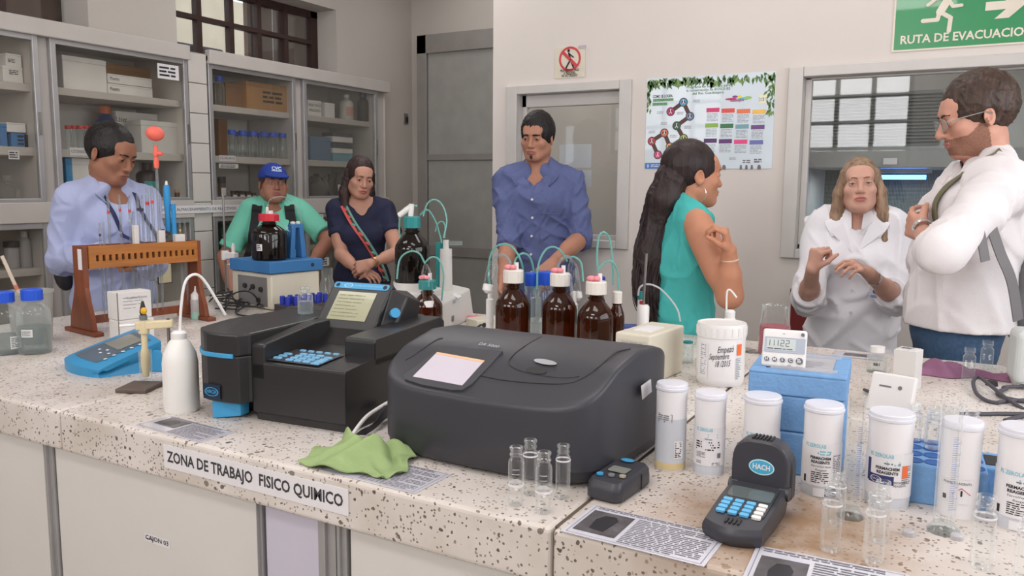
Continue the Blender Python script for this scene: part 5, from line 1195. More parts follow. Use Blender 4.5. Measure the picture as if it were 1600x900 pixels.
class Person:
    beardm = None
    def __init__(p, label, d, hp, phi, s, head=(0, 0, 0), hk=1.0, fem=False, fat=0.0, skn=None, lip=(170, 100, 92), name='person', lean=0.0, **hd):
        C = O0 + ray(*hp) * d; th = math.atan2(-C[0], C[1]) + math.radians(phi); p.s, p.fem, p.fat = s, fem, fat; p.th = th
        off = np.array(rotm('Z', th)) @ np.array([0, -.03 * s, 0]); p.root = thing(name, label, 'person', (C[0] - off[0], C[1] - off[1], 0), th)
        p.M = WM[p.root.name]; p.Mi = np.array(p.M.inverted()); p.hc = np.array([0, -.03 * s, C[2]])
        p.HR = euler(head[0], head[1], head[2]); p.hk = hk; p.skin = skn; p.hd = hd; p.lip = M('lips_%d_%d_%d' % lip, lip, .4, sss=.1); p.d = d
        p.lean = lean; p.T = Sdf(); torso_ops(p.T, s, fem, fat, 0, lean)
        p.H = Sdf(); torso_ops(p.H, s, fem, fat, 0, lean); head_ops(p.H, p.HR, p.hc, hk, fem, **hd)
        p.H.at(); nb = p.HR @ (np.array([0, .020, -.075]) * hk) + p.hc; r_ = (.049 if fem else .058) * s
        p.H.rc(nb, (0, .02 * s, 1.405 * s), r_, r_ * 1.12, .03)
        p.A = Sdf(); p.arms = []
    def L(p, x, y, d):   # pixel at forward depth -> body frame
        P = O0 + ray(x, y) * d; return p.Mi[:3, :3] @ P + p.Mi[:3, 3]
    def Ld(p, v): return p.Mi[:3, :3] @ np.asarray(v, float)
    def sh(p, q_): return np.array([q_ * (.172 if not p.fem else .156) * p.s, .012 * p.s, 1.375 * p.s])
    def arm(p, q_, elbow, wrist, hd=None, hn=None, curl=(25, 30, 32, 36), thumb=25, thick=1.0, hand=True, thside=None, hs=None, spread=1.0):
        s = p.s; S = p.A; S.at(); sh = p.sh(q_); e = np.asarray(elbow, float); w_ = np.asarray(wrist, float); t_ = thick * s * (.9 if p.fem else 1)
        S.rc(sh, e, .054 * t_, .042 * t_, .03); S.rc(e, w_, .043 * t_, .027 * t_, .02); S.rc(e, e + (w_ - e) * .45, .042 * t_, .041 * t_, .02); S.rc(sh + (e - sh) * .2, sh + (e - sh) * .7, .048 * t_, .047 * t_, .03)
        if hand:
            dd_ = (w_ - e) if hd is None else np.asarray(hd, float); nn_ = np.array([0, -1.0, 0]) if hn is None else np.asarray(hn, float)
            hand_ops(S, w_, dd_, nn_, thside if thside else 1, curl, thumb, hs or s * (.94 if p.fem else 1.0), spread)
        p.arms.append((sh, e, w_))
    def finish(p, vox=.0034, avox=.0045):
        hc, k = p.hc, p.hk; chunks = []
        chunks.append(p.H.mesh(hc + np.array([-.125, -.155, -.36]), hc + np.array([.125, .15, .145]), vox))
        if p.A.ops:
            lo, hi = p.A.bounds(); chunks.append(p.A.mesh(lo, hi, avox))
        p.T.at(); chunks.append(p.T.mesh(np.array([-.3, -.25, .75]) * p.s, np.array([.3, .25, 1.45]) * p.s, .014))
        R, lipm = p.HR, p.lip
        def mi(c):
            q_ = (c - hc) @ R / k
            return ((np.abs(q_[:, 0]) < .0235 - .0 * q_[:, 1]) & (q_[:, 1] < -.089) & (np.abs(q_[:, 2] + .069) < .0100 * (1 - (q_[:, 0] / .026) ** 2) + .0004)).astype(int)
        def mj(c):
            m = mi(c)
            if p.beardm:
                q_ = (c - hc) @ R / k; jaw = (q_[:, 2] < -.052 + np.maximum(0, (q_[:, 1] + .05)) * .75) & (q_[:, 1] < .004) & (q_[:, 2] > -.135) & (q_[:, 2] > -.118 - (q_[:, 1] + .05) * .35); jaw &= (q_[:, 1] > -.098) | (q_[:, 2] < -.078) | ((q_[:, 2] < -.054) & (q_[:, 2] > -.0615))
                m = np.where((m == 0) & jaw, 2, m)
            return m
        p.body = npmesh('body', chunks, [p.skin, p.lip] + ([p.beardm] if p.beardm else []), p.root, mj)
        for q_ in (-1, 1):
            c = R @ (np.array([.0315 * q_, -.0805, 0]) * k) + hc
            e = B().sphere(c, .0128 * k, 16, 10).build('eye', EYEW, p.root, True, world=False)
            g = p.hd.get('gaze', (0, 0)) if False else (0, -.1)
            dirv = R @ np.array([0, -1, g[1]]); dirv /= np.linalg.norm(dirv)
            B().cyl(c + dirv * .0100 * k, c + dirv * .0129 * k, .0066 * k, .0052 * k, 14).build('iris', IRIS, e, True, world=False)
        return p
    def surf(p, x, z, y0=-.16, sd=None):
        """point on the face: head-frame x, z marched along +y"""
        S = sd or p.H; prev = None
        for y in np.arange(y0, .06, .003):
            q_ = p.HR @ (np.array([x, y, z]) * p.hk) + p.hc
            if S.val(q_) < 0: return p.HR @ (np.array([x, y - .0015, z]) * p.hk) + p.hc
        return p.HR @ (np.array([x, -.08, z]) * p.hk) + p.hc
    def brows(p, mat, th=.0032, arch=.004, lash=True, z=.0195):
        for q_ in (-1, 1):
            pts = [p.surf(q_ * x, z + arch * a) for x, a in ((.012, 0), (.022, .8), (.034, 1.0), (.046, .1))]
            B().tube(catmull(pts, 4), [th * (.8 + .4 * math.sin(math.pi * min(1, i / 12 + .15))) for i in range(13)], 6).build('eyebrow', mat, p.root, True, world=False)
            if lash:
                lid = p.hd.get('lids', .5); zz = .0058 * lid - .0015 if lid > .05 else -.006
                pts = [p.HR @ (np.array([q_ * (.0315 + dx), -.0800 - .0140 * math.sqrt(max(0, 1 - (dx / .0145) ** 2 - .12)), zz * (1 - (dx / .014) ** 2 * .8)]) * p.hk) + p.hc for dx in (-.0115, -.006, 0, .006, .0115)]
                B().tube(catmull(pts, 4), .0013 * p.hk, 5).build('eyelashes', hairm('lash', (34, 26, 24)), p.root, True, world=False)
    def hair_short(p, mat, top=.012, front=.064, side=-.035, vox=.004, bulk=(1, 1, 1), back=-.075, seed=1, amp=.0016, part=None, temple=.060):
        S = Sdf(); S.at(p.HR, p.hc, p.hk)
        w_ = p.hd.get('wide', 1.0)
        S.el((0, .022, .032), ((.0745 * w_ + top * .75) * bulk[0], (.094 + top) * bulk[1], (.086 + top) * bulk[2]), .02)
        S.el((0, -.120, -.012 + (front - .064)), (temple + .012, .075, .078), .012, sub=True)
        S.el((0, -.09, -.08), (.085, .088, .06), .012, sub=True)
        for q_ in (-1, 1): S.el((.083 * q_ * w_, .010, -.018), (.016, .022, .030), .006, sub=True); S.el((.08 * q_, -.012, side - .055), (.03, .042, .05), .012, sub=True)
        S.cut((0, .25, -1), (0, .1, back)); S.fold = folds(seed, amp, 190, 5, .4)
        lo, hi = S.bounds(.01); p.hairS = S
        return npmesh('hair', [S.mesh(lo, hi, vox)], [mat], p.root)
    def shirt(p, mat, e=.016, sleeve=1.0, hem=.84, neck='v', vdepth=.10, vox=.0075, amp=.006, seed=1, name='shirt', sl_e=.016, open_=.07, thick=1.0, flare=0.0, f=28, extra=None, cuffs=True, sleeves=True, cuffm=None):
        s = p.s; S = Sdf(); torso_ops(S, s, p.fem, p.fat, e, p.lean); S.at(t=(0, -p.lean * .38 * s, 0))
        if flare: S.rc((0, 0, 1.05 * s), (0, .01, hem), .15 * s, (.17 + flare) * s, .06, flat=((0, 1, 0), 1.35)); S.at()
        ends = []
        for (sh, el_, w_) in p.arms if sleeves else ():
            t_ = thick * s * (.9 if p.fem else 1); r0, r1, r2 = (.056 * t_ + sl_e), (.043 * t_ + sl_e), (.031 * t_ + sl_e)
            if sleeve <= 1.0:
                q_ = sh + (el_ - sh) * sleeve; S.rc(sh, q_, r0, r0 + (r1 - r0) * sleeve, .03, cap=sleeve < 1)
                ends.append((q_, (q_ - sh), r0 + (r1 - r0) * sleeve))
            else:
                S.rc(sh, el_, r0, r1, .03); k_ = sleeve - 1; q_ = el_ + (w_ - el_) * k_; S.rc(el_, q_, r1, r1 + (r2 - r1) * k_, .02, cap=True); ends.append((q_, (q_ - el_), r1 + (r2 - r1) * k_))
        if extra: extra(S)
        S.at(k=s)
        if neck == 'v':
            S.rc((0, -.02, 1.56), (0, -.07, 1.42), .075, .058, .01, sub=True); S.rc((0, -.125, 1.435), (0, -.150, 1.43 - vdepth), open_ * .75, .004, .01, sub=True, flat=((0, 1, 0), .5))
        elif neck == 'scoop':
            S.rc((0, .0, 1.58), (0, -.035, 1.455), .095, .078, .01, sub=True); S.el((0, -.12, 1.43), (open_, .10, vdepth), .012, sub=True)
        else:
            S.rc((0, .0, 1.58), (0, -.02, 1.43), .075, .062, .01, sub=True)
        S.at(); S.cut((0, 0, -1), (0, 0, hem)); S.fold = folds(seed, amp, f)
        lo, hi = S.bounds(.03); lo[2] = max(lo[2], hem - .01) if not p.arms or sleeve <= 0 else lo[2]
        p.S = S; o = npmesh(name, [S.mesh(lo, hi, vox)], [mat], p.root)
        if cuffs:
            for c, dv, r in ends:
                dv = dv / np.linalg.norm(dv); R_ = np.array(Vector(dv).to_track_quat('Z', 'Y').to_matrix())
                B().lathe([(r * .80, -.035), (r * 1.0 + .002, -.034), (r + .005, -.028), (r + .006, -.004), (r + .002, .002), (r * .78, .002)], c, 24, R_, cap=False).build('cuff', cuffm or mat, p.root, True, world=False)
        return o
    def front(p, x, z, S=None, off=.0015, y0=-.35):
        S = S or p.S; prev = y0
        for y in np.arange(y0, .1, .006):
            v = S.val((x, y, z))
            if S.fold is not None: v += float(np.asarray(S.fold(np.array([[[x]]]), np.array([[[y]]]), np.array([[[z]]]))).ravel()[0])
            if v < 0: return np.array([x, y - .004 - off, z])
        return np.array([x, -.12 * p.s, z])
    def collar(p, mat, w=.055, spread=.075, z=1.435, drop=.065, stand=.028, r=.066):
        s = p.s
        B().lathe([(r * s, 0), (r * .97 * s, stand * s), (r * .90 * s, stand * s), (r * .90 * s, 0)], (0, .022 * s, (z + .0) * s), 28, rotm('X', -.30 + .1), cap=False).build('collar_stand', mat, p.root, True, world=False) if stand else None
        for q_ in (-1, 1):
            a = np.array([q_ * .030, -.052, z + .020]) * s; m_ = np.array([q_ * .072, .000, z + .040]) * s; e = np.array([q_ * .066, .055, z + .048]) * s
            tip = p.front(q_ * spread * s, (z - drop) * s); out = p.front(q_ * (spread + .035) * s, (z - drop * .35) * s)
            b_ = np.array([q_ * .098, .01, z - .002]) * s; c = np.array([q_ * .085, .085, z + .012]) * s; vn = p.front(q_ * .02 * s, (z - drop * .6) * s)
            top = catmull([vn, a, m_, e], 4); bot = catmull([tip, out, b_, c], 4); n = len(top); th_ = np.array([0, -.004, .003])
            V = list(top) + list(bot) + list(top + th_) + list(bot + th_)
            F = [(i, i + 1, n + i + 1, n + i) for i in range(n - 1)] + [(2 * n + i, 3 * n + i, 3 * n + i + 1, 2 * n + i + 1) for i in range(n - 1)] + [(n + i, n + i + 1, 3 * n + i + 1, 3 * n + i) for i in range(n - 1)] + [(0, n, 3 * n, 2 * n)]
            B().add(V, F).build('collar_flap', mat, p.root, True, auto=60, world=False)
    def pants(p, mat, vox=.013, shoe=RUBBER):
        s = p.s; S = Sdf(); S.at(t=(0, -p.lean * .42 * s, 0), k=s); S.el((0, .005, .92), (.172 + p.fat * .5, .124 + p.fat * .5, .13), .04)
        for q_ in (-1, 1):
            S.rc((.085 * q_, 0, .86), (.09 * q_, -.01, .48), .098, .068, .03); S.rc((.09 * q_, -.01, .48), (.095 * q_, .012, .07), .068, .056, .03)
        S.at(); S.cut((0, 0, -1), (0, 0, .05)); S.cut((0, 0, 1), (0, 0, 1.0 * s)); S.fold = folds(9, .004, 24); lo, hi = S.bounds(); npmesh('trousers', [S.mesh(lo, hi, vox)], [mat], p.root)
        for q_ in (-1, 1): B().sphere((.097 * q_ * s, -.05 * s, .04), (.045, .135, .04), 16, 8).build('shoe', shoe, p.root, True, world=False)
    def laid(p, pts, n=4, off=.004):
        Q = catmull(np.array(pts, float), n); return [p.front(x, z, off=off) for x, z in Q]
    def strap(p, pts, w, mat, name='strap', th=.004, S=None, parent=None, surfy=True):
        """flat band through (x, z) points laid on the front of the clothes"""
        P = [p.front(x, z, S) if len(q_) == 2 else np.array(q_) for q_ in pts for x, z in [(q_[0], q_[-1])]]
        return ribbon(P, w, mat, name, p.root if parent is None else parent, th)
def ribbon(P, w, mat, name, parent, th=.004, up=None, world=False, n=6):
    P = catmull(P, n); T = np.gradient(P, axis=0); T /= np.linalg.norm(T, axis=1)[:, None]; V = []
    for i in range(len(P)):
        nn_ = np.array([0, -1.0, .0]) if up is None else np.asarray(up, float); nn_ = nn_ - T[i] * (nn_ @ T[i]); nn_ /= np.linalg.norm(nn_); l = np.cross(T[i], nn_)
        for a, b_ in ((-1, 0), (1, 0), (1, 1), (-1, 1)): V.append(P[i] + l * a * w / 2 + nn_ * b_ * th)
    m = len(P); F = [(i * 4 + k, i * 4 + (k + 1) % 4, (i + 1) * 4 + (k + 1) % 4, (i + 1) * 4 + k) for i in range(m - 1) for k in range(4)] + [(3, 2, 1, 0), tuple(m * 4 - 4 + k for k in range(4))]
    return B().add(V, F).build(name, mat, parent, True, auto=40, world=world)
SHIRTB = M('pale_blue_cotton', (164, 172, 206), .8, bump=.15, bscale=300, var=.03)
DENIM = M('chambray', (92, 102, 146), .85, bump=.35, bscale=420, var=.16, scale=260)
MINT = M('mint_pique', (116, 200, 176), .85, bump=.2, bscale=500, var=.03)
NAVY = M('navy_jersey', (32, 36, 62), .85, bump=.12, bscale=400, var=.04)
TEALF = M('teal_jersey', (70, 176, 172), .85, bump=.25, bscale=300, var=.05)
COATW = M('lab_coat_cotton', (232, 231, 236), .85, bump=.15, bscale=260, var=.02)
LINEN = M('white_linen', (226, 221, 222), .85, bump=.35, bscale=330, var=.03)
KHAKI = M('grey_trousers', (168, 164, 158), .8); DARKT = M('dark_trousers', (50, 50, 58), .8); JEANS = M('blue_jeans', (62, 88, 118), .85, bump=.3, bscale=500, var=.15, scale=90)
def button(p, pts, r=.005, mat=None):
    for q_ in pts:
        q_ = np.asarray(q_); B().cyl(q_ + np.array([0, .002, 0]), q_ - np.array([0, .003, 0]), r, seg=12).build('button', mat or WHITEP, p.root, True, world=False)
# ---- man with a lanyard
p = Person('man in a pale blue shirt with a dark lanyard looking down behind the pipette rack', 3.68, (174, 240), 32, 1.005, head=(14, 20, 4), hk=1.06, fat=.012, skn=skin('tan_a', (150, 104, 82)), lip=(140, 84, 76), lids=.16, wide=1.0)
p.arm(-1, p.L(98, 405, 3.62), p.L(168, 399, 3.38), curl=(60, 62, 64, 66), hd=p.Ld(rt - .2 * fw), hn=p.Ld(fw), thside=-1)
p.arm(1, p.L(240, 415, 3.60), p.L(222, 400, 3.36), curl=(60, 62, 64, 66), hd=p.Ld(-rt - .2 * fw), hn=p.Ld(fw), thside=1)
p.finish(); p.brows(hairm('black', (26, 22, 22)), .0036)
p.hair_short(hairm('black', (26, 22, 22)), top=.015, front=.062, seed=2)
p.shirt(SHIRTB, sleeve=1.92, hem=.86, vdepth=.06, seed=4, amp=.007, sl_e=.022); p.collar(SHIRTB); p.pants(KHAKI)
button(p, [p.front(0, z) for z in (1.30, 1.22, 1.14, 1.06)])
NB = M('lanyard_navy', (34, 38, 78), .7)
for q_ in (-1, 1): ribbon([np.array([q_ * .07, .02, 1.485]), np.array([q_ * .078, -.035, 1.455])] + p.laid([(q_ * .075, 1.40), (q_ * .05, 1.27), (.012 + q_ * .006, 1.125)]), .017, NB, 'lanyard', p.root)
c = p.front(.014, 1.075, off=.006); b = B().box(c, (.062, .004, .082)).build('badge', M('badge_cream', (206, 196, 160), .4), p.root, world=False)
B().box(c + [0, .001, 0], (.070, .004, .090)).build('badge_holder', RUBBER, b, world=False)
f = frame(p.front(.11, 1.245, off=.003), (1, .15, 0), (0, 0, 1)); b = B(); text(b, 'CVC', .030, f, 0, .005, .001, width=.06, bold=.001); lines(b, f, -.03, -.014, .05, .012, 2, .001); b.build('shirt_logo', M('logo_ink', (40, 44, 90), .6), p.root, world=False)
B().sphere(p.Mi[:3, :3] @ (O0 + ray(102, 425) * 3.66) + p.Mi[:3, 3], (.05, .035, .085), 16, 10).build('belt_pouch', RUBBER, p.root, True, world=False)
# ---- cap wearer
p = Person('person in a mint polo shirt and blue cap with black backpack straps', 5.25, (427, 288), -4, .945, head=(16, -6, 3), hk=1.02, fem=True, fat=.032, skn=skin('tan_b', (168, 118, 98)), lip=(164, 96, 90), lids=.45, wide=1.06, jaw=1.1, pouch=1.0)
p.arm(-1, p.L(352, 402, 5.22), p.L(368, 470, 5.05), thick=1.25, curl=(20, 22, 24, 26), hn=(1, 0, 0), thside=-1)
p.arm(1, p.L(514, 375, 5.25), p.L(478, 425, 5.15), thick=1.2, curl=(20, 22, 24, 26), hn=(-1, 0, 0), thside=1)
p.finish(vox=.004, avox=.006); p.brows(hairm('brown_dark', (60, 44, 40)), .0028)
p.hair_short(hairm('brown_dark', (60, 44, 40)), top=.008, front=.05, seed=5, vox=.005)
S = Sdf(); S.at(p.HR, p.hc, p.hk); S.el((0, .018, .034), (.092, .124, .104), .02); S.cut((0, .10, -1), (0, 0, .036)); S.el((0, -.112, .042), (.074, .080, .015), .012, R=np.array(Matrix.Rotation(.22, 3, 'X')))
CAPB = M('cap_blue', (36, 62, 150), .8, bump=.1)
lo, hi = S.bounds(); npmesh('cap', [S.mesh(lo, hi, .0045)], [CAPB], p.root)
q0 = p.surf(0, .088, sd=S); f = frame(q0 + p.HR @ np.array([0, -.004, 0]), p.HR @ np.array([1, 0, 0]), p.HR @ np.array([0, .45, 1])); b = B(); text(b, 'CVC', .034, f, 0, .0, .002, width=.06, bold=.001); rectq(b, f, -.032, -.020, .032, -.014, .002); b.build('cap_lettering', M('cap_print', (190, 206, 226), .6), p.root, world=False)
p.shirt(MINT, e=.02, sleeve=.82, hem=.72, vdepth=.05, seed=8, sl_e=.03, vox=.009, amp=.006); p.collar(MINT, z=1.43); p.pants(DARKT)
for q_ in (-1, 1): ribbon([np.array([q_ * .10, .06, 1.445]) * p.s] + p.laid([(q_ * .105 * p.s, 1.40 * p.s), (q_ * .120 * p.s, 1.27 * p.s), (q_ * .150 * p.s, 1.12 * p.s), (q_ * .185 * p.s, 1.03 * p.s)]), .062, M('strap_black', (34, 34, 38), .8), 'backpack_strap', p.root, .010)
B().sphere((0, .20, 1.2 * p.s), (.15, .075, .2), 20, 12).build('backpack', M('strap_black', (34, 34, 38), .8), p.root, True, world=False)
button(p, [p.front(0, 1.33 * p.s), p.front(0, 1.27 * p.s)], .005, MINT)
f = frame(p.front(.075, 1.235 * p.s, off=.003), (1, .1, 0), (0, 0, 1)); b = B(); text(b, 'CVC', .028, f, 0, 0, .001, width=.06, bold=.0012); b.build('shirt_logo', M('logo_ink', (40, 44, 90), .6), p.root, world=False)
# ---- woman in navy
p = Person('woman in a navy tee with a patterned crossbody strap and hands folded', 4.9, (563, 277), 2, .955, head=(14, 12, 6), hk=.98, fem=True, skn=skin('fair_a', (192, 144, 124)), lip=(176, 92, 92), lids=.30, fat=.004)
p.arm(-1, p.L(534, 398, 4.86), p.L(560, 424, 4.66), curl=(28, 30, 32, 34), hd=p.L(585, 430, 4.62) - p.L(560, 424, 4.66), hn=(0, .6, -1), thside=1)
p.arm(1, p.L(622, 395, 4.84), p.L(578, 412, 4.60), curl=(35, 38, 40, 42), hd=p.L(552, 420, 4.60) - p.L(578, 412, 4.60), hn=(0, 1, -.5), thside=1)
p.finish(vox=.0036, avox=.005); HB_ = hairm('dark_brown', (52, 36, 34)); p.brows(HB_, .0024)
p.hair_short(HB_, top=.013, front=.056, seed=3, back=-.06)
S = Sdf(); S.at(p.HR, p.hc, p.hk)
for x0, x1, x2 in ((-.068, -.082, -.085), (.068, .078, .082)): S.rc((x0, .02, .02), (x1, .015, -.10), .028, .032, .02); S.rc((x1, .015, -.10), (x2, -.01, -.22), .032, .022, .02)
S.rc((0, .08, .0), (0, .085, -.22), .06, .06, .03); S.rc((-.082, .0, -.12), (-.07, -.06, -.24), .026, .014, .02); S.fold = folds(4, .0022, 170, 5, .06); lo, hi = S.bounds(); npmesh('long_hair', [S.mesh(lo, hi, .005)], [HB_], p.root)
p.shirt(NAVY, e=.010, sleeve=.55, hem=.78, neck='scoop', vdepth=.09, open_=.055, seed=11, amp=.004, sl_e=.014); p.pants(DARKT)
STR = [M('strap_coral', (214, 92, 90), .7), M('strap_teal', (110, 168, 156), .7), M('strap_dark', (60, 52, 46), .7)]
pts = p.laid([(-.105 * p.s, 1.405 * p.s), (-.05 * p.s, 1.30 * p.s), (.03 * p.s, 1.18 * p.s), (.11 * p.s, 1.04 * p.s), (.15 * p.s, .93 * p.s)], 3)
for k, dx in enumerate((-.014, .0, .014)): ribbon([q_ + np.array([dx, -.002 - .002 * (k == 1), 0]) for q_ in pts], .014, STR[(0, 2, 1)[k]], 'strap_stripe', p.root, .004)
cs = catmull(pts, 3)
for k in range(2, len(cs) - 2, 4): B().box(cs[k] + np.array([0, -.008, 0]), (.034, .004, .012), rotm('Y', .6)).build('strap_diamond', STR[(k // 3) % 2], p.root, world=False)
WR = p.L(586, 407, 4.62); 
B().lathe([(.030, -.006), (.032, 0), (.030, .006)], p.L(584, 410, 4.62), 20, np.array(Vector(p.L(578, 412, 4.60) - p.L(622, 395, 4.84)).to_track_quat('Z', 'Y').to_matrix()), cap=False).build('watch', M('gold', (196, 160, 90), .3, .8), p.root, True, world=False)
# ---- man in chambray
p = Person('tall man in a blue chambray shirt standing by the small window', 4.42, (839, 214), -12, 1.085, head=(-8, 10, 2), hk=1.02, fat=.018, skn=skin('tan_c', (178, 128, 106)), lip=(160, 100, 92), lids=.18, wide=1.0, jaw=1.06)
p.arm(-1, p.L(795, 378, 4.38), p.L(786, 440, 4.22), curl=(25, 28, 30, 32), hn=(1, 0, 0), thside=-1)
p.arm(1, p.L(908, 372, 4.38), p.L(862, 412, 4.12), curl=(30, 34, 36, 38), hn=(0, 0, -1), thside=1)
p.finish(); BLK = hairm('black', (26, 22, 22)); p.brows(BLK, .0042, .002)
p.hair_short(BLK, top=.019, front=.060, seed=6, amp=.0028, bulk=(1, 1, 1.04))
B().sphere(p.surf(0, -.092), (.008, .004, .012), 10, 8).build('goatee', BLK, p.root, True, world=False)
p.shirt(DENIM, e=.016, sleeve=1.12, hem=.74, vdepth=.12, open_=.085, seed=21, amp=.009, sl_e=.014, flare=.02); p.collar(DENIM, spread=.085, drop=.085); p.pants(DARKT)
button(p, [p.front(.004, z * p.s, off=.003) for z in (1.29, 1.20, 1.11, 1.02, .93)], .0065)
B().span(p.front(.05, 1.22 * p.s) - [0, .0, .0], p.front(.05, 1.22 * p.s) + [.1, -.004, .004]).build('pocket_edge', DENIM, p.root, world=False)
# ---- woman in teal, seen from behind her right shoulder
p = Person('long-haired woman in a sleeveless teal top gesturing with a raised hand', 3.2, (1083, 272), 112, .975, head=(4, 2, 0), hk=1.05, fem=True, skn=skin('tan_d', (190, 134, 106)), lip=(180, 100, 96), lids=.5, fat=.012)
p.arm(-1, p.L(1140, 462, 2.98), p.L(1139, 392, 2.92), hd=p.L(1133, 360, 2.9) - p.L(1139, 392, 2.92), hn=p.Ld(-rt + .3 * fw), curl=(52, 55, 58, 62), thumb=60, thside=1, thick=1.18)
p.arm(1, p.L(1135, 450, 3.35), p.L(1122, 425, 3.12), hd=p.L(1140, 436, 3.0) - p.L(1122, 425, 3.12), hn=p.Ld(fw), thside=-1)
p.finish(avox=.0045); HB2 = hairm('teal_woman', (44, 32, 32)); p.brows(HB2, .0026)
p.hair_short(HB2, top=.013, front=.058, seed=7, back=-.07, amp=.0012)
S = Sdf(); S.at(); k = p.hk
hp = lambda x, y, z: p.HR @ (np.array([x, y, z]) * k) + p.hc
S.rc(hp(0, .055, .045), hp(0, .085, -.03), .058, .062, .04); S.rc(hp(0, .085, -.03), hp(0, .11, -.10), .062, .064, .03); a = hp(0, .11, -.10); zz = [(1090, 0)]
pts = [a, p.L(1030, 345, 3.22), p.L(1016, 400, 3.2), p.L(1010, 455, 3.2), p.L(1022, 500, 3.2)]
for i in range(4): S.rc(pts[i], pts[i + 1], (.066, .066, .058, .044)[i], (.066, .058, .044, .020)[i], .03, flat=(p.Ld(fw), 1.0))
S.fold = folds(14, .0034, 150, 6, .06); lo, hi = S.bounds(); npmesh('long_hair', [S.mesh(lo, hi, .005)], [HB2], p.root)
rr = random.Random(11); b = B()
for i in range(70):
    o_ = np.array([rr.gauss(0, 1), rr.gauss(0, 1), 0]); P = []
    for j, q_ in enumerate(pts): P.append(q_ + o_ / max(1, np.linalg.norm(o_)) * (.062, .066, .06, .05, .035)[j] + np.array([rr.gauss(0, .004), rr.gauss(0, .004), rr.gauss(0, .02)]))
    b.tube(catmull(P, 4), [.0024] * 16 + [.0008], 4)
o = b.build('hair_strands', HB2, p.root, True, world=False); o['kind'] = 'stuff'
B().sphere(p.L(1038, 283, 3.2), (.016, .016, .026), 12, 8).build('hair_clip', M('lilac_clip', (182, 182, 210), .4), p.root, True, world=False)
c = hp(-.082, .008, -.072); b = B(); b.tube([c + (np.array([math.sin(t_), 0, math.cos(t_)]) * .030) @ np.array(rotm('Z', .5)).T for t_ in np.linspace(0, 2 * math.pi, 25)], .0016, 6); b.build('hoop_earring', M('silver', (214, 210, 208), .2, .8), p.root, True, world=False)
p.shirt(TEALF, e=.008, hem=.905, neck='scoop', vdepth=.05, open_=.05, seed=31, amp=.007, f=36, cuffs=False, sleeves=False, name='tank_top')
wv = p.L(1139, 398, 2.92); B().lathe([(.030, -.004), (.033, 0), (.030, .004)], p.L(1140, 405, 2.93), 20, np.array(Vector(p.L(1139, 392, 2.92) - p.L(1140, 462, 2.98)).to_track_quat('Z', 'Y').to_matrix()), cap=False).build('bracelet', M('pale_band', (206, 176, 150), .5), p.root, True, world=False)
p.pants(JEANS)
# ---- woman in the lab coat
p = Person('blonde woman in a white lab coat raising both hands while talking', 3.52, (1343, 291), -2, .945, head=(4, -8, -3), hk=1.0, fem=True, fat=.016, skn=skin('fair_b', (206, 160, 142)), lip=(186, 108, 104), lids=.42, wide=.95, jaw=.92)
p.arm(-1, p.L(1262, 470, 3.48), p.L(1270, 420, 3.22), hd=p.L(1276, 394, 3.2) - p.L(1270, 420, 3.22), hn=p.Ld(rt + .5 * np.array([0, 0, -1]) + .4 * fw), curl=(70, 72, 74, 76), thumb=60, thside=-1, thick=1.1)
p.arm(1, p.L(1402, 468, 3.42), p.L(1356, 426, 3.16), hd=p.L(1326, 406, 3.1) - p.L(1356, 426, 3.16), hn=p.Ld(-.3 * rt - .9 * np.array([0, 0, 1]) + .4 * fw), curl=(32, 34, 36, 40), thumb=40, thside=-1, thick=1.1)
p.finish(avox=.004); BL = hairm('blonde', (146, 120, 98)); p.brows(hairm('brow_brown', (110, 82, 66)), .0022)
p.hair_short(BL, top=.013, front=.062, seed=9, back=-.06, temple=.056)
S = Sdf(); S.at(p.HR, p.hc, p.hk)
for q_ in (-1, 1):
    S.rc((q_ * .060, -.02, .055), (q_ * .082, .0, -.03), .020, .024, .02); S.rc((q_ * .082, .0, -.03), (q_ * .092, .005, -.14), .024, .030, .02); S.rc((q_ * .092, .005, -.14), (q_ * (.098 if q_ > 0 else .13), -.02, -.235), .030, .014, .02)
S.rc((-.11, -.0, -.18), (-.175, -.03, -.26), .022, .008, .02); S.rc((0, .085, .0), (0, .08, -.2), .055, .06, .03); S.fold = folds(17, .0022, 190, 5, .06); lo, hi = S.bounds(); npmesh('long_hair', [S.mesh(lo, hi, .0045)], [BL], p.root)
p.shirt(COATW, e=.020, sleeve=1.28, hem=.55, vdepth=.155, open_=.075, seed=41, amp=.012, sl_e=.028, flare=.05, name='lab_coat', vox=.008, f=22); p.pants(DARKT)
p.collar(COATW, spread=.10, drop=.10, stand=0)
for q_ in (-1, 1):   # lapels
    V = [p.front(q_ * .012 * p.s, 1.275 * p.s, off=.004), p.front(q_ * .055 * p.s, 1.40 * p.s, off=.008), p.front(q_ * .115 * p.s, 1.365 * p.s, off=.006), p.front(q_ * .075 * p.s, 1.325 * p.s, off=.006)]
    W_ = [v + np.array([0, .005, 0]) for v in V]; B().add(V + W_, [(0, 1, 2, 3), (7, 6, 5, 4), (0, 4, 5, 1), (1, 5, 6, 2), (2, 6, 7, 3), (3, 7, 4, 0)]).build('lapel', COATW, p.root, world=False)
button(p, [p.front(.0, z * p.s, off=.003) for z in (1.20, 1.10, 1.0)], .007)
c = p.L(1372, 462, 3.28); c = p.front(c[0], c[2], off=.004); f = frame(c, (1, 0, 0), (0, 0, 1)); b = B(); rectq(b, f, -.035, -.022, .035, .022, .001); bd = b.build('coat_patch', M('patch_white', (206, 212, 224), .6), p.root, world=False)
b = B(); ellq(b, f, -.012, .006, .010, .010, .002); ellq(b, f, .014, -.002, .008, .010, .002); lines(b, f, -.03, -.010, .055, .010, 2, .002); b.build('patch_print', M('patch_blue', (50, 84, 150), .6), bd, world=False)
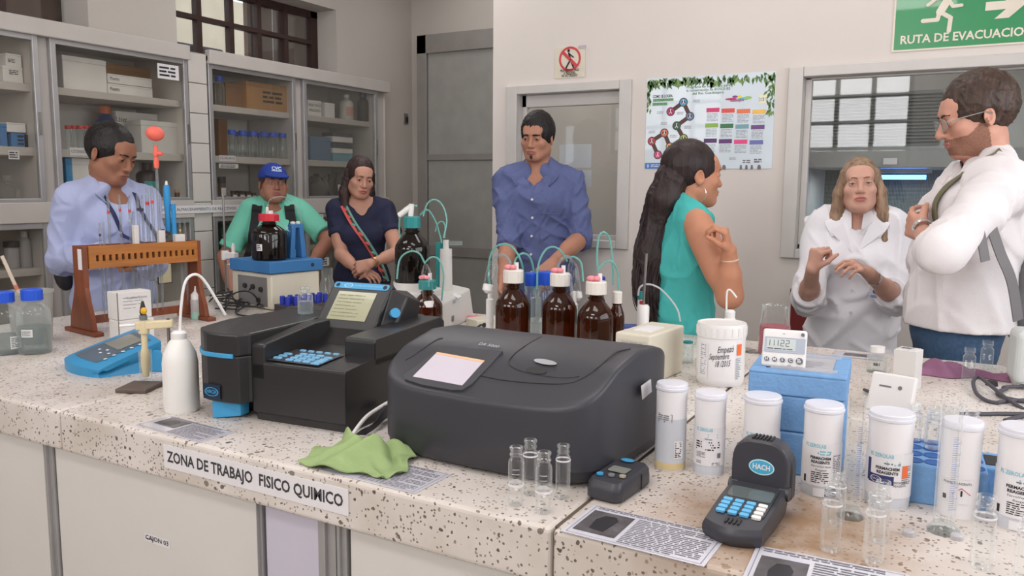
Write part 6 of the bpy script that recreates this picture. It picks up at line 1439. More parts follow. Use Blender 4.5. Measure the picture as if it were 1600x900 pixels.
for q_ in (-1, 1): B().sphere(hc if False else p.HR @ (np.array([q_ * .080, -.004, -.052]) * p.hk) + p.hc, (.006, .006, .008), 10, 8).build('earring', M('pearl_gold', (220, 190, 150), .3, .4), p.root, True, world=False)
gold = M('gold', (196, 160, 90), .3, .8)
B().lathe([(.026, -.006), (.029, 0), (.026, .006)], p.L(1366, 436, 3.19), 20, np.array(Vector(p.L(1356, 426, 3.16) - p.L(1402, 468, 3.42)).to_track_quat('Z', 'Y').to_matrix()), cap=False).build('watch', M('silver', (214, 210, 208), .2, .8), p.root, True, world=False)
# ---- tall man with glasses
p = Person('tall bearded man with glasses in a white linen shirt, arms crossed, backpack on', 2.78, (1524, 180), -74, 1.075, head=(2, 16, 0), hk=1.10, lean=.10, fat=.022, skn=skin('fair_c', (202, 150, 130)), lip=(176, 110, 104), lids=.32, nose=1.04, )
p.beardm = M('stubble', (144, 102, 84), .7, var=.25, scale=260, bump=.4, bscale=600)
p.arm(1, p.L(1468, 392, 2.50), p.L(1440, 362, 2.72), hd=p.Ld(fw + .4 * np.array([0, 0, 1])), hn=p.Ld(rt), thside=-1, thick=1.0)
p.arm(-1, p.L(1452, 405, 2.98), p.L(1474, 388, 2.62), hand=False, thick=1.0)
p.finish(); BR_ = hairm('brown', (66, 50, 42)); p.brows(BR_, .0034)
p.hair_short(BR_, top=.017, front=.066, seed=12, amp=.0028, bulk=(1, 1.0, 1.04), back=-.066, side=-.035)
p.shirt(LINEN, e=.024, sleeve=1.10, hem=p.L(1480, 520, 2.7)[2], vdepth=.05, seed=51, amp=.009, sl_e=.024, vox=.0075, f=26, flare=.03); p.collar(LINEN, r=.070); p.pants(JEANS)
GM = M('glasses_grey', (150, 152, 150), .3, .3)
for q_ in (-1, 1):
    c = np.array([.033 * q_, -.108, -.006]); hw = [p.HR @ (np.array([c[0] + .024 * math.cos(t_), c[1] + .006 * abs(math.cos(t_)), c[2] + .019 * math.sin(t_)]) * p.hk) + p.hc for t_ in np.linspace(0, 2 * math.pi, 25)]
    fr_ = B().tube(hw, .0019, 6).build('glasses_rim', GM, p.root, True, world=False)
    B().add(hw[:-1], [tuple(range(24))]).build('lens', PANE, fr_, world=False)
    B().tube([p.HR @ (np.array(v) * p.hk) + p.hc for v in ((.057 * q_, -.106, 0), (.080 * q_, -.07, .004), (.084 * q_, .0, .004), (.082 * q_, .02, -.006))], .0018, 6).build('glasses_arm', GM, p.root, True, world=False)
B().tube([p.HR @ (np.array(v) * p.hk) + p.hc for v in ((-.010, -.114, -.002), (0, -.117, 0), (.010, -.114, -.002))], .0018, 6).build('glasses_bridge', GM, p.root, True, world=False)
OL = M('olive_strap', (112, 108, 84), .8); GS = M('grey_strap', (120, 118, 120), .8)
s = p.s; sh = p.sh(1)
ribbon([np.array([.085, .12, 1.36]) * s, np.array([.10, .03, 1.475]) * s, np.array([.105, -.06, 1.435]) * s, p.front(.105 * s, 1.34 * s, off=.004), p.front(.12 * s, 1.24 * s, off=.004)], .038, OL, 'backpack_strap', p.root, .006)
Lp = lambda x, y, d: p.L(x, y, d)
ribbon([Lp(1545, 345, 2.50), Lp(1562, 395, 2.52), Lp(1580, 440, 2.54), Lp(1590, 500, 2.58)], .032, GS, 'lower_strap', p.root, .005, up=p.Ld(-fw))
ribbon([Lp(1528, 352, 2.47), Lp(1534, 380, 2.48), Lp(1539, 408, 2.49)], .028, GS, 'strap_end', p.root, .005, up=p.Ld(-fw))
B().sphere(np.array([.0, .175, 1.10]) * s, (.17, .11, .26), 22, 14).build('backpack', M('backpack_grey', (126, 126, 130), .8, bump=.2), p.root, True, world=False)
B().lathe([(.028, -.012), (.032, -.008), (.032, .008), (.028, .012)], p.L(1442, 356, 2.70), 20, np.array(Vector(p.L(1440, 362, 2.72) - p.L(1468, 392, 2.50)).to_track_quat('Z', 'Y').to_matrix()), cap=False).build('watch', M('silver', (214, 210, 208), .2, .8), p.root, True, world=False)
# ============================================================ MORE BENCH THINGS
# ---- blue and white titrator with amber bottles
t, w_, dp, h = boxpx((425, 486), (500, 476), (391, 478), 428, 'white and blue titrator base with sockets, red-capped amber bottle on top', WHITEP, 'titrator', 'titrator', dep=.30)
w_ = max(w_, .22); hb = h
side_x = -.0
B().span((0, 0, .004), (w_, dp, hb - .004)).build('white_body', CREAM, t, bevel=.006, **L_)
B().span((-.012, -.012, hb), (w_ + .012, dp, hb + .052)).build('blue_top', M('titrator_blue', (56, 116, 172), .45), t, bevel=.004, **L_)
B().span((-.002, .03, .015), (-.0005, dp - .05, hb - .02)).build('socket_panel', M('socket_grey', (120, 118, 116), .5), t, **L_)
for k, (y, z) in enumerate(((.07, hb * .55), (.13, hb * .6), (.19, hb * .6), (.09, hb * .25))): B().cyl((-.001, y, z), (-.012, y, z), .011, seg=14).build('socket', RUBBER, t, True, **L_)
B().cyl((w_ * .82, -.0125, hb + .026), (w_ * .82, -.015, hb + .026), .008, seg=16).build('round_mark', RUBBER, t, **L_)
zt_ = hb + .052; TB = M('titrator_blue', (56, 116, 172), .45)
tw, ta = np.array(WM[t.name].translation), WM[t.name].to_euler().z
def tl(x, y, z): return tw + np.array(rotm('Z', ta)) @ np.array([x, y, z])
hold = hz(tl(.2, .1, 0), 468, 350) - ZC
Lh = thing('bottle_holder', 'tall blue two-armed tip holder on the titrator top', 'holder', tuple(tl(w_ * .80, .10, zt_)), ta)
for x in (-.035, .03):
    B().hexa([(x - .012, -.02, 0), (x + .016, -.02, 0), (x + .016, .03, 0), (x - .012, .03, 0), (x - .004 - .4 * x, -.012, hold - zt_), (x + .016 - .4 * x, -.012, hold - zt_), (x + .016 - .4 * x, .016, hold - zt_), (x - .004 - .4 * x, .016, hold - zt_)]).build('arm', TB, Lh, bevel=.003, **L_)
B().span((-.03, -.012, hold - zt_ - .018), (.034, .016, hold - zt_)).build('bridge', TB, Lh, bevel=.003, **L_)
for x in (-.014, .014): B().lathe([(.010, hold - zt_), (.012, hold - zt_ + .008), (.004, hold - zt_ + .012)], (x, 0, 0), 14).build('white_tip', WHITEP, Lh, True, **L_)
def abottle(loc, r, h, label, glass=AMBER, capm=WHITEP, rz=0.0, lab=True, capk=.56, group=None, neck=.34):
    t = thing('amber_bottle', label, 'bottle', tuple(loc), rz, group)
    B().lathe([(r * .92, 0), (r, .008), (r, h * .56), (r * .96, h * .61), (r * .80, h * .67), (r * .56, h * .735), (r * neck * 1.12, h * .775), (r * neck * 1.12, h * .785), (r * neck * 1.3, h * .79), (r * neck * 1.3, h * .805), (r * neck * 1.05, h * .81), (r * neck * 1.05, h * .85)], seg=32).build('body', glass, t, True, **L_)
    cr = r * capk; n = 28; z0, z1 = h * .845, h
    ring = lambda f_, z: [(cr * f_ * (1 + .03 * (k % 2)) * math.cos(2 * math.pi * k / n), cr * f_ * (1 + .03 * (k % 2)) * math.sin(2 * math.pi * k / n), z) for k in range(n)]
    cb = B().add(ring(1, z0) + ring(1, z1 - .004) + ring(.9, z1), [(j * n + k, j * n + (k + 1) % n, (j + 1) * n + (k + 1) % n, (j + 1) * n + k) for j in range(2) for k in range(n)] + [tuple(2 * n + k for k in range(n)), tuple(range(n - 1, -1, -1))])
    cb.build('cap', capm, t, **L_)
    return t
C = tl(w_ * .14 + .03, .10, zt_); r = 27 * depth(C) / FPX; hh = hz(C, 421, 334) - C[2]
t1 = abottle(C, r, hh, 'big dark amber bottle with a red cap on the blue titrator', DARKAMB, RED, 0)
az = math.atan2(-C[1], -C[0]); fc = cylmap((0, 0, 0), r + .0008, az - .9); b = B(); rectq(b, fc, .01, hh * .22, .038, hh * .36, 0, 4); lo = b.build('hazard_label', PAPER, t1, True, **L_)
b = B(); lines(b, fc, .013, hh * .35, .022, hh * .11, 3, .0006, .9, .6); b.build('print', INK, lo, **L_)
B().cyl((-.008, 0, hh), (-.008, 0, hh + .03), .006, seg=10).cyl((.012, 0, hh), (.012, 0, hh + .014), .012, seg=12).build('adapter', WHITEP, t1, True, **L_)
C2 = tl(w_ * .55, .12, zt_); hh2 = hz(C2, 452, 362) - C2[2]
t2 = thing('amber_bottle', 'slim amber bottle between the red-capped bottle and the blue holder', 'bottle', tuple(C2))
B().lathe([(.022, 0), (.022, hh2 * .88), (.01, hh2 * .92)], seg=20).build('body', DARKAMB, t2, True, **L_); B().lathe([(.007, hh2 * .92), (.007, hh2)], seg=12).build('nozzle', WHITEP, t2, True, **L_)
def pxpath(pts, d0): return [O0 + ray(x, y) * (d0 + dk) for x, y, dk in pts]
def hose(name, label, pts, d0, r, mat, cat='tube', n=8, group=None):
    P = catmull(pxpath(pts, d0), n); t = thing(name, label, cat, tuple(P[0]), 0, group); B().tube(P, r, 8).build('hose', mat, t, True); return t
dT = depth(C)
hose('dosing_tube', 'thin clear tube arching from the red-capped bottle over to the blue holder', [(417, 336, 0), (420, 315, 0), (432, 308, 0), (450, 310, 0), (465, 325, 0), (472, 348, .0)], dT, .0026, TUBEW)
hose('dosing_tube', 'grey tube leaning from the red cap to the slim amber bottle', [(424, 334, 0), (436, 345, 0), (446, 355, 0), (452, 362, .0)], dT, .0022, TUBEW)
# electrode rod, clamp and beaker left of the titrator
C, r = stand(357, 470, 10); zr = hz(C, 351, 302)
t = thing('rod_stand', 'thin steel rod stand with a white clamp left of the titrator', 'stand', tuple(C))
B().span((-.06, -.05, 0), (.09, .05, .02)).build('base', CREAM, t, bevel=.004, **L_); B().cyl((-.012, 0, .02), (-.012, 0, zr - ZC), .005).build('rod', STEEL, t, True, **L_)
zc_ = hz(C, 355, 399) - ZC
B().box((.02, 0, zc_), (.09, .026, .030)).cyl((-.012, -.0, zc_ - .022), (-.012, 0, zc_ + .022), .017, seg=14).build('clamp', WHITEP, t, bevel=.003, **L_)
t = thing('glass_electrode', 'white and blue electrode held by the clamp beside the titrator', 'electrode', tuple(C + [.045, 0, zc_ - .1]))
B().lathe([(.006, 0), (.006, .1)], seg=12).build('blue_shaft', M('shaft_blue', (60, 100, 190), .3), t, True, **L_); B().lathe([(.009, .1), (.009, .14), (.005, .16)], seg=12).build('head', WHITEP, t, True, **L_)
t = thing('beaker', 'small clear beaker under the clamped electrode', 'beaker', tuple(C + [.045, 0, .0202]))
bh = hz(C, 370, 412) - ZC - .02
B().lathe([(.034, 0), (.036, .004), (.036, bh - .003), (.039, bh)], seg=24, cap=False).lathe([(0, .001), (.034, .001)], seg=24, cap=False).build('wall', GLASS, t, True, **L_)
# tangled cables
rr = random.Random(21)
for k, lb in enumerate(('black cable loop nearest the white spout', 'black cable looping highest in the tangle', 'black cable running to the titrator sockets', 'black cable lying flat along the tangle front', 'black cable crossing the middle of the tangle')):
    P = []
    for i in range(9):
        g = G(335 + (i % 5) * 14 + rr.uniform(-12, 12) + k * 3, 468 + 4.5 * k + rr.uniform(-8, 12)); P.append(g + [0, 0, .008 + rr.uniform(0, .07 if k % 2 else .035) * (0 < i < 8)])
    if k == 2: P[-1] = tl(-.012, .13, hb * .6)
    t = thing('cable', lb, 'cable', tuple(P[0])); B().tube(catmull(P, 6), .0035, 6).build('cord', RUBBER, t, True)
# conical flask and blue vial tray
C, r = stand(512, 476, 17); h = hz(C, 512, 419) - ZC
t = thing('conical_flask', 'clear plastic conical flask between the titrator and the tilted screen', 'flask', tuple(C))
B().lathe([(r, 0), (r, .006), (r * .62, h * .6), (r * .5, h * .7), (r * .5, h), (r * .56, h)], seg=24, cap=False).build('wall', TRANSL if False else GLASSD, t, True, **L_)
t, w_, dp, h = boxpx((449, 494), (522, 486), (430, 480), 474, 'dark vial tray with deep blue vial caps behind the stoppered cell', RUBBER, 'vial_tray', 'tray', dep=.12)
B().span((0, 0, 0), (w_, dp, h * .7)).build('tray', M('dark_tray', (62, 56, 60), .5), t, bevel=.003, **L_)
for r_ in range(2):
    for c_ in range(6): B().lathe([(.011, h * .7), (.011, h * 1.35), (.009, h * 1.4)], (w_ * (.1 + .16 * c_), dp * (.3 + .4 * r_), 0), 12).build('blue_cap', M('deep_blue', (36, 52, 160), .4), t, True, **L_)
# ---- white dosing unit with dark bottle
t, w_, dp, h = boxpx((691, 520), (741, 497), (618, 508), 452, 'white dosing unit with a tall rear column and a teal-capped dark bottle on it', WHITEP, 'dosing_unit', 'titrator', dep=.17)
w_ = max(w_, .12)
UW = M('unit_white', (208, 206, 202), .4, var=.02)
# front face along the local x; body to the left (negative) too
B().hexa([(-.12, .0, 0), (w_, 0, 0), (w_, dp, 0), (-.12, dp, 0), (-.12, .0, h * .62), (w_ * .86, 0, h * .80), (w_ * .80, dp, h), (-.12, dp, h)]).build('body', UW, t, bevel=.008, seg=3, **L_)
tw, ta = np.array(WM[t.name].translation), WM[t.name].to_euler().z
zd = h
B().span((-.13, .02, h * .82), (.05, dp + .06, h)).build('deck', UW, t, bevel=.006, **L_)
CP = G(697, 505); zcol = hz(CP, 697, 375); TP_ = G(687, 503)
B().cyl(CP + [0, 0, h * .5], (CP[0], CP[1], zcol - .035), .026, .024, seg=24).cyl((CP[0], CP[1], zcol - .035), (CP[0], CP[1], zcol), .012, seg=14).build('rear_column', UW, t, True)
B().cyl(TP_ + [0, 0, h * .6], (TP_[0], TP_[1], zcol - .012), .016, seg=14).build('teal_column', TEALP, t, True)
B().box(np.array([CP[0], CP[1], zcol - .012]) + rt * .035, (.06, .012, .016), rotm('Z', YAW)).build('side_nozzle', TUBEW, t)
f = frame((w_ * .3, -.0008, h * .55), (1, 0, 0), (0, 0, 1)); b = B(); rectq(b, f, 0, .0, .04, .022, .0006); lb_ = b.build('rating_plate', PAPER, t, **L_); b = B(); lines(b, f, .003, .02, .034, .017, 4, .0012); rectq(b, f, -.012, -.065, .012, -.042, .0012); b.build('print', GREYINK, lb_, **L_)
B().box((w_ * .45, .004, h * .73), (.045, .03, .003), rotm('X', .5)).build('clear_label', PAPER, t, **L_)
C = tl(-.045, .10, h); r = 27 * depth(C) / FPX; hh = hz(C, 657, 338) - C[2]
t1 = abottle(C, r, hh, 'dark amber bottle with a teal cap standing on the white dosing unit', DARKAMB, TEALP, 0, capk=.46)
B().lathe([(r * 1.08, .0), (r * 1.1, .03), (r * 1.04, .03)], seg=28, cap=False).build('white_tray_ring', UW, t1, True, **L_)
B().cyl((-.006, 0, hh), (-.002, 0, hh + .045), .010, seg=12).cyl((-.05, -.01, hh + .002), (-.005, 0, hh + .035), .011, seg=14).build('white_adapter', WHITEP, t1, True, **L_)
dD = depth(C)
hose('dosing_tube', 'aqua tube arching from the teal-capped bottle down to the white column', [(661, 338, 0), (668, 318, 0), (680, 312, 0), (692, 322, 0), (698, 345, 0), (693, 372, .0)], dD, .0032, TUBET)
hose('dosing_tube', 'aqua tube sweeping from the teal cap to the rear column past the first loop', [(656, 336, 0), (668, 328, 0), (680, 345, 0), (688, 370, 0), (690, 380, .0)], dD + .03, .0032, TUBET)
hose('dosing_tube', 'aqua tube falling at the left side of the dosing unit', [(652, 322, 0), (638, 322, 0), (627, 333, 0), (624, 360, 0), (630, 395, 0)], dD - .02, .0032, TUBET)
hose('dosing_tube', 'small aqua loop beside the rear column', [(680, 362, 0), (684, 350, 0), (690, 346, 0), (695, 352, 0), (695, 372, 0)], dD + .03, .0026, TUBET)
# amber bottle with teal cap and glass drying tube, in front of it
def rowbottle(x, yb, hw, yt, label, capm, pink=True, glass=AMBER):
    C, r = stand(x, yb, hw); h = hz(C, x, yt) - ZC
    t = abottle(C, r, h, label, glass, capm)
    b = B(); b.lathe([(r * .2, h), (r * .2, h + .012)], (.0, .0, 0), 12); b.build('port', capm, t, True, **L_)
    if pink:
        b = B(); b.sphere((-.012, -.01, h + .008), (.016, .014, .009), 12, 8).sphere((.006, -.012, h + .009), (.012, .010, .008), 12, 8); b.build('pink_seal', PINK, t, True, **L_)
    B().cyl((.012, 0, h), (.012, 0, h + .024), .007, seg=12).build('white_port', WHITEP, t, True, **L_)
    return C, r, h
C, r, h = rowbottle(668, 535, 24, 437, 'amber bottle with a teal cap and glass tube in front of the white dosing unit', TEALP)
dB = depth(C)
def drying(label, top, bot, hwpx, d0, cork=True):
    A = O0 + ray(*bot) * d0; Z_ = O0 + ray(*top) * d0; r = hwpx * d0 / FPX; L = np.linalg.norm(Z_ - A); R = np.array(Vector(Z_ - A).to_track_quat('Z', 'Y').to_matrix())
    t = thing('drying_tube', label, 'tube', tuple(A))
    B().lathe([(r * .9, 0), (r, .004), (r, L * .72), (r * .85, L * .83), (r * .5, L * .93), (r * .28, L)], A, 20, R, cap=False).build('glass', GLASS, t, True)
    B().lathe([(r * .3, -.014), (r * 1.06, -.004), (r * 1.06, .014), (r * .8, .018)], A, 20, R).build('white_plug', WHITEP, t, True)
drying('glass drying tube leaning on the teal-capped amber bottle', (665, 412), (670, 478), 8.5, dB - .05)
hose('dosing_tube', 'aqua tube bridging from the left to the glass tube at the teal cap', [(620, 436, 0), (625, 405, 0), (640, 393, 0), (655, 396, 0), (664, 412, 0)], dB - .02, .0032, TUBET)
hose('dosing_tube', 'aqua tube bending down at the right of the teal-capped amber bottle', [(664, 410, 0), (674, 402, 0), (686, 406, 0), (693, 430, 0), (690, 470, 0)], dB + .02, .0032, TUBET)
# small white tray box between
t, w_, dp, h = boxpx((752, 517), (778, 514), (735, 508), 500, 'small white power box with a round socket between dosing unit and amber bottles', WHITEP, 'power_box', 'box', dep=.08)
B().span((-.02, 0, 0), (max(w_, .05), dp, h)).build('case', CREAM, t, bevel=.004, **L_); B().cyl((.012, -.0005, h * .5), (.012, -.002, h * .5), h * .22, seg=14).build('socket', RUBBER, t, **L_)
tag(B().sphere(G(742, 503) + [0, 0, .014], (.04, .03, .014), 14, 8).build('pink_wipe', PINK, None, True), 'crumpled pink wipe behind the white power box', 'wipe')
# ---- three amber bottles in a row
A1 = rowbottle(801, 556, 28, 421, 'leftmost of the three big amber bottles with white caps', M('cap_ivory', (220, 214, 206), .4))
A2 = rowbottle(873, 560, 28, 426, 'middle one of the three big amber bottles with white caps', M('cap_ivory', (220, 214, 206), .4))
A3 = rowbottle(929, 574, 29, 439, 'rightmost of the three big amber bottles with white caps', M('cap_ivory', (220, 214, 206), .4))
dA = [depth(a[0]) for a in (A1, A2, A3)]
drying('glass drying tube left of the leftmost amber bottle', (771, 407), (762, 452), 8, dA[0] + .02)
drying('glass drying tube right of the middle amber bottle', (893, 406), (901, 464), 8.5, dA[1] + .05)
for k, (pts, i) in enumerate((([(772, 408, .02), (777, 400, .01), (788, 399, 0), (796, 408, 0), (797, 421, 0)], 0), ([(872, 424, 0), (873, 412, 0), (880, 403, 0), (890, 402, .03), (893, 408, .05)], 1))):
    hose('bent_glass_tube', ('thick clear bend from the left drying tube into the leftmost amber bottle', 'thick clear bend from the middle amber bottle into its drying tube')[k], pts, dA[i], .005, TUBEW)
for lb, pts, i in (('aqua tube arching high over the leftmost amber bottle', [(767, 455, .03), (763, 425, .03), (768, 395, .02), (782, 382, 0), (800, 386, 0), (814, 408, .0), (820, 440, .1), (822, 455, .1)], 0),
                   ('aqua tube rising from the leftmost cap and falling between the bottles', [(802, 420, 0), (806, 405, 0), (816, 396, 0), (828, 402, .05), (834, 425, .1), (834, 452, .1)], 0),
                   ('small aqua loop low between the first two amber bottles', [(821, 452, .08), (823, 438, .08), (828, 432, .08), (832, 440, .08), (833, 455, .08)], 0),
                   ('aqua tube arching over the middle amber bottle', [(839, 452, 0), (841, 415, 0), (852, 391, 0), (866, 386, 0), (878, 394, 0), (886, 408, .02)], 1),
                   ('pale aqua tube behind the middle drying tube', [(889, 402, .05), (898, 402, .05), (908, 412, .06), (911, 440, .06)], 1),
                   ('tallest aqua loop rising from the rightmost amber bottle', [(934, 425, 0), (933, 395, 0), (936, 370, 0), (944, 363, 0), (953, 375, .02), (957, 410, .03), (958, 445, .04)], 2),
                   ('pale aqua tube curving at the right of the rightmost amber bottle', [(934, 422, 0), (944, 411, 0), (956, 409, 0), (965, 425, .02), (967, 455, .03)], 2)):
    hose('dosing_tube', lb, pts, dA[i], .0034, TUBET)
for k, (x, yb, hw, yt, m_, lb) in enumerate(((837, 540, 8, 447, TUBEW, 'slim clear dosing cylinder behind the leftmost amber bottle'), (896, 556, 6, 455, WHITEP, 'slim white cylinder between the middle and right amber bottles'), (765, 540, 6, 450, WHITEP, 'slim white support rod left of the leftmost amber bottle'), (958, 560, 6, 475, CREAM, 'slim ivory cylinder right of the rightmost amber bottle'))):
    C, r = stand(x, yb, hw); h = hz(C, x, yt) - ZC; t = thing('dosing_cylinder', lb, 'cylinder', tuple(C)); B().lathe([(r, 0), (r, h * .8), (r * .6, h * .82), (r * .6, h)], seg=16).build('barrel', m_, t, True, **L_)
    B().lathe([(r * 1.15, h * .40), (r * 1.15, h * .46)], seg=16).build('collar', WHITEP, t, True, **L_)
lab_bottle(851, 548, 15, 424, 'clear bottle with a bright blue cap behind the middle amber bottle', capw=.85, neck=.7)
lab_bottle(829, 546, 13, 426, 'clear bottle with a blue cap half hidden behind the leftmost amber bottle', capw=.8, neck=.7)
lab_bottle(932, 560, 13, 432, 'dark bottle with a deep blue cap behind the rightmost amber bottle', glass=AMBER, capm=M('deep_blue', (36, 52, 160), .4), capw=.85, neck=.7)
lab_bottle(962, 566, 12, 455, 'amber bottle edge peeking out behind the rightmost amber bottle', glass=AMBER, capm=M('cap_ivory', (220, 214, 206), .4), neck=.5)
P = catmull([G(745, 520) + [0, 0, .02], G(765, 512) + [0, 0, .03], G(790, 513) + [0, 0, .03], G(815, 519) + [0, 0, .015]], 8)
t = thing('cable', 'black cord behind the charcoal spectrophotometer', 'cable', tuple(P[0])); B().tube(P, .004, 6).build('cord', RUBBER, t, True)
# ---- cream box unit with a rod
t, w_, dp, h = boxpx((1014, 604), (1067, 581), (965, 588), 525, 'cream dispenser box with a printed plate in front of the woman in teal', CREAM, 'dispenser_box', 'box', dep=.11)
an = WM[t.name].to_euler().z
# long side runs to the back right; plate side faces the viewer at left
B().span((0, 0, 0), (w_, dp, h)).build('case', CREAM, t, bevel=.006, seg=3, **L_)
f = frame((-.0008, dp * .92, h * .55), (0, -1, 0), (0, 0, 1)); b = B(); rectq(b, f, 0, 0, dp * .84, h * .32, .0005); o = b.build('printed_plate', M('plate_grey', (196, 192, 180), .5), t, **L_)
b = B(); text(b, 'SULFURICO 4N', h * .10, f, dp * .42, h * .25, .001, width=dp * .6); lines(b, f, dp * .08, h * .19, dp * .68, h * .17, 4, .001); b.build('print', GREYINK, o, **L_)
b = B(); ellq(b, f, dp * .45, -h * .2, dp * .26, h * .16, .0008, 24, .85); b.build('emboss_shade', M('cream_shadow', (190, 184, 166), .5), t, **L_)  # flat ring, shade of the emboss put into its colour
B().box((w_ * .45, dp * .5, h + .001), (w_ * .4, dp * .5, .002)).build('top_note', PAPER, t, **L_)
tw, ta = np.array(WM[t.name].translation), an
C, r = stand(1003, 552, 9.5); h9 = hz(C, 1003, 476) - ZC; hr = hz(C, 1009, 396) - ZC
t = thing('rod_holder', 'white cylindrical holder with a tall steel rod behind the cream box', 'stand', tuple(C))
B().lathe([(r, 0), (r, h9 * .96), (r * .8, h9)], seg=20).build('sleeve', WHITEP, t, True, **L_); B().cyl((0, 0, h9), (.006, 0, hr), .0048, seg=12).build('rod', STEEL, t, True, **L_)
C, r = stand(998, 552, 5); 
t = thing('tube_fitting', 'small teal and red tube fitting beside the tall steel rod', 'fitting', tuple(C + [-.012, .03, 0])); zf = hz(C, 995, 470) - ZC
B().cyl((0, 0, 0), (0, 0, zf), .008, seg=12).build('stem', WHITEP, t, True, **L_); B().cyl((0, 0, zf), (0, 0, zf + .028), .008, seg=14).build('teal_nut', TEALP, t, True, **L_); B().box((.012, -.01, zf - .008), (.016, .01, .012)).build('red_tag', RED, t, **L_)
hose('dosing_tube', 'white tube arching from the teal fitting over to the cream box', [(997, 462, 0), (1000, 449, 0), (1012, 444, 0), (1030, 450, .0), (1048, 468, .02), (1059, 485, .02), (1063, 502, .03)], depth(C), .003, TRANSL)
t = thing('blue_pad', 'flat blue pad beside the rod holder', 'pad', tuple(G(978, 512)), .4); B().box((0, 0, .006), (.09, .05, .012)).build('pad', M('pad_blue', (64, 84, 150), .6), t, bevel=.003, **L_)
# ---- white jar with handwriting
C, r = stand(1124, 606, 38); h = hz(C, 1124, 503) - ZC
t = thing('reagent_tub', 'big white screw-lid tub with black handwriting and an orange square label', 'tub', tuple(C))
B().lathe([(r * .9, 0), (r * .97, .008), (r * .99, .02), (r * .99, h * .76), (r * .97, h * .8)], seg=44).build('body', M('tub_white', (226, 224, 224), .35, var=.01), t, True, **L_)
lid = B().lathe([(r * .99, h * .78), (r * 1.02, h * .785), (r * 1.02, h * .97), (r * .99, h), (r * .93, h), (r * .92, h * .985), (0, h * .985)], seg=44).build('lid', WHITEP, t, True, **L_)
for k in range(22):
    a = 2 * math.pi * k / 22; B().box((r * 1.02 * math.cos(a), r * 1.02 * math.sin(a), h * .88), (.003, .004, h * .14), rotm('Z', a)).build('lid_rib', WHITEP, lid, **L_)
az = math.atan2(-C[1], -C[0]); fc = cylmap((0, 0, 0), r + .0006, az)
b = B()
for s_, u, v, sz, ww in (('Empezó', .014, .62, .026, .044), ('Septiembre', -.004, .50, .024, .055), ('18 /2015', .006, .385, .024, .04)): text(b, s_, sz, fc, u, v * h, .0004, width=ww, shear=.25, rot=.10)
b.build('handwriting', INK, t, **L_)
b = B(); rectq(b, fc, .047, .52 * h, .064, .70 * h, .0004, 3); b.build('orange_label', M('hazard_orange', (232, 108, 58), .5), t, **L_)
b = B(); rectq(b, fc, -.066, .12 * h, -.036, .70 * h, .0002, 5); lo = b.build('left_label', PAPER, t, **L_); b = B(); lines(b, fc, -.062, .68 * h, .022, .5 * h, 16, .0006); lines(b, fc, .044, .48 * h, .02, .35 * h, 12, .0006); b.build('print', M('pale_print', (150, 156, 164), .6), lo, **L_)
# ---- pink beaker, lidded glass dish, slide frame, chair
C, r = stand(1208, 558, 24); h = hz(C, 1208, 476) - ZC
t = thing('beaker', 'tall clear beaker of pink liquid behind the timer', 'beaker', tuple(C))
B().lathe([(r * .95, 0), (r, .005), (r, h * .55), (r * .9, h * .7), (r * .84, h * .96), (r * .9, h)], seg=28, cap=False).build('wall', GLASS, t, True, **L_)
B().lathe([(r * .96, .004), (r * .97, h * .53), (r * .9, h * .58)], seg=28).build('pink_liquid', thin_glass('pink_water', (230, 170, 178), edge=.3, gloss=.3, body=.55, bodycol=(216, 138, 150)), t, True, **L_)
C, r = stand(1074, 568, 9); h = hz(C, 1074, 536) - ZC
t = thing('glass_jar', 'small low glass jar between the cream box and the white tub', 'jar', tuple(C)); B().lathe([(r, 0), (r, h * .8), (r * .8, h)], seg=20).build('wall', GLASSD, t, True, **L_); B().lathe([(r * .85, h), (r * .85, h * 1.1)], seg=20).build('lid', TEALP, t, True, **L_)
t, w_, dp, h = boxpx((1172, 553), (1190, 551), (1166, 542), 546, 'clear rectangular glass slide holder beside the white tub', GLASS, 'slide_holder', 'holder', dep=.1)
B().span((0, 0, 0), (.05, .1, .006)).build('plate', GLASSD, t, bevel=.001, **L_); B().span((.008, .02, .0062), (.042, .08, .008)).build('card', M('grey_card', (150, 150, 140), .6), t, **L_)
t = thing('chair', 'dark red chair back with a black top rail beyond the bench', 'chair', (PY(1233, 500, 4.17)[0] + .205, 4.17, 0), 0)
B().box((0, 0, .83), (.40, .03, .22)).build('backrest', M('dark_red_vinyl', (112, 34, 34), .5), t, bevel=.01, **L_); B().box((0, 0, .955), (.41, .04, .05)).build('top_rail', RUBBER, t, bevel=.008, **L_)
B().box((0, .0, .47), (.42, .06, .05)).build('seat', M('dark_red_vinyl', (112, 34, 34), .5), t, bevel=.01, **L_)
for x in (-.18, .18):
    B().cyl((x, .0, 0), (x, 0, .95), .013).build("leg", RUBBER, t, True, **L_)
# ---- blue foam box with lid, timer and tray
t, w_, dp, h = boxpx((1313, 753), (1346, 690), (1164, 731), 590, 'blue foam cooler box with a lid, carrying a digital timer', FOAM, 'foam_cooler', 'box', dep=.0 or None, xt=1318)
A = G(1313, 753); Lf = G(1164, 731); an = math.atan2(*(A - Lf)[[1, 0]]); W_ = np.linalg.norm(A - Lf)
bpy.data.objects.remove(t)
t = thing('foam_cooler', 'blue foam cooler box with a lid, carrying a digital timer', 'box', tuple(Lf), an); WM[t.name] = Matrix.Translation(Vector(Lf)) @ Matrix.Rotation(an, 4, 'Z')
H_ = hz(A, 1318, 590) - ZC; D_ = .205
B().span((0, 0, 0), (W_, D_, H_ * .415)).build('lower_block', FOAM, t, bevel=.004, **L_)
B().span((.0015, .001, H_ * .42), (W_ - .001, D_, H_ * .765)).build('middle_block', FOAM, t, bevel=.004, **L_)
lidb = B(); rim = .028
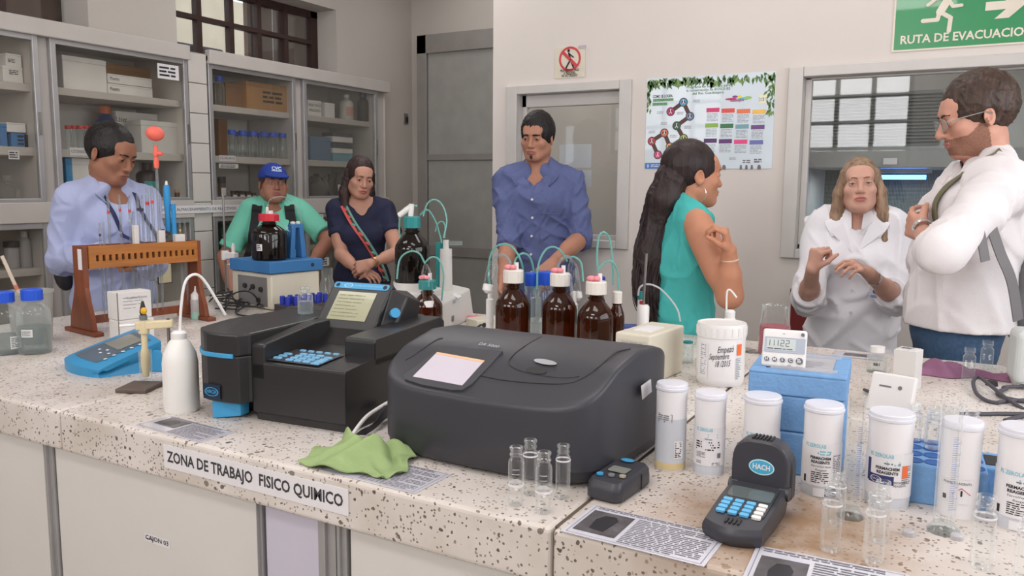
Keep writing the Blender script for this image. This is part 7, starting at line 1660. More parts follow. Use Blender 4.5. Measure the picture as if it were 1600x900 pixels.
lidb.span((-.001, -.001, H_ * .77), (W_ + .001, D_ + .001, H_ * .97)); lidb.span((-.001, -.001, H_ * .965), (W_ + .001, rim, H_)).span((-.001, D_ - rim, H_ * .965), (W_ + .001, D_ + .001, H_)).span((-.001, rim, H_ * .965), (rim, D_ - rim, H_)).span((W_ - rim, rim, H_ * .965), (W_ + .001, D_ - rim, H_))
lidb.build('lid', FOAM, t, bevel=.003, **L_)
fw_ = lambda x, y, z: np.array(Lf) + np.array(rotm('Z', an)) @ np.array([x, y, z])
t = thing('clear_tray', 'shallow white translucent tray set into the foam cooler lid', 'tray', tuple(fw_(W_ * .55, D_ * .5, H_ * .972)), an)
B().box((0, 0, .002), (W_ * .7, D_ * .68, .004)).build('floor', TRANSL, t, **L_)
for y in (-D_ * .34, D_ * .34): B().box((0, y, .005), (W_ * .7, .004, .010)).build('rim', TRANSL, t, **L_)
b = B(); f = frame((-W_ * .1, -D_ * .2, .0042), (1, 0, 0), (0, 1, 0)); lines(b, f, 0, D_ * .35, W_ * .35, D_ * .3, 4, .0003, .8, .2); b.build('faint_print', M('pale_print', (150, 156, 164), .6), t, **L_)
# timer, leaning back, facing the viewer
TP = fw_(W_ * .33, .035, H_ + .001); ta = math.atan2(-TP[0], TP[1]) - .06 + math.pi * 0
t = thing('digital_timer', 'white digital timer with grey round buttons on the foam cooler', 'timer', tuple(TP), ta)
tw_ = 66 * depth(TP) / FPX; th_ = 60 * depth(TP) / FPX
Rt = rotm('X', -.30); T_ = (Rt, np.array([0, 0, 0]))
B(T_).box((0, .008, th_ / 2), (tw_, .016, th_)).build('case', WHITEP, t, bevel=.005, seg=3, **L_)
ft_ = frame(Rt @ np.array([0, -.0006, 0]), (1, 0, 0), Rt @ np.array([0, 0, 1]))
b = B(); rectq(b, ft_, -tw_ * .45, th_ * .38, tw_ * .47, th_ * .78, .0006); o = b.build('display_surround', M('timer_grey', (170, 178, 190), .3), t, **L_)
b = B(); rectq(b, ft_, -tw_ * .40, th_ * .44, tw_ * .26, th_ * .74, .001); b.build('lcd', M('timer_lcd', (198, 206, 204), .2), o, **L_)
def seg7(b, f, u, v, w, h, dig, n, t=.16):
    S_ = {'a': (0, 1, 1, 1), 'b': (1, .5, 1, 1), 'c': (1, 0, 1, .5), 'd': (0, 0, 1, 0), 'e': (0, 0, 0, .5), 'f': (0, .5, 0, 1), 'g': (0, .5, 1, .5)}
    for c in {'1': 'bc', '2': 'abged', '5': 'afgcd', '0': 'abcdef', '3': 'abgcd'}[dig]:
        x0, y0, x1, y1 = S_[c]; stroke(b, f, [(u + x0 * w, v + y0 * h), (u + x1 * w, v + y1 * h)], w * t, n)
b = B()
for k, (dg, x) in enumerate((('1', -.40), ('1', -.30), ('1', -.21), ('2', -.08), ('2', .04))): seg7(b, ft_, tw_ * x, th_ * .55, tw_ * .07, th_ * .15, dg, .0014)
lines(b, ft_, -tw_ * .38, th_ * .50, tw_ * .6, th_ * .05, 1, .0014, .95, .4); b.build('digits', INK, o, **L_)
for k, (c_, x, rr_) in enumerate((('H', -.38, .055), ('M', -.20, .055), ('S', -.02, .055), ('C', .16, .055), ('', .36, .078))):
    p0 = ft_(tw_ * x, th_ * .19, 0); p1 = ft_(tw_ * x, th_ * .19, .003); bt = B().cyl(p0, p1, tw_ * rr_, seg=18).build('button', M('timer_button', (92, 94, 104), .4), t, True, **L_)
    b = B()
    if c_: text(b, c_, th_ * .10, ft_, tw_ * x, th_ * .19, .0034, bold=.0002)
    else: lines(b, ft_, tw_ * (x - .05), th_ * .245, tw_ * .10, th_ * .11, 3, .0034)
    b.build('letter', WHITEP, bt, **L_)
b = B(); b.cyl(ft_(tw_ * .40, th_ * .88, 0), ft_(tw_ * .40, th_ * .88, .003), tw_ * .04, seg=14); b.build('mode_button', M('timer_button', (92, 94, 104), .4), t, True, **L_)
b = B(); lines(b, ft_, tw_ * .1, th_ * .07, tw_ * .1, th_ * .03, 1, .0008); lines(b, ft_, tw_ * .28, th_ * .05, tw_ * .15, th_ * .03, 1, .0008); lines(b, ft_, -tw_ * .05, th_ * .89, tw_ * .06, th_ * .03, 1, .0008); b.build('print', GREYINK, t, **L_)
# ---- reagent jars with snap lids
JARP = M('jar_plastic', (232, 230, 232), .35, var=.02, sss=.1)
LAB = M('jar_label', (224, 222, 224), .5, var=.015); CYI = M('cyan_print', (120, 190, 204), .5); NAVI = M('navy_print', (48, 52, 104), .5); ORI = M('hazard_orange', (232, 108, 58), .5)
def jar(x, yb, hw, yt, label, kind, off=0.0):
    C, r = stand(x, yb, hw); h = hz(C, x, yt) - ZC
    t = thing('reagent_jar', label, 'jar', tuple(C))
    B().lathe([(r * .94, 0), (r * .96, .003), (r, h * .93), (r, h * .95)], seg=36).build('body', JARP, t, True, **L_)
    B().lathe([(r * 1.03, h * .925), (r * 1.06, h * .93), (r * 1.06, h * .955), (r * 1.02, h * .96), (r * 1.01, h * .99), (r * .97, h)], seg=36).build('snap_lid', M('lid_white', (218, 218, 226), .3, var=.01), t, True, **L_)
    az = math.atan2(-C[1], -C[0]); fc = cylmap((0, 0, 0), r + .0005, az)
    if kind == 'plain':
        b = B(); lines(b, fc, -r * .95, h * .66, r * .9, h * .09, 4, .0004); stroke(b, fc, [(-r * .9, h * .665), (r * .05, h * .665), (r * .05, h * .58)], .0012, .0004); b.build('print', GREYINK, t, **L_)
        b = B(); rectq(b, fc, r * .25, h * .16, r * .9, h * .36, .0003, 4); lo = b.build('label', LAB, t, True, **L_); b = B(); lines(b, fc, r * .3, h * .35, r * .5, h * .18, 9, .0007); b.build('print', INK, lo, **L_)
        B().lathe([(r * 1.004, h * .10), (r * 1.006, h * .105), (r * 1.006, h * .60), (r * 1.003, h * .61)], seg=36, cap=False).build('grey_contents', M('jar_grey', (196, 199, 206), .4), t, True, **L_)
        B().lathe([(r * .99, .004), (r * 1.004, h * .02), (r * 1.004, h * .10)], seg=28, cap=False).build('powder', M('tan_powder', (206, 186, 140), .8), t, True, **L_)
        return
    v1, v0 = h * .60, h * .13
    B().lathe([(r * .965, .002), (r * .975, .004), (r * 1.002, h * .125), (r, h * .127)], seg=36, cap=False).build('clear_foot', M('jar_grey', (204, 204, 208), .4), t, True, **L_)
    if kind == 'band': v1, v0 = h * .60, h * .30
    b = B(); rectq(b, fc, -r * 1.5, v0, r * 1.5, v1, .0003, 18); lo = b.build('label', LAB, t, True, **L_)
    b = B(); text(b, 'PL ZEROLAB', h * .055, fc, -r * .35, v1 - h * .03, .0007, width=r * 1.1, bold=.0002); lines(b, fc, -r * .1, v1 - h * .07, r * .7, h * .06, 2, .0007, .9, .5); b.build('cyan_print', CYI, lo, **L_)
    b = B()
    if kind in ('perma', 'perma2', 'band'):
        text(b, 'PERMACHEM', h * .042, fc, -r * .05, v1 - h * .16, .0008, width=r * 1.05, bold=.0003); text(b, 'REAGENTS', h * .042, fc, -r * .05, v1 - h * .205, .0008, width=r * .95, bold=.0003)
        if kind == 'perma':
            text(b, 'FerroVer Iron', h * .032, fc, 0, v1 - h * .25, .0008, width=r * 1.0); text(b, 'Reagent', h * .032, fc, 0, v1 - h * .29, .0008, width=r * .55); lines(b, fc, -r * .5, v1 - h * .31, r * 1.0, h * .13, 6, .0008)
            rectq(b, fc, -r * .95, v0 + h * .02, -r * .80, v0 + h * .10, .0008)
    else:
        text(b, 'Nitrate', h * .035, fc, -r * .05, v1 - h * .14, .0008, width=r * .45); lines(b, fc, -r * .9, v1 - h * .165, r * 1.7, h * .12, 4, .0008, .95, .55)
    b.build('black_print', INK, lo, **L_)
    b = B()
    if kind == 'nitra':
        lines(b, fc, -r * .85, v1 - h * .30, r * .7, h * .07, 5, .0008); lines(b, fc, -r * .85, v0 + h * .06, r * .4, h * .04, 2, .0008); lines(b, fc, r * .2, v0 + h * .05, r * .6, h * .04, 2, .0008); rectq(b, fc, r * .55, v0 + h * .10, r * .8, v0 + h * .16, .0008)
    else: lines(b, fc, r * .6, v1 - h * .12, r * .6, h * .2, 10, .0008); lines(b, fc, -r * .2, v1 - h * .09, r * .8, h * .03, 1, .0008)
    b.build('grey_print', GREYINK, lo, **L_)
    if kind == 'perma2':
        b = B(); rectq(b, fc, -r * .95, v1 - h * .33, r * .25, v1 - h * .235, .0007, 6); rectq(b, fc, -r * 1.05, v1 - h * .32, -r * .85, v1 - h * .08, .0007, 3); b.build('navy_block', NAVI, lo, True, **L_)
        b = B(); ellq(b, fc, -r * .55, v1 - h * .285, r * .28, h * .035, .0011, 24, .85); text(b, 'HACH', h * .03, fc, -r * .55, v1 - h * .285, .0011, width=r * .4); b.build('logo', PAPER, lo, **L_)
        b = B(); rectq(b, fc, r * .62, v1 - h * .25, r * .92, v1 - h * .12, .0009, 3); b.build('orange_label', ORI, lo, True, **L_)
        b = B(); text(b, 'PERMACHEM', h * .032, fc, r * .55, v1 - h * .30, .0009, width=r * .7); text(b, 'REAGENTS', h * .032, fc, r * .55, v1 - h * .335, .0009, width=r * .6); b.build('black_print', INK, lo, **L_)
    if kind == 'perma':
        b = B(); rectq(b, fc, -r * .35, h * .015, r * .25, h * .105, .0003, 4); l2 = b.build('lower_label', LAB, t, True, **L_); b = B(); rectq(b, fc, r * .25, h * .015, r * .9, h * .105, .0005, 4); l3 = b.build('navy_label', NAVI, t, True, **L_)
        b = B(); text(b, 'HACH', h * .05, fc, r * .6, h * .06, .001, width=r * .45); ellq(b, fc, r * .6, h * .06, r * .3, h * .035, .001, 24, .88); b.build('logo', PAPER, l3, **L_)
jar(1046, 738, 24, 597, 'clear-bodied reagent jar with tan powder beside the charcoal spectrophotometer', 'plain')
jar(1106, 745, 24, 611, 'reagent jar with a printed nitrate label, second from the charcoal spectrophotometer', 'nitra')
jar(1186, 758, 28, 616, 'reagent jar behind the raised lid of the open colorimeter', 'band')
jar(1280, 778, 29, 629, 'reagent jar with a white label in front of the foam cooler', 'perma')
jar(1384, 797, 33, 641, 'reagent jar with navy and orange label parts behind two glass vials', 'perma2')
C, r = stand(1493, 812, 29); h = hz(C, 1493, 654) - ZC
t = thing('reagent_jar', 'white reagent jar with a warning diamond behind the graduated cylinder', 'jar', tuple(C)); az = math.atan2(-C[1], -C[0]); fc = cylmap((0, 0, 0), r + .0005, az)
B().lathe([(r * .94, 0), (r * .96, .003), (r, h * .93), (r, h * .95)], seg=36).build('body', JARP, t, True, **L_); B().lathe([(r * 1.03, h * .925), (r * 1.06, h * .93), (r * 1.06, h * .955), (r * 1.01, h * .99), (r * .97, h)], seg=36).build('snap_lid', M('lid_white', (218, 218, 226), .3, var=.01), t, True, **L_)
b = B(); rectq(b, fc, -r * .9, h * .17, r * .75, h * .42, .0003, 10); lo = b.build('label', LAB, t, True, **L_); b = B(); text(b, 'PHASE REAGENTS', h * .035, fc, -r * .05, h * .38, .0008, width=r * 1.4); rectq(b, fc, r * .13, h * .25, r * .22, h * .31, .0008); rectq(b, fc, -r * .75, h * .2, -r * .55, h * .25, .0008); b.build('print', INK, lo, **L_)
b = B(); stroke(b, fc, [(-r * .25, h * .27), (r * .17, h * .335), (r * .6, h * .27)], .0012, .0009); b.build('red_diamond', RED, lo, **L_)
jar(1590, 832, 37, 664, 'reagent jar cut by the right picture edge', 'perma')
# ---- foam vial racks and small vials
t, w_, dp, h = boxpx((1406, 786), (1462, 792), (1404, 780), 722, 'blue foam vial rack with rows of round holes behind the glass vials', FOAM, 'vial_rack', 'rack', dep=.13)
A = G(1404, 782); Bq = G(1462, 791); an = math.atan2(*(Bq - A)[[1, 0]]); WM[t.name] = Matrix.Translation(Vector(A)) @ Matrix.Rotation(an, 4, 'Z'); t.location = A; t.rotation_euler = (0, 0, an)
w_ = .135; h = hz(A, 1404, 722) - ZC
B().span((0, 0, 0), (w_, .175, h)).build('block', FOAM, t, bevel=.003, **L_)
RK = np.array(A), an, h
HX = lambda i, j: (.020 + .032 * i, .024 + .042 * j, 0)
for i in range(4):
    for j in range(4): B().lathe([(.0145, h - .002), (.016, h + .0012), (.0130, h + .0012), (.0130, h - .002)], HX(i, j), 16, cap=False).lathe([(0, h + .0006), (.0131, h + .0006)], HX(i, j), 16, cap=False).build('hole', M('hole_blue', (56, 96, 158), .8), t, True, **L_)
A = G(1518, 782); t = thing('foam_block', 'blue foam block with one dark socket at right', 'block', tuple(A), RK[1]); h2 = hz(A, 1518, 728) - ZC
B().span((0, 0, 0), (.09, .10, h2)).build('block', FOAM, t, bevel=.003, **L_); B().box((.045, .05, h2 + .0004), (.05, .06, .002)).build('dark_socket', RUBBER, t, bevel=.0005, **L_)
VG = thin_glass('vial_glass', (254, 255, 255), edge=.55, gloss=1.3, rough=.02, body=.012)
def vial(C, r, h, label, ring=True, group=None, mark=True, name='glass_vial'):
    t = thing(name, label, 'vial', tuple(C), 0, group)
    B().lathe([(0, .002), (r * .9, .001), (r, .006), (r, h * .72), (r * .93, h * .775), (r * .72, h * .80), (r * .70, h * .84), (r * .84, h * .845), (r * .84, h * .88), (r * .72, h * .885), (r * .72, h * .94), (r * .85, h * .95), (r * .85, h * .99), (r * .6, h), (r * .6, h * .84)], seg=28, cap=False).build('body', VG, t, True, **L_)
    if ring:
        B().lathe([(r * 1.01, h * .335), (r * 1.02, h * .34), (r * 1.02, h * .375), (r * 1.01, h * .38)], seg=28, cap=False).build('white_ring', PAPER, t, True, **L_)
        az = math.atan2(-C[1], -C[0]); fc = cylmap((0, 0, 0), r + .0005, az); b = B(); b.add([fc(-.003, h * .32, .0004), fc(0, h * .29, .0004), fc(.004, h * .32, .0004), fc(0, h * .35, .0004)], [(0, 1, 2, 3)])
        for v in (.48, .56, .64): rectq(b, fc, -r * .5, h * v, r * .4, h * (v + .008), .0004, 3)
        b.build('white_marks', PAPER, t, **L_)
    else: B().lathe([(r * 1.01, h * .70), (r * 1.02, h * .705), (r * 1.02, h * .725), (r * 1.01, h * .73)], seg=28, cap=False).build('white_ring', PAPER, t, True, **L_)
def pvial(x, yb, hw, yt, label, **k): C, r = stand(x, yb, hw); vial(C, r, hz(C, x, yt) - ZC, label, **k)
pvial(806, 794, 12.5, 697, 'leftmost empty glass vial in front of the charcoal spectrophotometer'); pvial(828, 776, 12, 686, 'rear left empty glass vial, tallest in the group of four', ring=False); pvial(849, 806, 13, 705, 'front empty glass vial with a ring and diamond mark'); pvial(879, 782, 11.5, 694, 'rightmost empty glass vial of the group of four', ring=False)
pvial(1296, 866, 15, 756, 'front left empty glass vial in the right foreground', ring=False); pvial(1305, 822, 13, 735, 'empty glass vial just behind the front left one', ring=False); pvial(1363, 884, 15, 770, 'front empty glass vial before the navy-labelled jar', ring=False); pvial(1374, 852, 13, 750, 'empty glass vial behind the front one before the navy-labelled jar', ring=False)
pvial(1532, 893, 16.5, 772, 'empty glass vial at lower right in front of the cut jar', ring=False); pvial(1598, 908, 14, 802, 'empty glass vial at the right picture edge', ring=False)
ra_ = np.array(rotm('Z', RK[1]))
for k, (i, j) in enumerate(((0, 3), (1, 3), (2, 3), (3, 3), (1, 2), (3, 2))):
    P = RK[0] + ra_ @ np.array([HX(i, j)[0], HX(i, j)[1], RK[2] + .0015]); vial(P, .0145, .070, ('rear left', 'rear, second from the left', 'rear, third from the left', 'rear right', 'front left', 'front right')[k] + ' clear vial standing in the blue foam rack', ring=False, group='vials in the blue foam rack')
def cylinder(x, yb, hw, yt, label):
    C, r = stand(x, yb, hw); h = hz(C, x, yt) - ZC; t = thing('graduated_cylinder', label, 'cylinder', tuple(C)); az = math.atan2(-C[1], -C[0])
    B().lathe([(r, .014), (r, h * .97), (r * 1.1, h)], seg=28, cap=False).build('tube', VG, t, True, **L_)
    B().lathe([(r * 1.5, 0), (r * 1.55, .004), (r * 1.2, .010), (r * 1.0, .016)], seg=6 * 4).build('foot', GLASSD, t, True, **L_)
    fc = cylmap((0, 0, 0), r + .0004, az + .3); b = B()
    for k in range(34):
        v = h * (.2 + .56 * k / 33); w = r * (.9 if k % 5 == 0 else .55); rectq(b, fc, 0, v, w, v + .0008, 0, 3)
    for k in range(7): text(b, str(10 * (k + 1)), .008, fc, r * 1.25, h * (.2 + .56 * k / 6.6), 0)
    b.build('scale_marks', M('scale_blue', (104, 130, 190), .5), t, **L_)
cylinder(1328, 812, 13.5, 617, 'graduated glass cylinder between two labelled jars')
cylinder(1473, 836, 15.5, 629, 'taller graduated glass cylinder before the jar with a warning diamond')
for k, (x, y, lb) in enumerate(((1419, 840, 'small clear gel lump left of the tall cylinder foot'), (1494, 846, 'small clear plastic cap right of the tall cylinder foot'))):
    C, r = stand(x, y, 9); t = thing('gel_pellet', lb, 'pellet', tuple(C)); B().lathe([(r, 0), (r, r * .8), (r * .8, r), (0, r * 1.05)], seg=20).build('shell', TRANSL, t, True, **L_)
# ---- things at the back right of the bench
C0 = G(1352, 640); an = math.atan2(*(G(1412, 652) - C0)[[1, 0]])
t = thing('white_display_unit', 'white slanted desk unit leaning back behind the foam cooler', 'display', tuple(C0), an); hd = hz(C0, 1352, 582) - ZC
B((rotm('X', -.35), np.zeros(3))).box((.05, .015, hd * .55), (.108, .02, hd * 1.05)).build('panel', WHITEP, t, bevel=.006, seg=3, **L_); B().box((.05, .055, .01), (.10, .08, .02)).build('base', WHITEP, t, bevel=.004, **L_)
f_ = frame(rotm('X', -.35) @ np.array([.05, .0045, hd * .6]), (1, 0, 0), rotm('X', -.35) @ np.array([0, 0, 1])); b = B(); lines(b, f_, -.03, .015, .035, .008, 1, .001); ellq(b, f_, .02, .012, .005, .005, .001); b.build('print', GREYINK, t, **L_)
t, w_, dp, h = boxpx((1424, 612), (1436, 604), (1394, 604), 546, 'plain upright white carton behind the slanted white unit', CARD, 'carton', 'box', dep=.05)
A = G(1393, 606); Bq = G(1428, 612); t.location = A; an = math.atan2(*(Bq - A)[[1, 0]]); t.rotation_euler = (0, 0, an); WM[t.name] = Matrix.Translation(Vector(A)) @ Matrix.Rotation(an, 4, 'Z'); w_ = np.linalg.norm(Bq - A); h = hz(A, 1393, 545) - ZC
B().span((0, 0, 0), (w_, .055, h)).build('body', CARD, t, bevel=.001, **L_); B().span((.004, .004, h), (w_ - .004, .05, h + .002)).build('top_flap', CARD, t, **L_); b = B(); f = frame((.01, .012, h + .0025), (1, 0, 0), (0, 1, 0)); lines(b, f, 0, .03, w_ * .6, .025, 3, .0003); b.build('print', GREYINK, t, **L_)
C, r = stand(1369, 584, 15); h = hz(C, 1369, 541) - ZC
t = thing('small_bottle', 'small clear bottle with a white cap and a stencilled code near the upright carton', 'bottle', tuple(C)); B().lathe([(r, 0), (r, h * .62), (r * .6, h * .76), (r * .6, h * .8)], seg=22).build('body', GLASSD, t, True, **L_); B().lathe([(r * .72, h * .78), (r * .72, h)], seg=20).build('cap', WHITEP, t, True, **L_)
b = B(); fc = cylmap((0, 0, 0), r + .0006, math.atan2(-C[1], -C[0])); text(b, 'BB1', .012, fc, 0, h * .35, 0, bold=.0004); b.build('code', INK, t, **L_)
def sqbottle(x, yb, hw, yt, label):
    C, r = stand(x, yb, hw); h = hz(C, x, yt) - ZC; t = thing('square_bottle', label, 'bottle', tuple(C), math.atan2(-C[0], C[1]))
    b = B(); rs = []
    for s_, z, q in ((r, 0, .2), (r, h * .72, .2), (r * .7, h * .80, .5), (r * .7, h * .86, .5), (r * .85, h * .87, .5), (r * .85, h, .5)): rs.append([(px_, py_, z) for px_, py_ in rrect(2 * s_, 2 * s_, s_ * (q + .2), 3)])
    n = len(rs[0]); b.add([p for r_ in rs for p in r_], [(j * n + k, j * n + (k + 1) % n, (j + 1) * n + (k + 1) % n, (j + 1) * n + k) for j in range(5) for k in range(n)]); b.build('body', GLASSD, t, True, **L_)
sqbottle(1512, 596, 9, 543, 'left clear square bottle standing by the mauve cloth'); sqbottle(1540, 584, 9, 532, 'right clear square bottle standing by the mauve cloth')
MAU = M('mauve_cloth', (138, 94, 122), .9, bump=.3, bscale=200, var=.1)
a = G(1434, 582); b_ = G(1590, 594); n_ = np.array([0, 1, 0]); rr = random.Random(5)
def mau(i, j):
    e = .5 + .5 * math.sin(9 * i + 2) * .3; p = a + (b_ - a) * i + n_ * ((j - .5) * .11 * (.7 + .3 * math.sin(7 * i))); z = .004 + (.045 * (.6 + .4 * math.sin(5 * i + 1)) * math.sin(math.pi * j) ** .8) * (1 - abs(2 * i - 1) ** 4 * .8) + .006 * math.sin(23 * i + 9 * j)
    return p + [0, .01 * math.sin(13 * i), max(.002, z if 0 < j < 1 else .002)]
b = B(); b.grid(mau, 40, 14); t = tag(b.build('folded_cloth', MAU, None, True, auto=80), 'rumpled mauve cloth along the back edge of the bench', 'cloth')
A = G(1583, 608); hh = hz(A, 1583, 517) - ZC
t = thing('white_device', 'rounded white bench device cut by the right picture edge', 'device', tuple(A), .15)
B().box((.08, .06, hh / 2 + .005), (.16, .12, hh - .01)).build('housing', M('device_white', (206, 210, 208), .4), t, bevel=.02, seg=4, **L_); B().box((.08, .06, .01), (.14, .10, .02)).build('base', M('device_base', (196, 196, 190), .5), t, bevel=.004, **L_)
GC = M('grey_cable', (74, 72, 80), .5)
for lb, pts in (('dark cable coiled in a loop at the back right of the bench', [(1600, 640, .0), (1570, 628, .012), (1545, 612, .02), (1528, 600, .02), (1520, 606, .015), (1528, 622, .008), (1555, 632, .005), (1600, 628, .005), (1900, 610, .005)]), ('dark cable with a bent end beside the coil', [(1900, 600, .006), (1600, 608, .008), (1572, 612, .008), (1558, 618, .006), (1575, 626, .006), (1620, 634, .006)]), ('dark cable running straight along the bench to the right edge', [(1500, 650, .005), (1540, 650, .005), (1600, 650, .005), (1950, 656, .005)]), ('short dark cable end below the straight cable', [(1570, 660, .005), (1590, 655, .005), (1630, 648, .005)])):
    P = catmull([G(x, y) + [0, 0, z] for x, y, z in pts], 8); t = thing('cable', lb, 'cable', tuple(P[0])); B().tube(P, .0052, 8).build('cord', GC, t, True)
P = catmull([G(1350, 612) + [0, 0, .006], G(1362, 618) + [0, 0, .006], G(1385, 640) + [0, 0, .006], G(1405, 660) + [0, 0, .006]], 8); t = thing('cable', 'dark cable beside the slanted white unit', 'cable', tuple(P[0])); B().tube(P, .0045, 8).build('cord', GC, t, True)
C, r = stand(1549, 604, 9); t = thing('black_stopper', 'black rubber stopper in front of the mauve cloth', 'stopper', tuple(C)); B().lathe([(r, 0), (r * .9, .012), (r * .7, .014)], seg=18).build('plug', RUBBER, t, True, **L_)
# ---- printed sheets
def sheet(pts, label, photo, seed, z=ZC + .0006, cols=None):
    TLp, BLp, BRp = (G(*q_, z) for q_ in pts); ux = BRp - BLp; W_ = np.linalg.norm(ux); up = TLp - BLp; H_ = abs(float(np.cross(ux / W_, up)[2])); f = frame(BLp, ux, np.array([-ux[1], ux[0], 0])); rr = random.Random(seed)
    t = thing('instruction_sheet', label, 'paper', tuple(BLp))
    b = B(); b.add([f(0, 0, 0), f(W_, 0, 0), f(W_, H_, 0), f(0, H_, 0), f(0, 0, .0008), f(W_, 0, .0008), f(W_, H_, .0008), f(0, H_, .0008)], [(3, 2, 1, 0), (4, 5, 6, 7), (0, 1, 5, 4), (1, 2, 6, 5), (2, 3, 7, 6), (3, 0, 4, 7)]); b.build('sheet', M('laminated_sheet', (206, 205, 214), .22, var=.02, coat=.5), t)
    b = B(); u0, v0, u1, v1 = photo; rectq(b, f, W_ * u0, H_ * v0, W_ * u1, H_ * v1, .0012); ph = b.build('photo', M('printed_photo', (92, 88, 90), .3, var=.35, scale=30), t)
    b = B(); cu, cv = W_ * (u0 + u1) / 2, H_ * (v0 + v1) / 2; pw, p2 = W_ * (u1 - u0), H_ * (v1 - v0); b.add([f(cu + x * pw, cv + y * p2, .0014) for x, y in ((-.2, -.32), (.16, -.36), (.24, .2), (.12, .36), (-.14, .34), (-.26, .1))], [tuple(range(6))]); b.build('pictured_device', M('photo_dark', (48, 46, 50), .3), ph)
    b = B(); lines(b, f, W_ * .06, H_ * .97, W_ * .88, H_ * .08, 2, .0012, .9, .55, rr); lines(b, f, W_ * (u1 + .03), H_ * .86, W_ * (.94 - u1), H_ * .80, 16, .0012, .95, .5, rr)
    if u0 > .1: lines(b, f, W_ * .04, H_ * .85, W_ * (u0 - .06), H_ * .7, 14, .0012, .95, .5, rr)
    stroke(b, f, [(W_ * .03, H_ * .04), (W_ * .97, H_ * .04), (W_ * .97, H_ * .97), (W_ * .03, H_ * .97), (W_ * .03, H_ * .04)], .0008, .0011); b.build('print', GREYINK, t)
sheet(((262, 649), (212, 664), (312, 692)), 'laminated sheet with a small dark photo left of the black spectrophotometer', (.08, .35, .42, .88), 1)
sheet(((556, 708), (499, 735), (648, 772)), 'laminated sheet partly under the green cloth', (.12, .45, .36, .9), 2)
sheet(((918, 787), (876, 830), (1100, 886)), 'instruction sheet with a dark device photo in front of the open colorimeter', (.05, .14, .36, .84), 3)
sheet(((1196, 855), (1150, 925), (1420, 985)), 'instruction sheet with a device photo at the bottom right picture edge', (.06, .10, .38, .80), 4)
t = thing('instruction_sheet', 'grey printed sheet lying behind the foam cooler', 'paper', tuple(G(1310, 552))); f = frame(G(1300, 556, ZC + .0006), (1, 0, 0), (0, 1, 0)); b = B(); rectq(b, f, 0, 0, .15, .10, .0006); o = b.build('sheet', M('laminated_sheet', (206, 205, 214), .22), t); b = B(); rectq(b, f, .03, .03, .105, .08, .001); b.build('photo', M('printed_photo', (92, 88, 90), .3), o)
# ---- green cloth and black bag
GRN = M('green_cloth', (148, 170, 116), .92, bump=.35, bscale=260, var=.08)
c0 = G(562, 722); ux = G(640, 728) - G(492, 702); ux[2] = 0; Lx = np.linalg.norm(ux); ux /= Lx; uy = np.array([-ux[1], ux[0], 0]); rr = random.Random(8)
def grn(i, j):
    u, v = i * 2 - 1, j * 2 - 1
    edge = max(abs(u), abs(v)); u, v = u * math.sqrt(1 - .38 * v * v), v * math.sqrt(1 - .38 * u * u); x = u * Lx * .52 * (1 - .10 * math.sin(3 * v + 1)) + .010 * math.sin(6 * v + 2 * u); y = v * .082 * (1 - .12 * math.cos(3.2 * u)) + .010 * math.sin(5 * u + v)
    z = .040 * math.exp(-((u + .38 + .35 * v) ** 2) / .09) + .040 * math.exp(-((u - .22 - .3 * v) ** 2) / .05) + .020 * math.exp(-((v - .2 + .6 * u) ** 2) / .04) + .012 * math.sin(6 * u + 4 * v + 1) + .005 * math.sin(13 * u - 6 * v)
    z *= (1 - .85 * edge ** 4) * (.45 + .55 * (v + 1) / 2); p = c0 + ux * x + uy * y
    return np.array([p[0], p[1], ZC + .0035 + max(0, z) + (.004 * (1 + math.sin(11 * u + 9 * v)) if edge > .95 else .002)])
b = B(); b.grid(grn, 64, 44); o = b.build('cleaning_cloth', GRN, None, True, auto=180); tag(o, 'crumpled green cleaning cloth in front of the spectrophotometers', 'cloth')
sol = o.modifiers.new('thickness', 'SOLIDIFY'); sol.thickness = .0022
P = [G(548, 690), G(566, 676), G(584, 668), G(602, 662)]
t = thing('plastic_pouch', 'black pouch with a white rim wedged between the two spectrophotometers', 'pouch', tuple(P[1]))
b = B(); b.grid(lambda i, j: P[0] * (1 - i) + P[3] * i + np.array([.012 * math.sin(4 * i), .05 * j, .004 + .045 * (i ** .6) * math.sin(math.pi * (.15 + .7 * j)) + .004 * math.sin(9 * i + 4 * j)]), 14, 10); b.build('pouch', M('pouch_black', (40, 40, 48), .45), t, True)
b = B(); b.tube(catmull([p + [.0, .0 + .03 * k / 3, .010 + .040 * (k / 3) ** .6] for k, p in enumerate(P)], 6), .0045, 8); b.build('white_rim', WHITEP, t, True)
# ---- pocket colorimeter and open colorimeter
FC = G(966, 792); Rr = G(1019, 756); Lf = G(916, 776)
an = math.atan2(*(Rr - FC)[[1, 0]]); Lc = np.linalg.norm(Rr - FC); Wc = abs(float((Lf - FC) @ np.array([-math.sin(an), math.cos(an), 0]))); Wc = max(Wc, .06)
hC = .036
t = thing('pocket_colorimeter', 'small dark handheld colorimeter lying flat with a blue oval mark', 'colorimeter', tuple(FC), an)
b = B(); rs = []
for s_, z in ((.9, 0), (1, .006), (1, hC * .55), (.97, hC * .82), (.88, hC)): rs.append([(Lc / 2 + x * s_ * (1.0), Wc / 2 + y * s_, z + (.004 * (x / Lc + .5) if z > .02 else 0)) for x, y in rrect(Lc, Wc, .016, 5)])
n = len(rs[0]); b.add([p for r_ in rs for p in r_], [(j * n + k, j * n + (k + 1) % n, (j + 1) * n + (k + 1) % n, (j + 1) * n + k) for j in range(4) for k in range(n)] + [tuple(4 * n + k for k in range(n)), tuple(range(n - 1, -1, -1))]); b.build('case', GREYP, t, True, auto=40, **L_)
fz = frame((0, 0, hC + .0015), (1, 0, .03), (0, 1, 0))
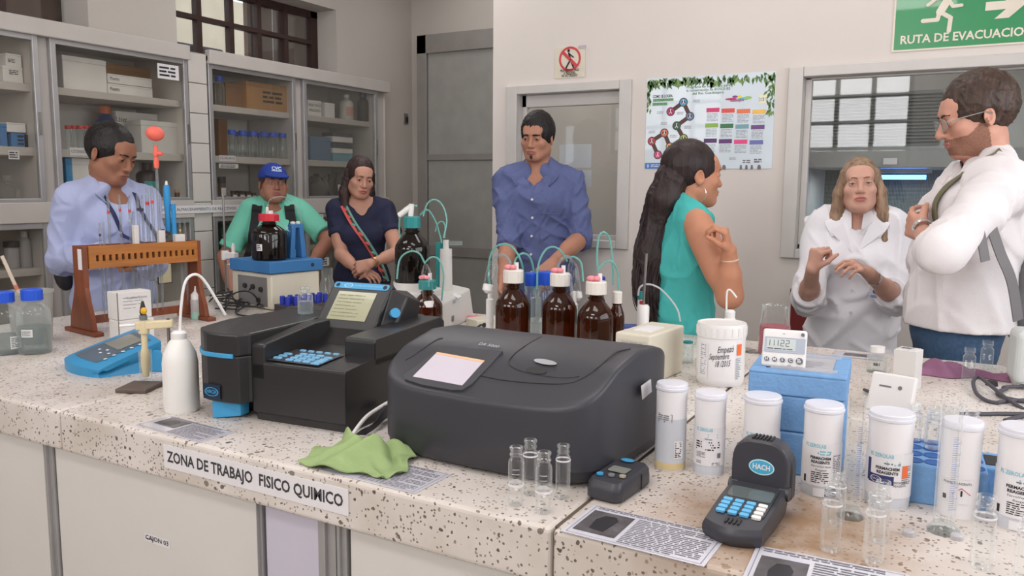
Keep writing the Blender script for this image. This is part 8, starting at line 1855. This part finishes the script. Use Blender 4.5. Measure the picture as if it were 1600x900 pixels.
def flat(pts, name, mat, th=.0012): return B().add([fz(u, v, 0) for u, v in pts] + [fz(u, v, th) for u, v in pts], [tuple(range(len(pts), 2 * len(pts)))] + [(i, (i + 1) % len(pts), len(pts) + (i + 1) % len(pts), len(pts) + i) for i in range(len(pts))]).build(name, mat, t, **L_)
off = lambda P_, x, y: [(a_ + x, b__ + y) for a_, b__ in P_]
flat(off(rrect(.026, .036, .003), Lc * .50, Wc * .5), 'display', M('meter_lcd', (128, 132, 124), .25))
flat(off(rrect(.012, .012, .0058), Lc * .22, Wc * .78), 'blue_key', CYAN, .003); flat(off(rrect(.012, .012, .0058), Lc * .26, Wc * .48), 'grey_key', M('key_grey', (120, 120, 124), .4), .003); flat(off(rrect(.012, .012, .0058), Lc * .30, Wc * .20), 'tan_key', M('key_tan', (166, 158, 140), .4), .003)
b = B(); ellq(b, fz, Lc * .86, Wc * .62, .009, .013, .0016); b.build('blue_oval', CYAN, t, **L_)
B().box((Lc * .66, -.0002, hC * .5), (.0015, .002, hC * .8)).build('lid_joint', RUBBER, t, **L_)
FLc = G(1096, 838); FRc = G(1190, 861); an = math.atan2(*(FRc - FLc)[[1, 0]]); wB = np.linalg.norm(FRc - FLc) ; nv_ = np.array([-math.sin(an), math.cos(an), 0]); uv_ = np.array([math.cos(an), math.sin(an), 0])
t = thing('open_colorimeter', 'charcoal portable colorimeter with blue keys and its lid raised', 'colorimeter', tuple(FLc), an)
Dp = .150; hF, hB = .030, .052
fp = []
for k in range(13): u = k / 12; fp.append((wB * u, -.020 * math.sin(math.pi * u)))
fp += [(wB * 1.02, Dp * .5), (wB * 1.0, Dp), (0.0, Dp), (-wB * .02, Dp * .5)]
n = len(fp); cx_, cy_ = wB / 2, Dp / 2; rs = []
top = lambda x, y: hF + (hB - hF) * max(0, min(1, y / Dp))
for s_, fz_ in ((.90, 0.0), (.97, .22), (1.0, .5), (.99, .78), (.93, 1.0)): rs.append([(cx_ + (x - cx_) * s_, cy_ + (y - cy_) * s_, fz_ * top(x, cy_ + (y - cy_) * s_)) for x, y in fp])
b = B(); b.add([p for r_ in rs for p in r_], [(j * n + k, j * n + (k + 1) % n, (j + 1) * n + (k + 1) % n, (j + 1) * n + k) for j in range(4) for k in range(n)] + [tuple(4 * n + k for k in range(n)), tuple(range(n - 1, -1, -1))]); b.build('base_body', GREYP, t, True, auto=40, **L_)
ft2 = frame((0, 0, hF + .001), (1, 0, 0), (0, Dp, hB - hF))
def flat2(pts, name, mat, th=.0012, par=None): return B().add([ft2(u, v, 0) for u, v in pts] + [ft2(u, v, th) for u, v in pts], [tuple(range(len(pts), 2 * len(pts)))] + [(i, (i + 1) % len(pts), len(pts) + (i + 1) % len(pts), len(pts) + i) for i in range(len(pts))]).build(name, mat, par or t, **L_)
fpn = flat2(off(rrect(wB * .82, Dp * .68, .008), wB * .5, Dp * .56), 'face_panel', M('panel_dark', (52, 54, 58), .35), .001)
flat2(off(rrect(wB * .76, Dp * .24, .006), wB * .5, Dp * .68), 'display', M('dark_lcd', (88, 96, 96), .15, coat=.5), .0022)
for r_ in range(4):
    for c_ in range(4): flat2(off(rrect(wB * .15, Dp * .058, .002, 2), wB * (.20 + .2 * c_), Dp * (.47 - .085 * r_)), 'key', M('key_blue2', (96, 176, 220), .4) if c_ < 3 else WHITEP, .0036)
for k in range(4): flat2(off(rrect(.004, Dp * .12, .0015, 2), wB * (.38 + .07 * k), Dp * .07), 'grip_rib', RUBBER, .002)
# raised lid
lw = wB * 1.0; zl0 = hB * .55; Lp_ = np.array(FLc) + nv_ * (Dp + .012) + uv_ * wB / 2; ztop = hz(Lp_, 1170, 682) - ZC
arc = [(-lw / 2, zl0), (lw / 2, zl0)] + [(lw / 2 * math.copysign(abs(math.cos(a_)) ** .55, math.cos(a_)), ztop - .045 + .045 * math.sin(a_) ** .9) for a_ in np.linspace(0.02, math.pi - .02, 15)]
def ysl(pts, y0, y1, name, mat, sx=1.0, bev=.004):
    m_ = len(pts); V = [(wB / 2 + x * sx, y0 + .0 * z, z) for x, z in pts] + [(wB / 2 + x * sx, y1, z) for x, z in pts]
    return B().add(V, [tuple(range(m_)), tuple(range(2 * m_ - 1, m_ - 1, -1))] + [((i + 1) % m_, i, m_ + i, m_ + (i + 1) % m_) for i in range(m_)]).build(name, mat, t, bevel=bev, **L_)
lid = ysl(arc, Dp - .008, Dp + .032, 'raised_lid', GREYP)
arc2 = [(x * 1.06, z * .93 - .002) for x, z in arc]
ysl(arc2, Dp + .012, Dp + .040, 'lid_rim', M('rim_dark', (52, 52, 55), .45))
for s_ in (-1, 1): B().cyl((wB / 2 + s_ * lw * .45 - .008, Dp - .002, hB * .8), (wB / 2 + s_ * lw * .45 + .008, Dp - .002, hB * .8), .012, seg=14).build('hinge', GREYP, t, True, **L_)
for k in range(6): B().box((wB / 2 + (k - 2.5) * .006, Dp + .012, ztop + .0005), (.003, .026, .004)).build('grip_rib', RUBBER, t, **L_)
fl2 = frame((wB / 2 + .004, Dp - .0082, ztop - .045), (1, 0, 0), (0, 0, 1)); b = B(); ellq(b, fl2, 0, 0, .0215, .0135, .0006, 32); lo = b.build('logo_oval', M('logo_pale', (190, 224, 232), .35), lid, **L_); b = B(); ellq(b, fl2, 0, 0, .0195, .0115, .0010, 32); b.build('logo_field', M('logo_cyan', (72, 164, 196), .35), lid, **L_)
b = B(); text(b, 'HACH', .0125, fl2, 0, 0, .0016, width=.029, bold=.0004); b.build('logo', PAPER, lid, **L_)
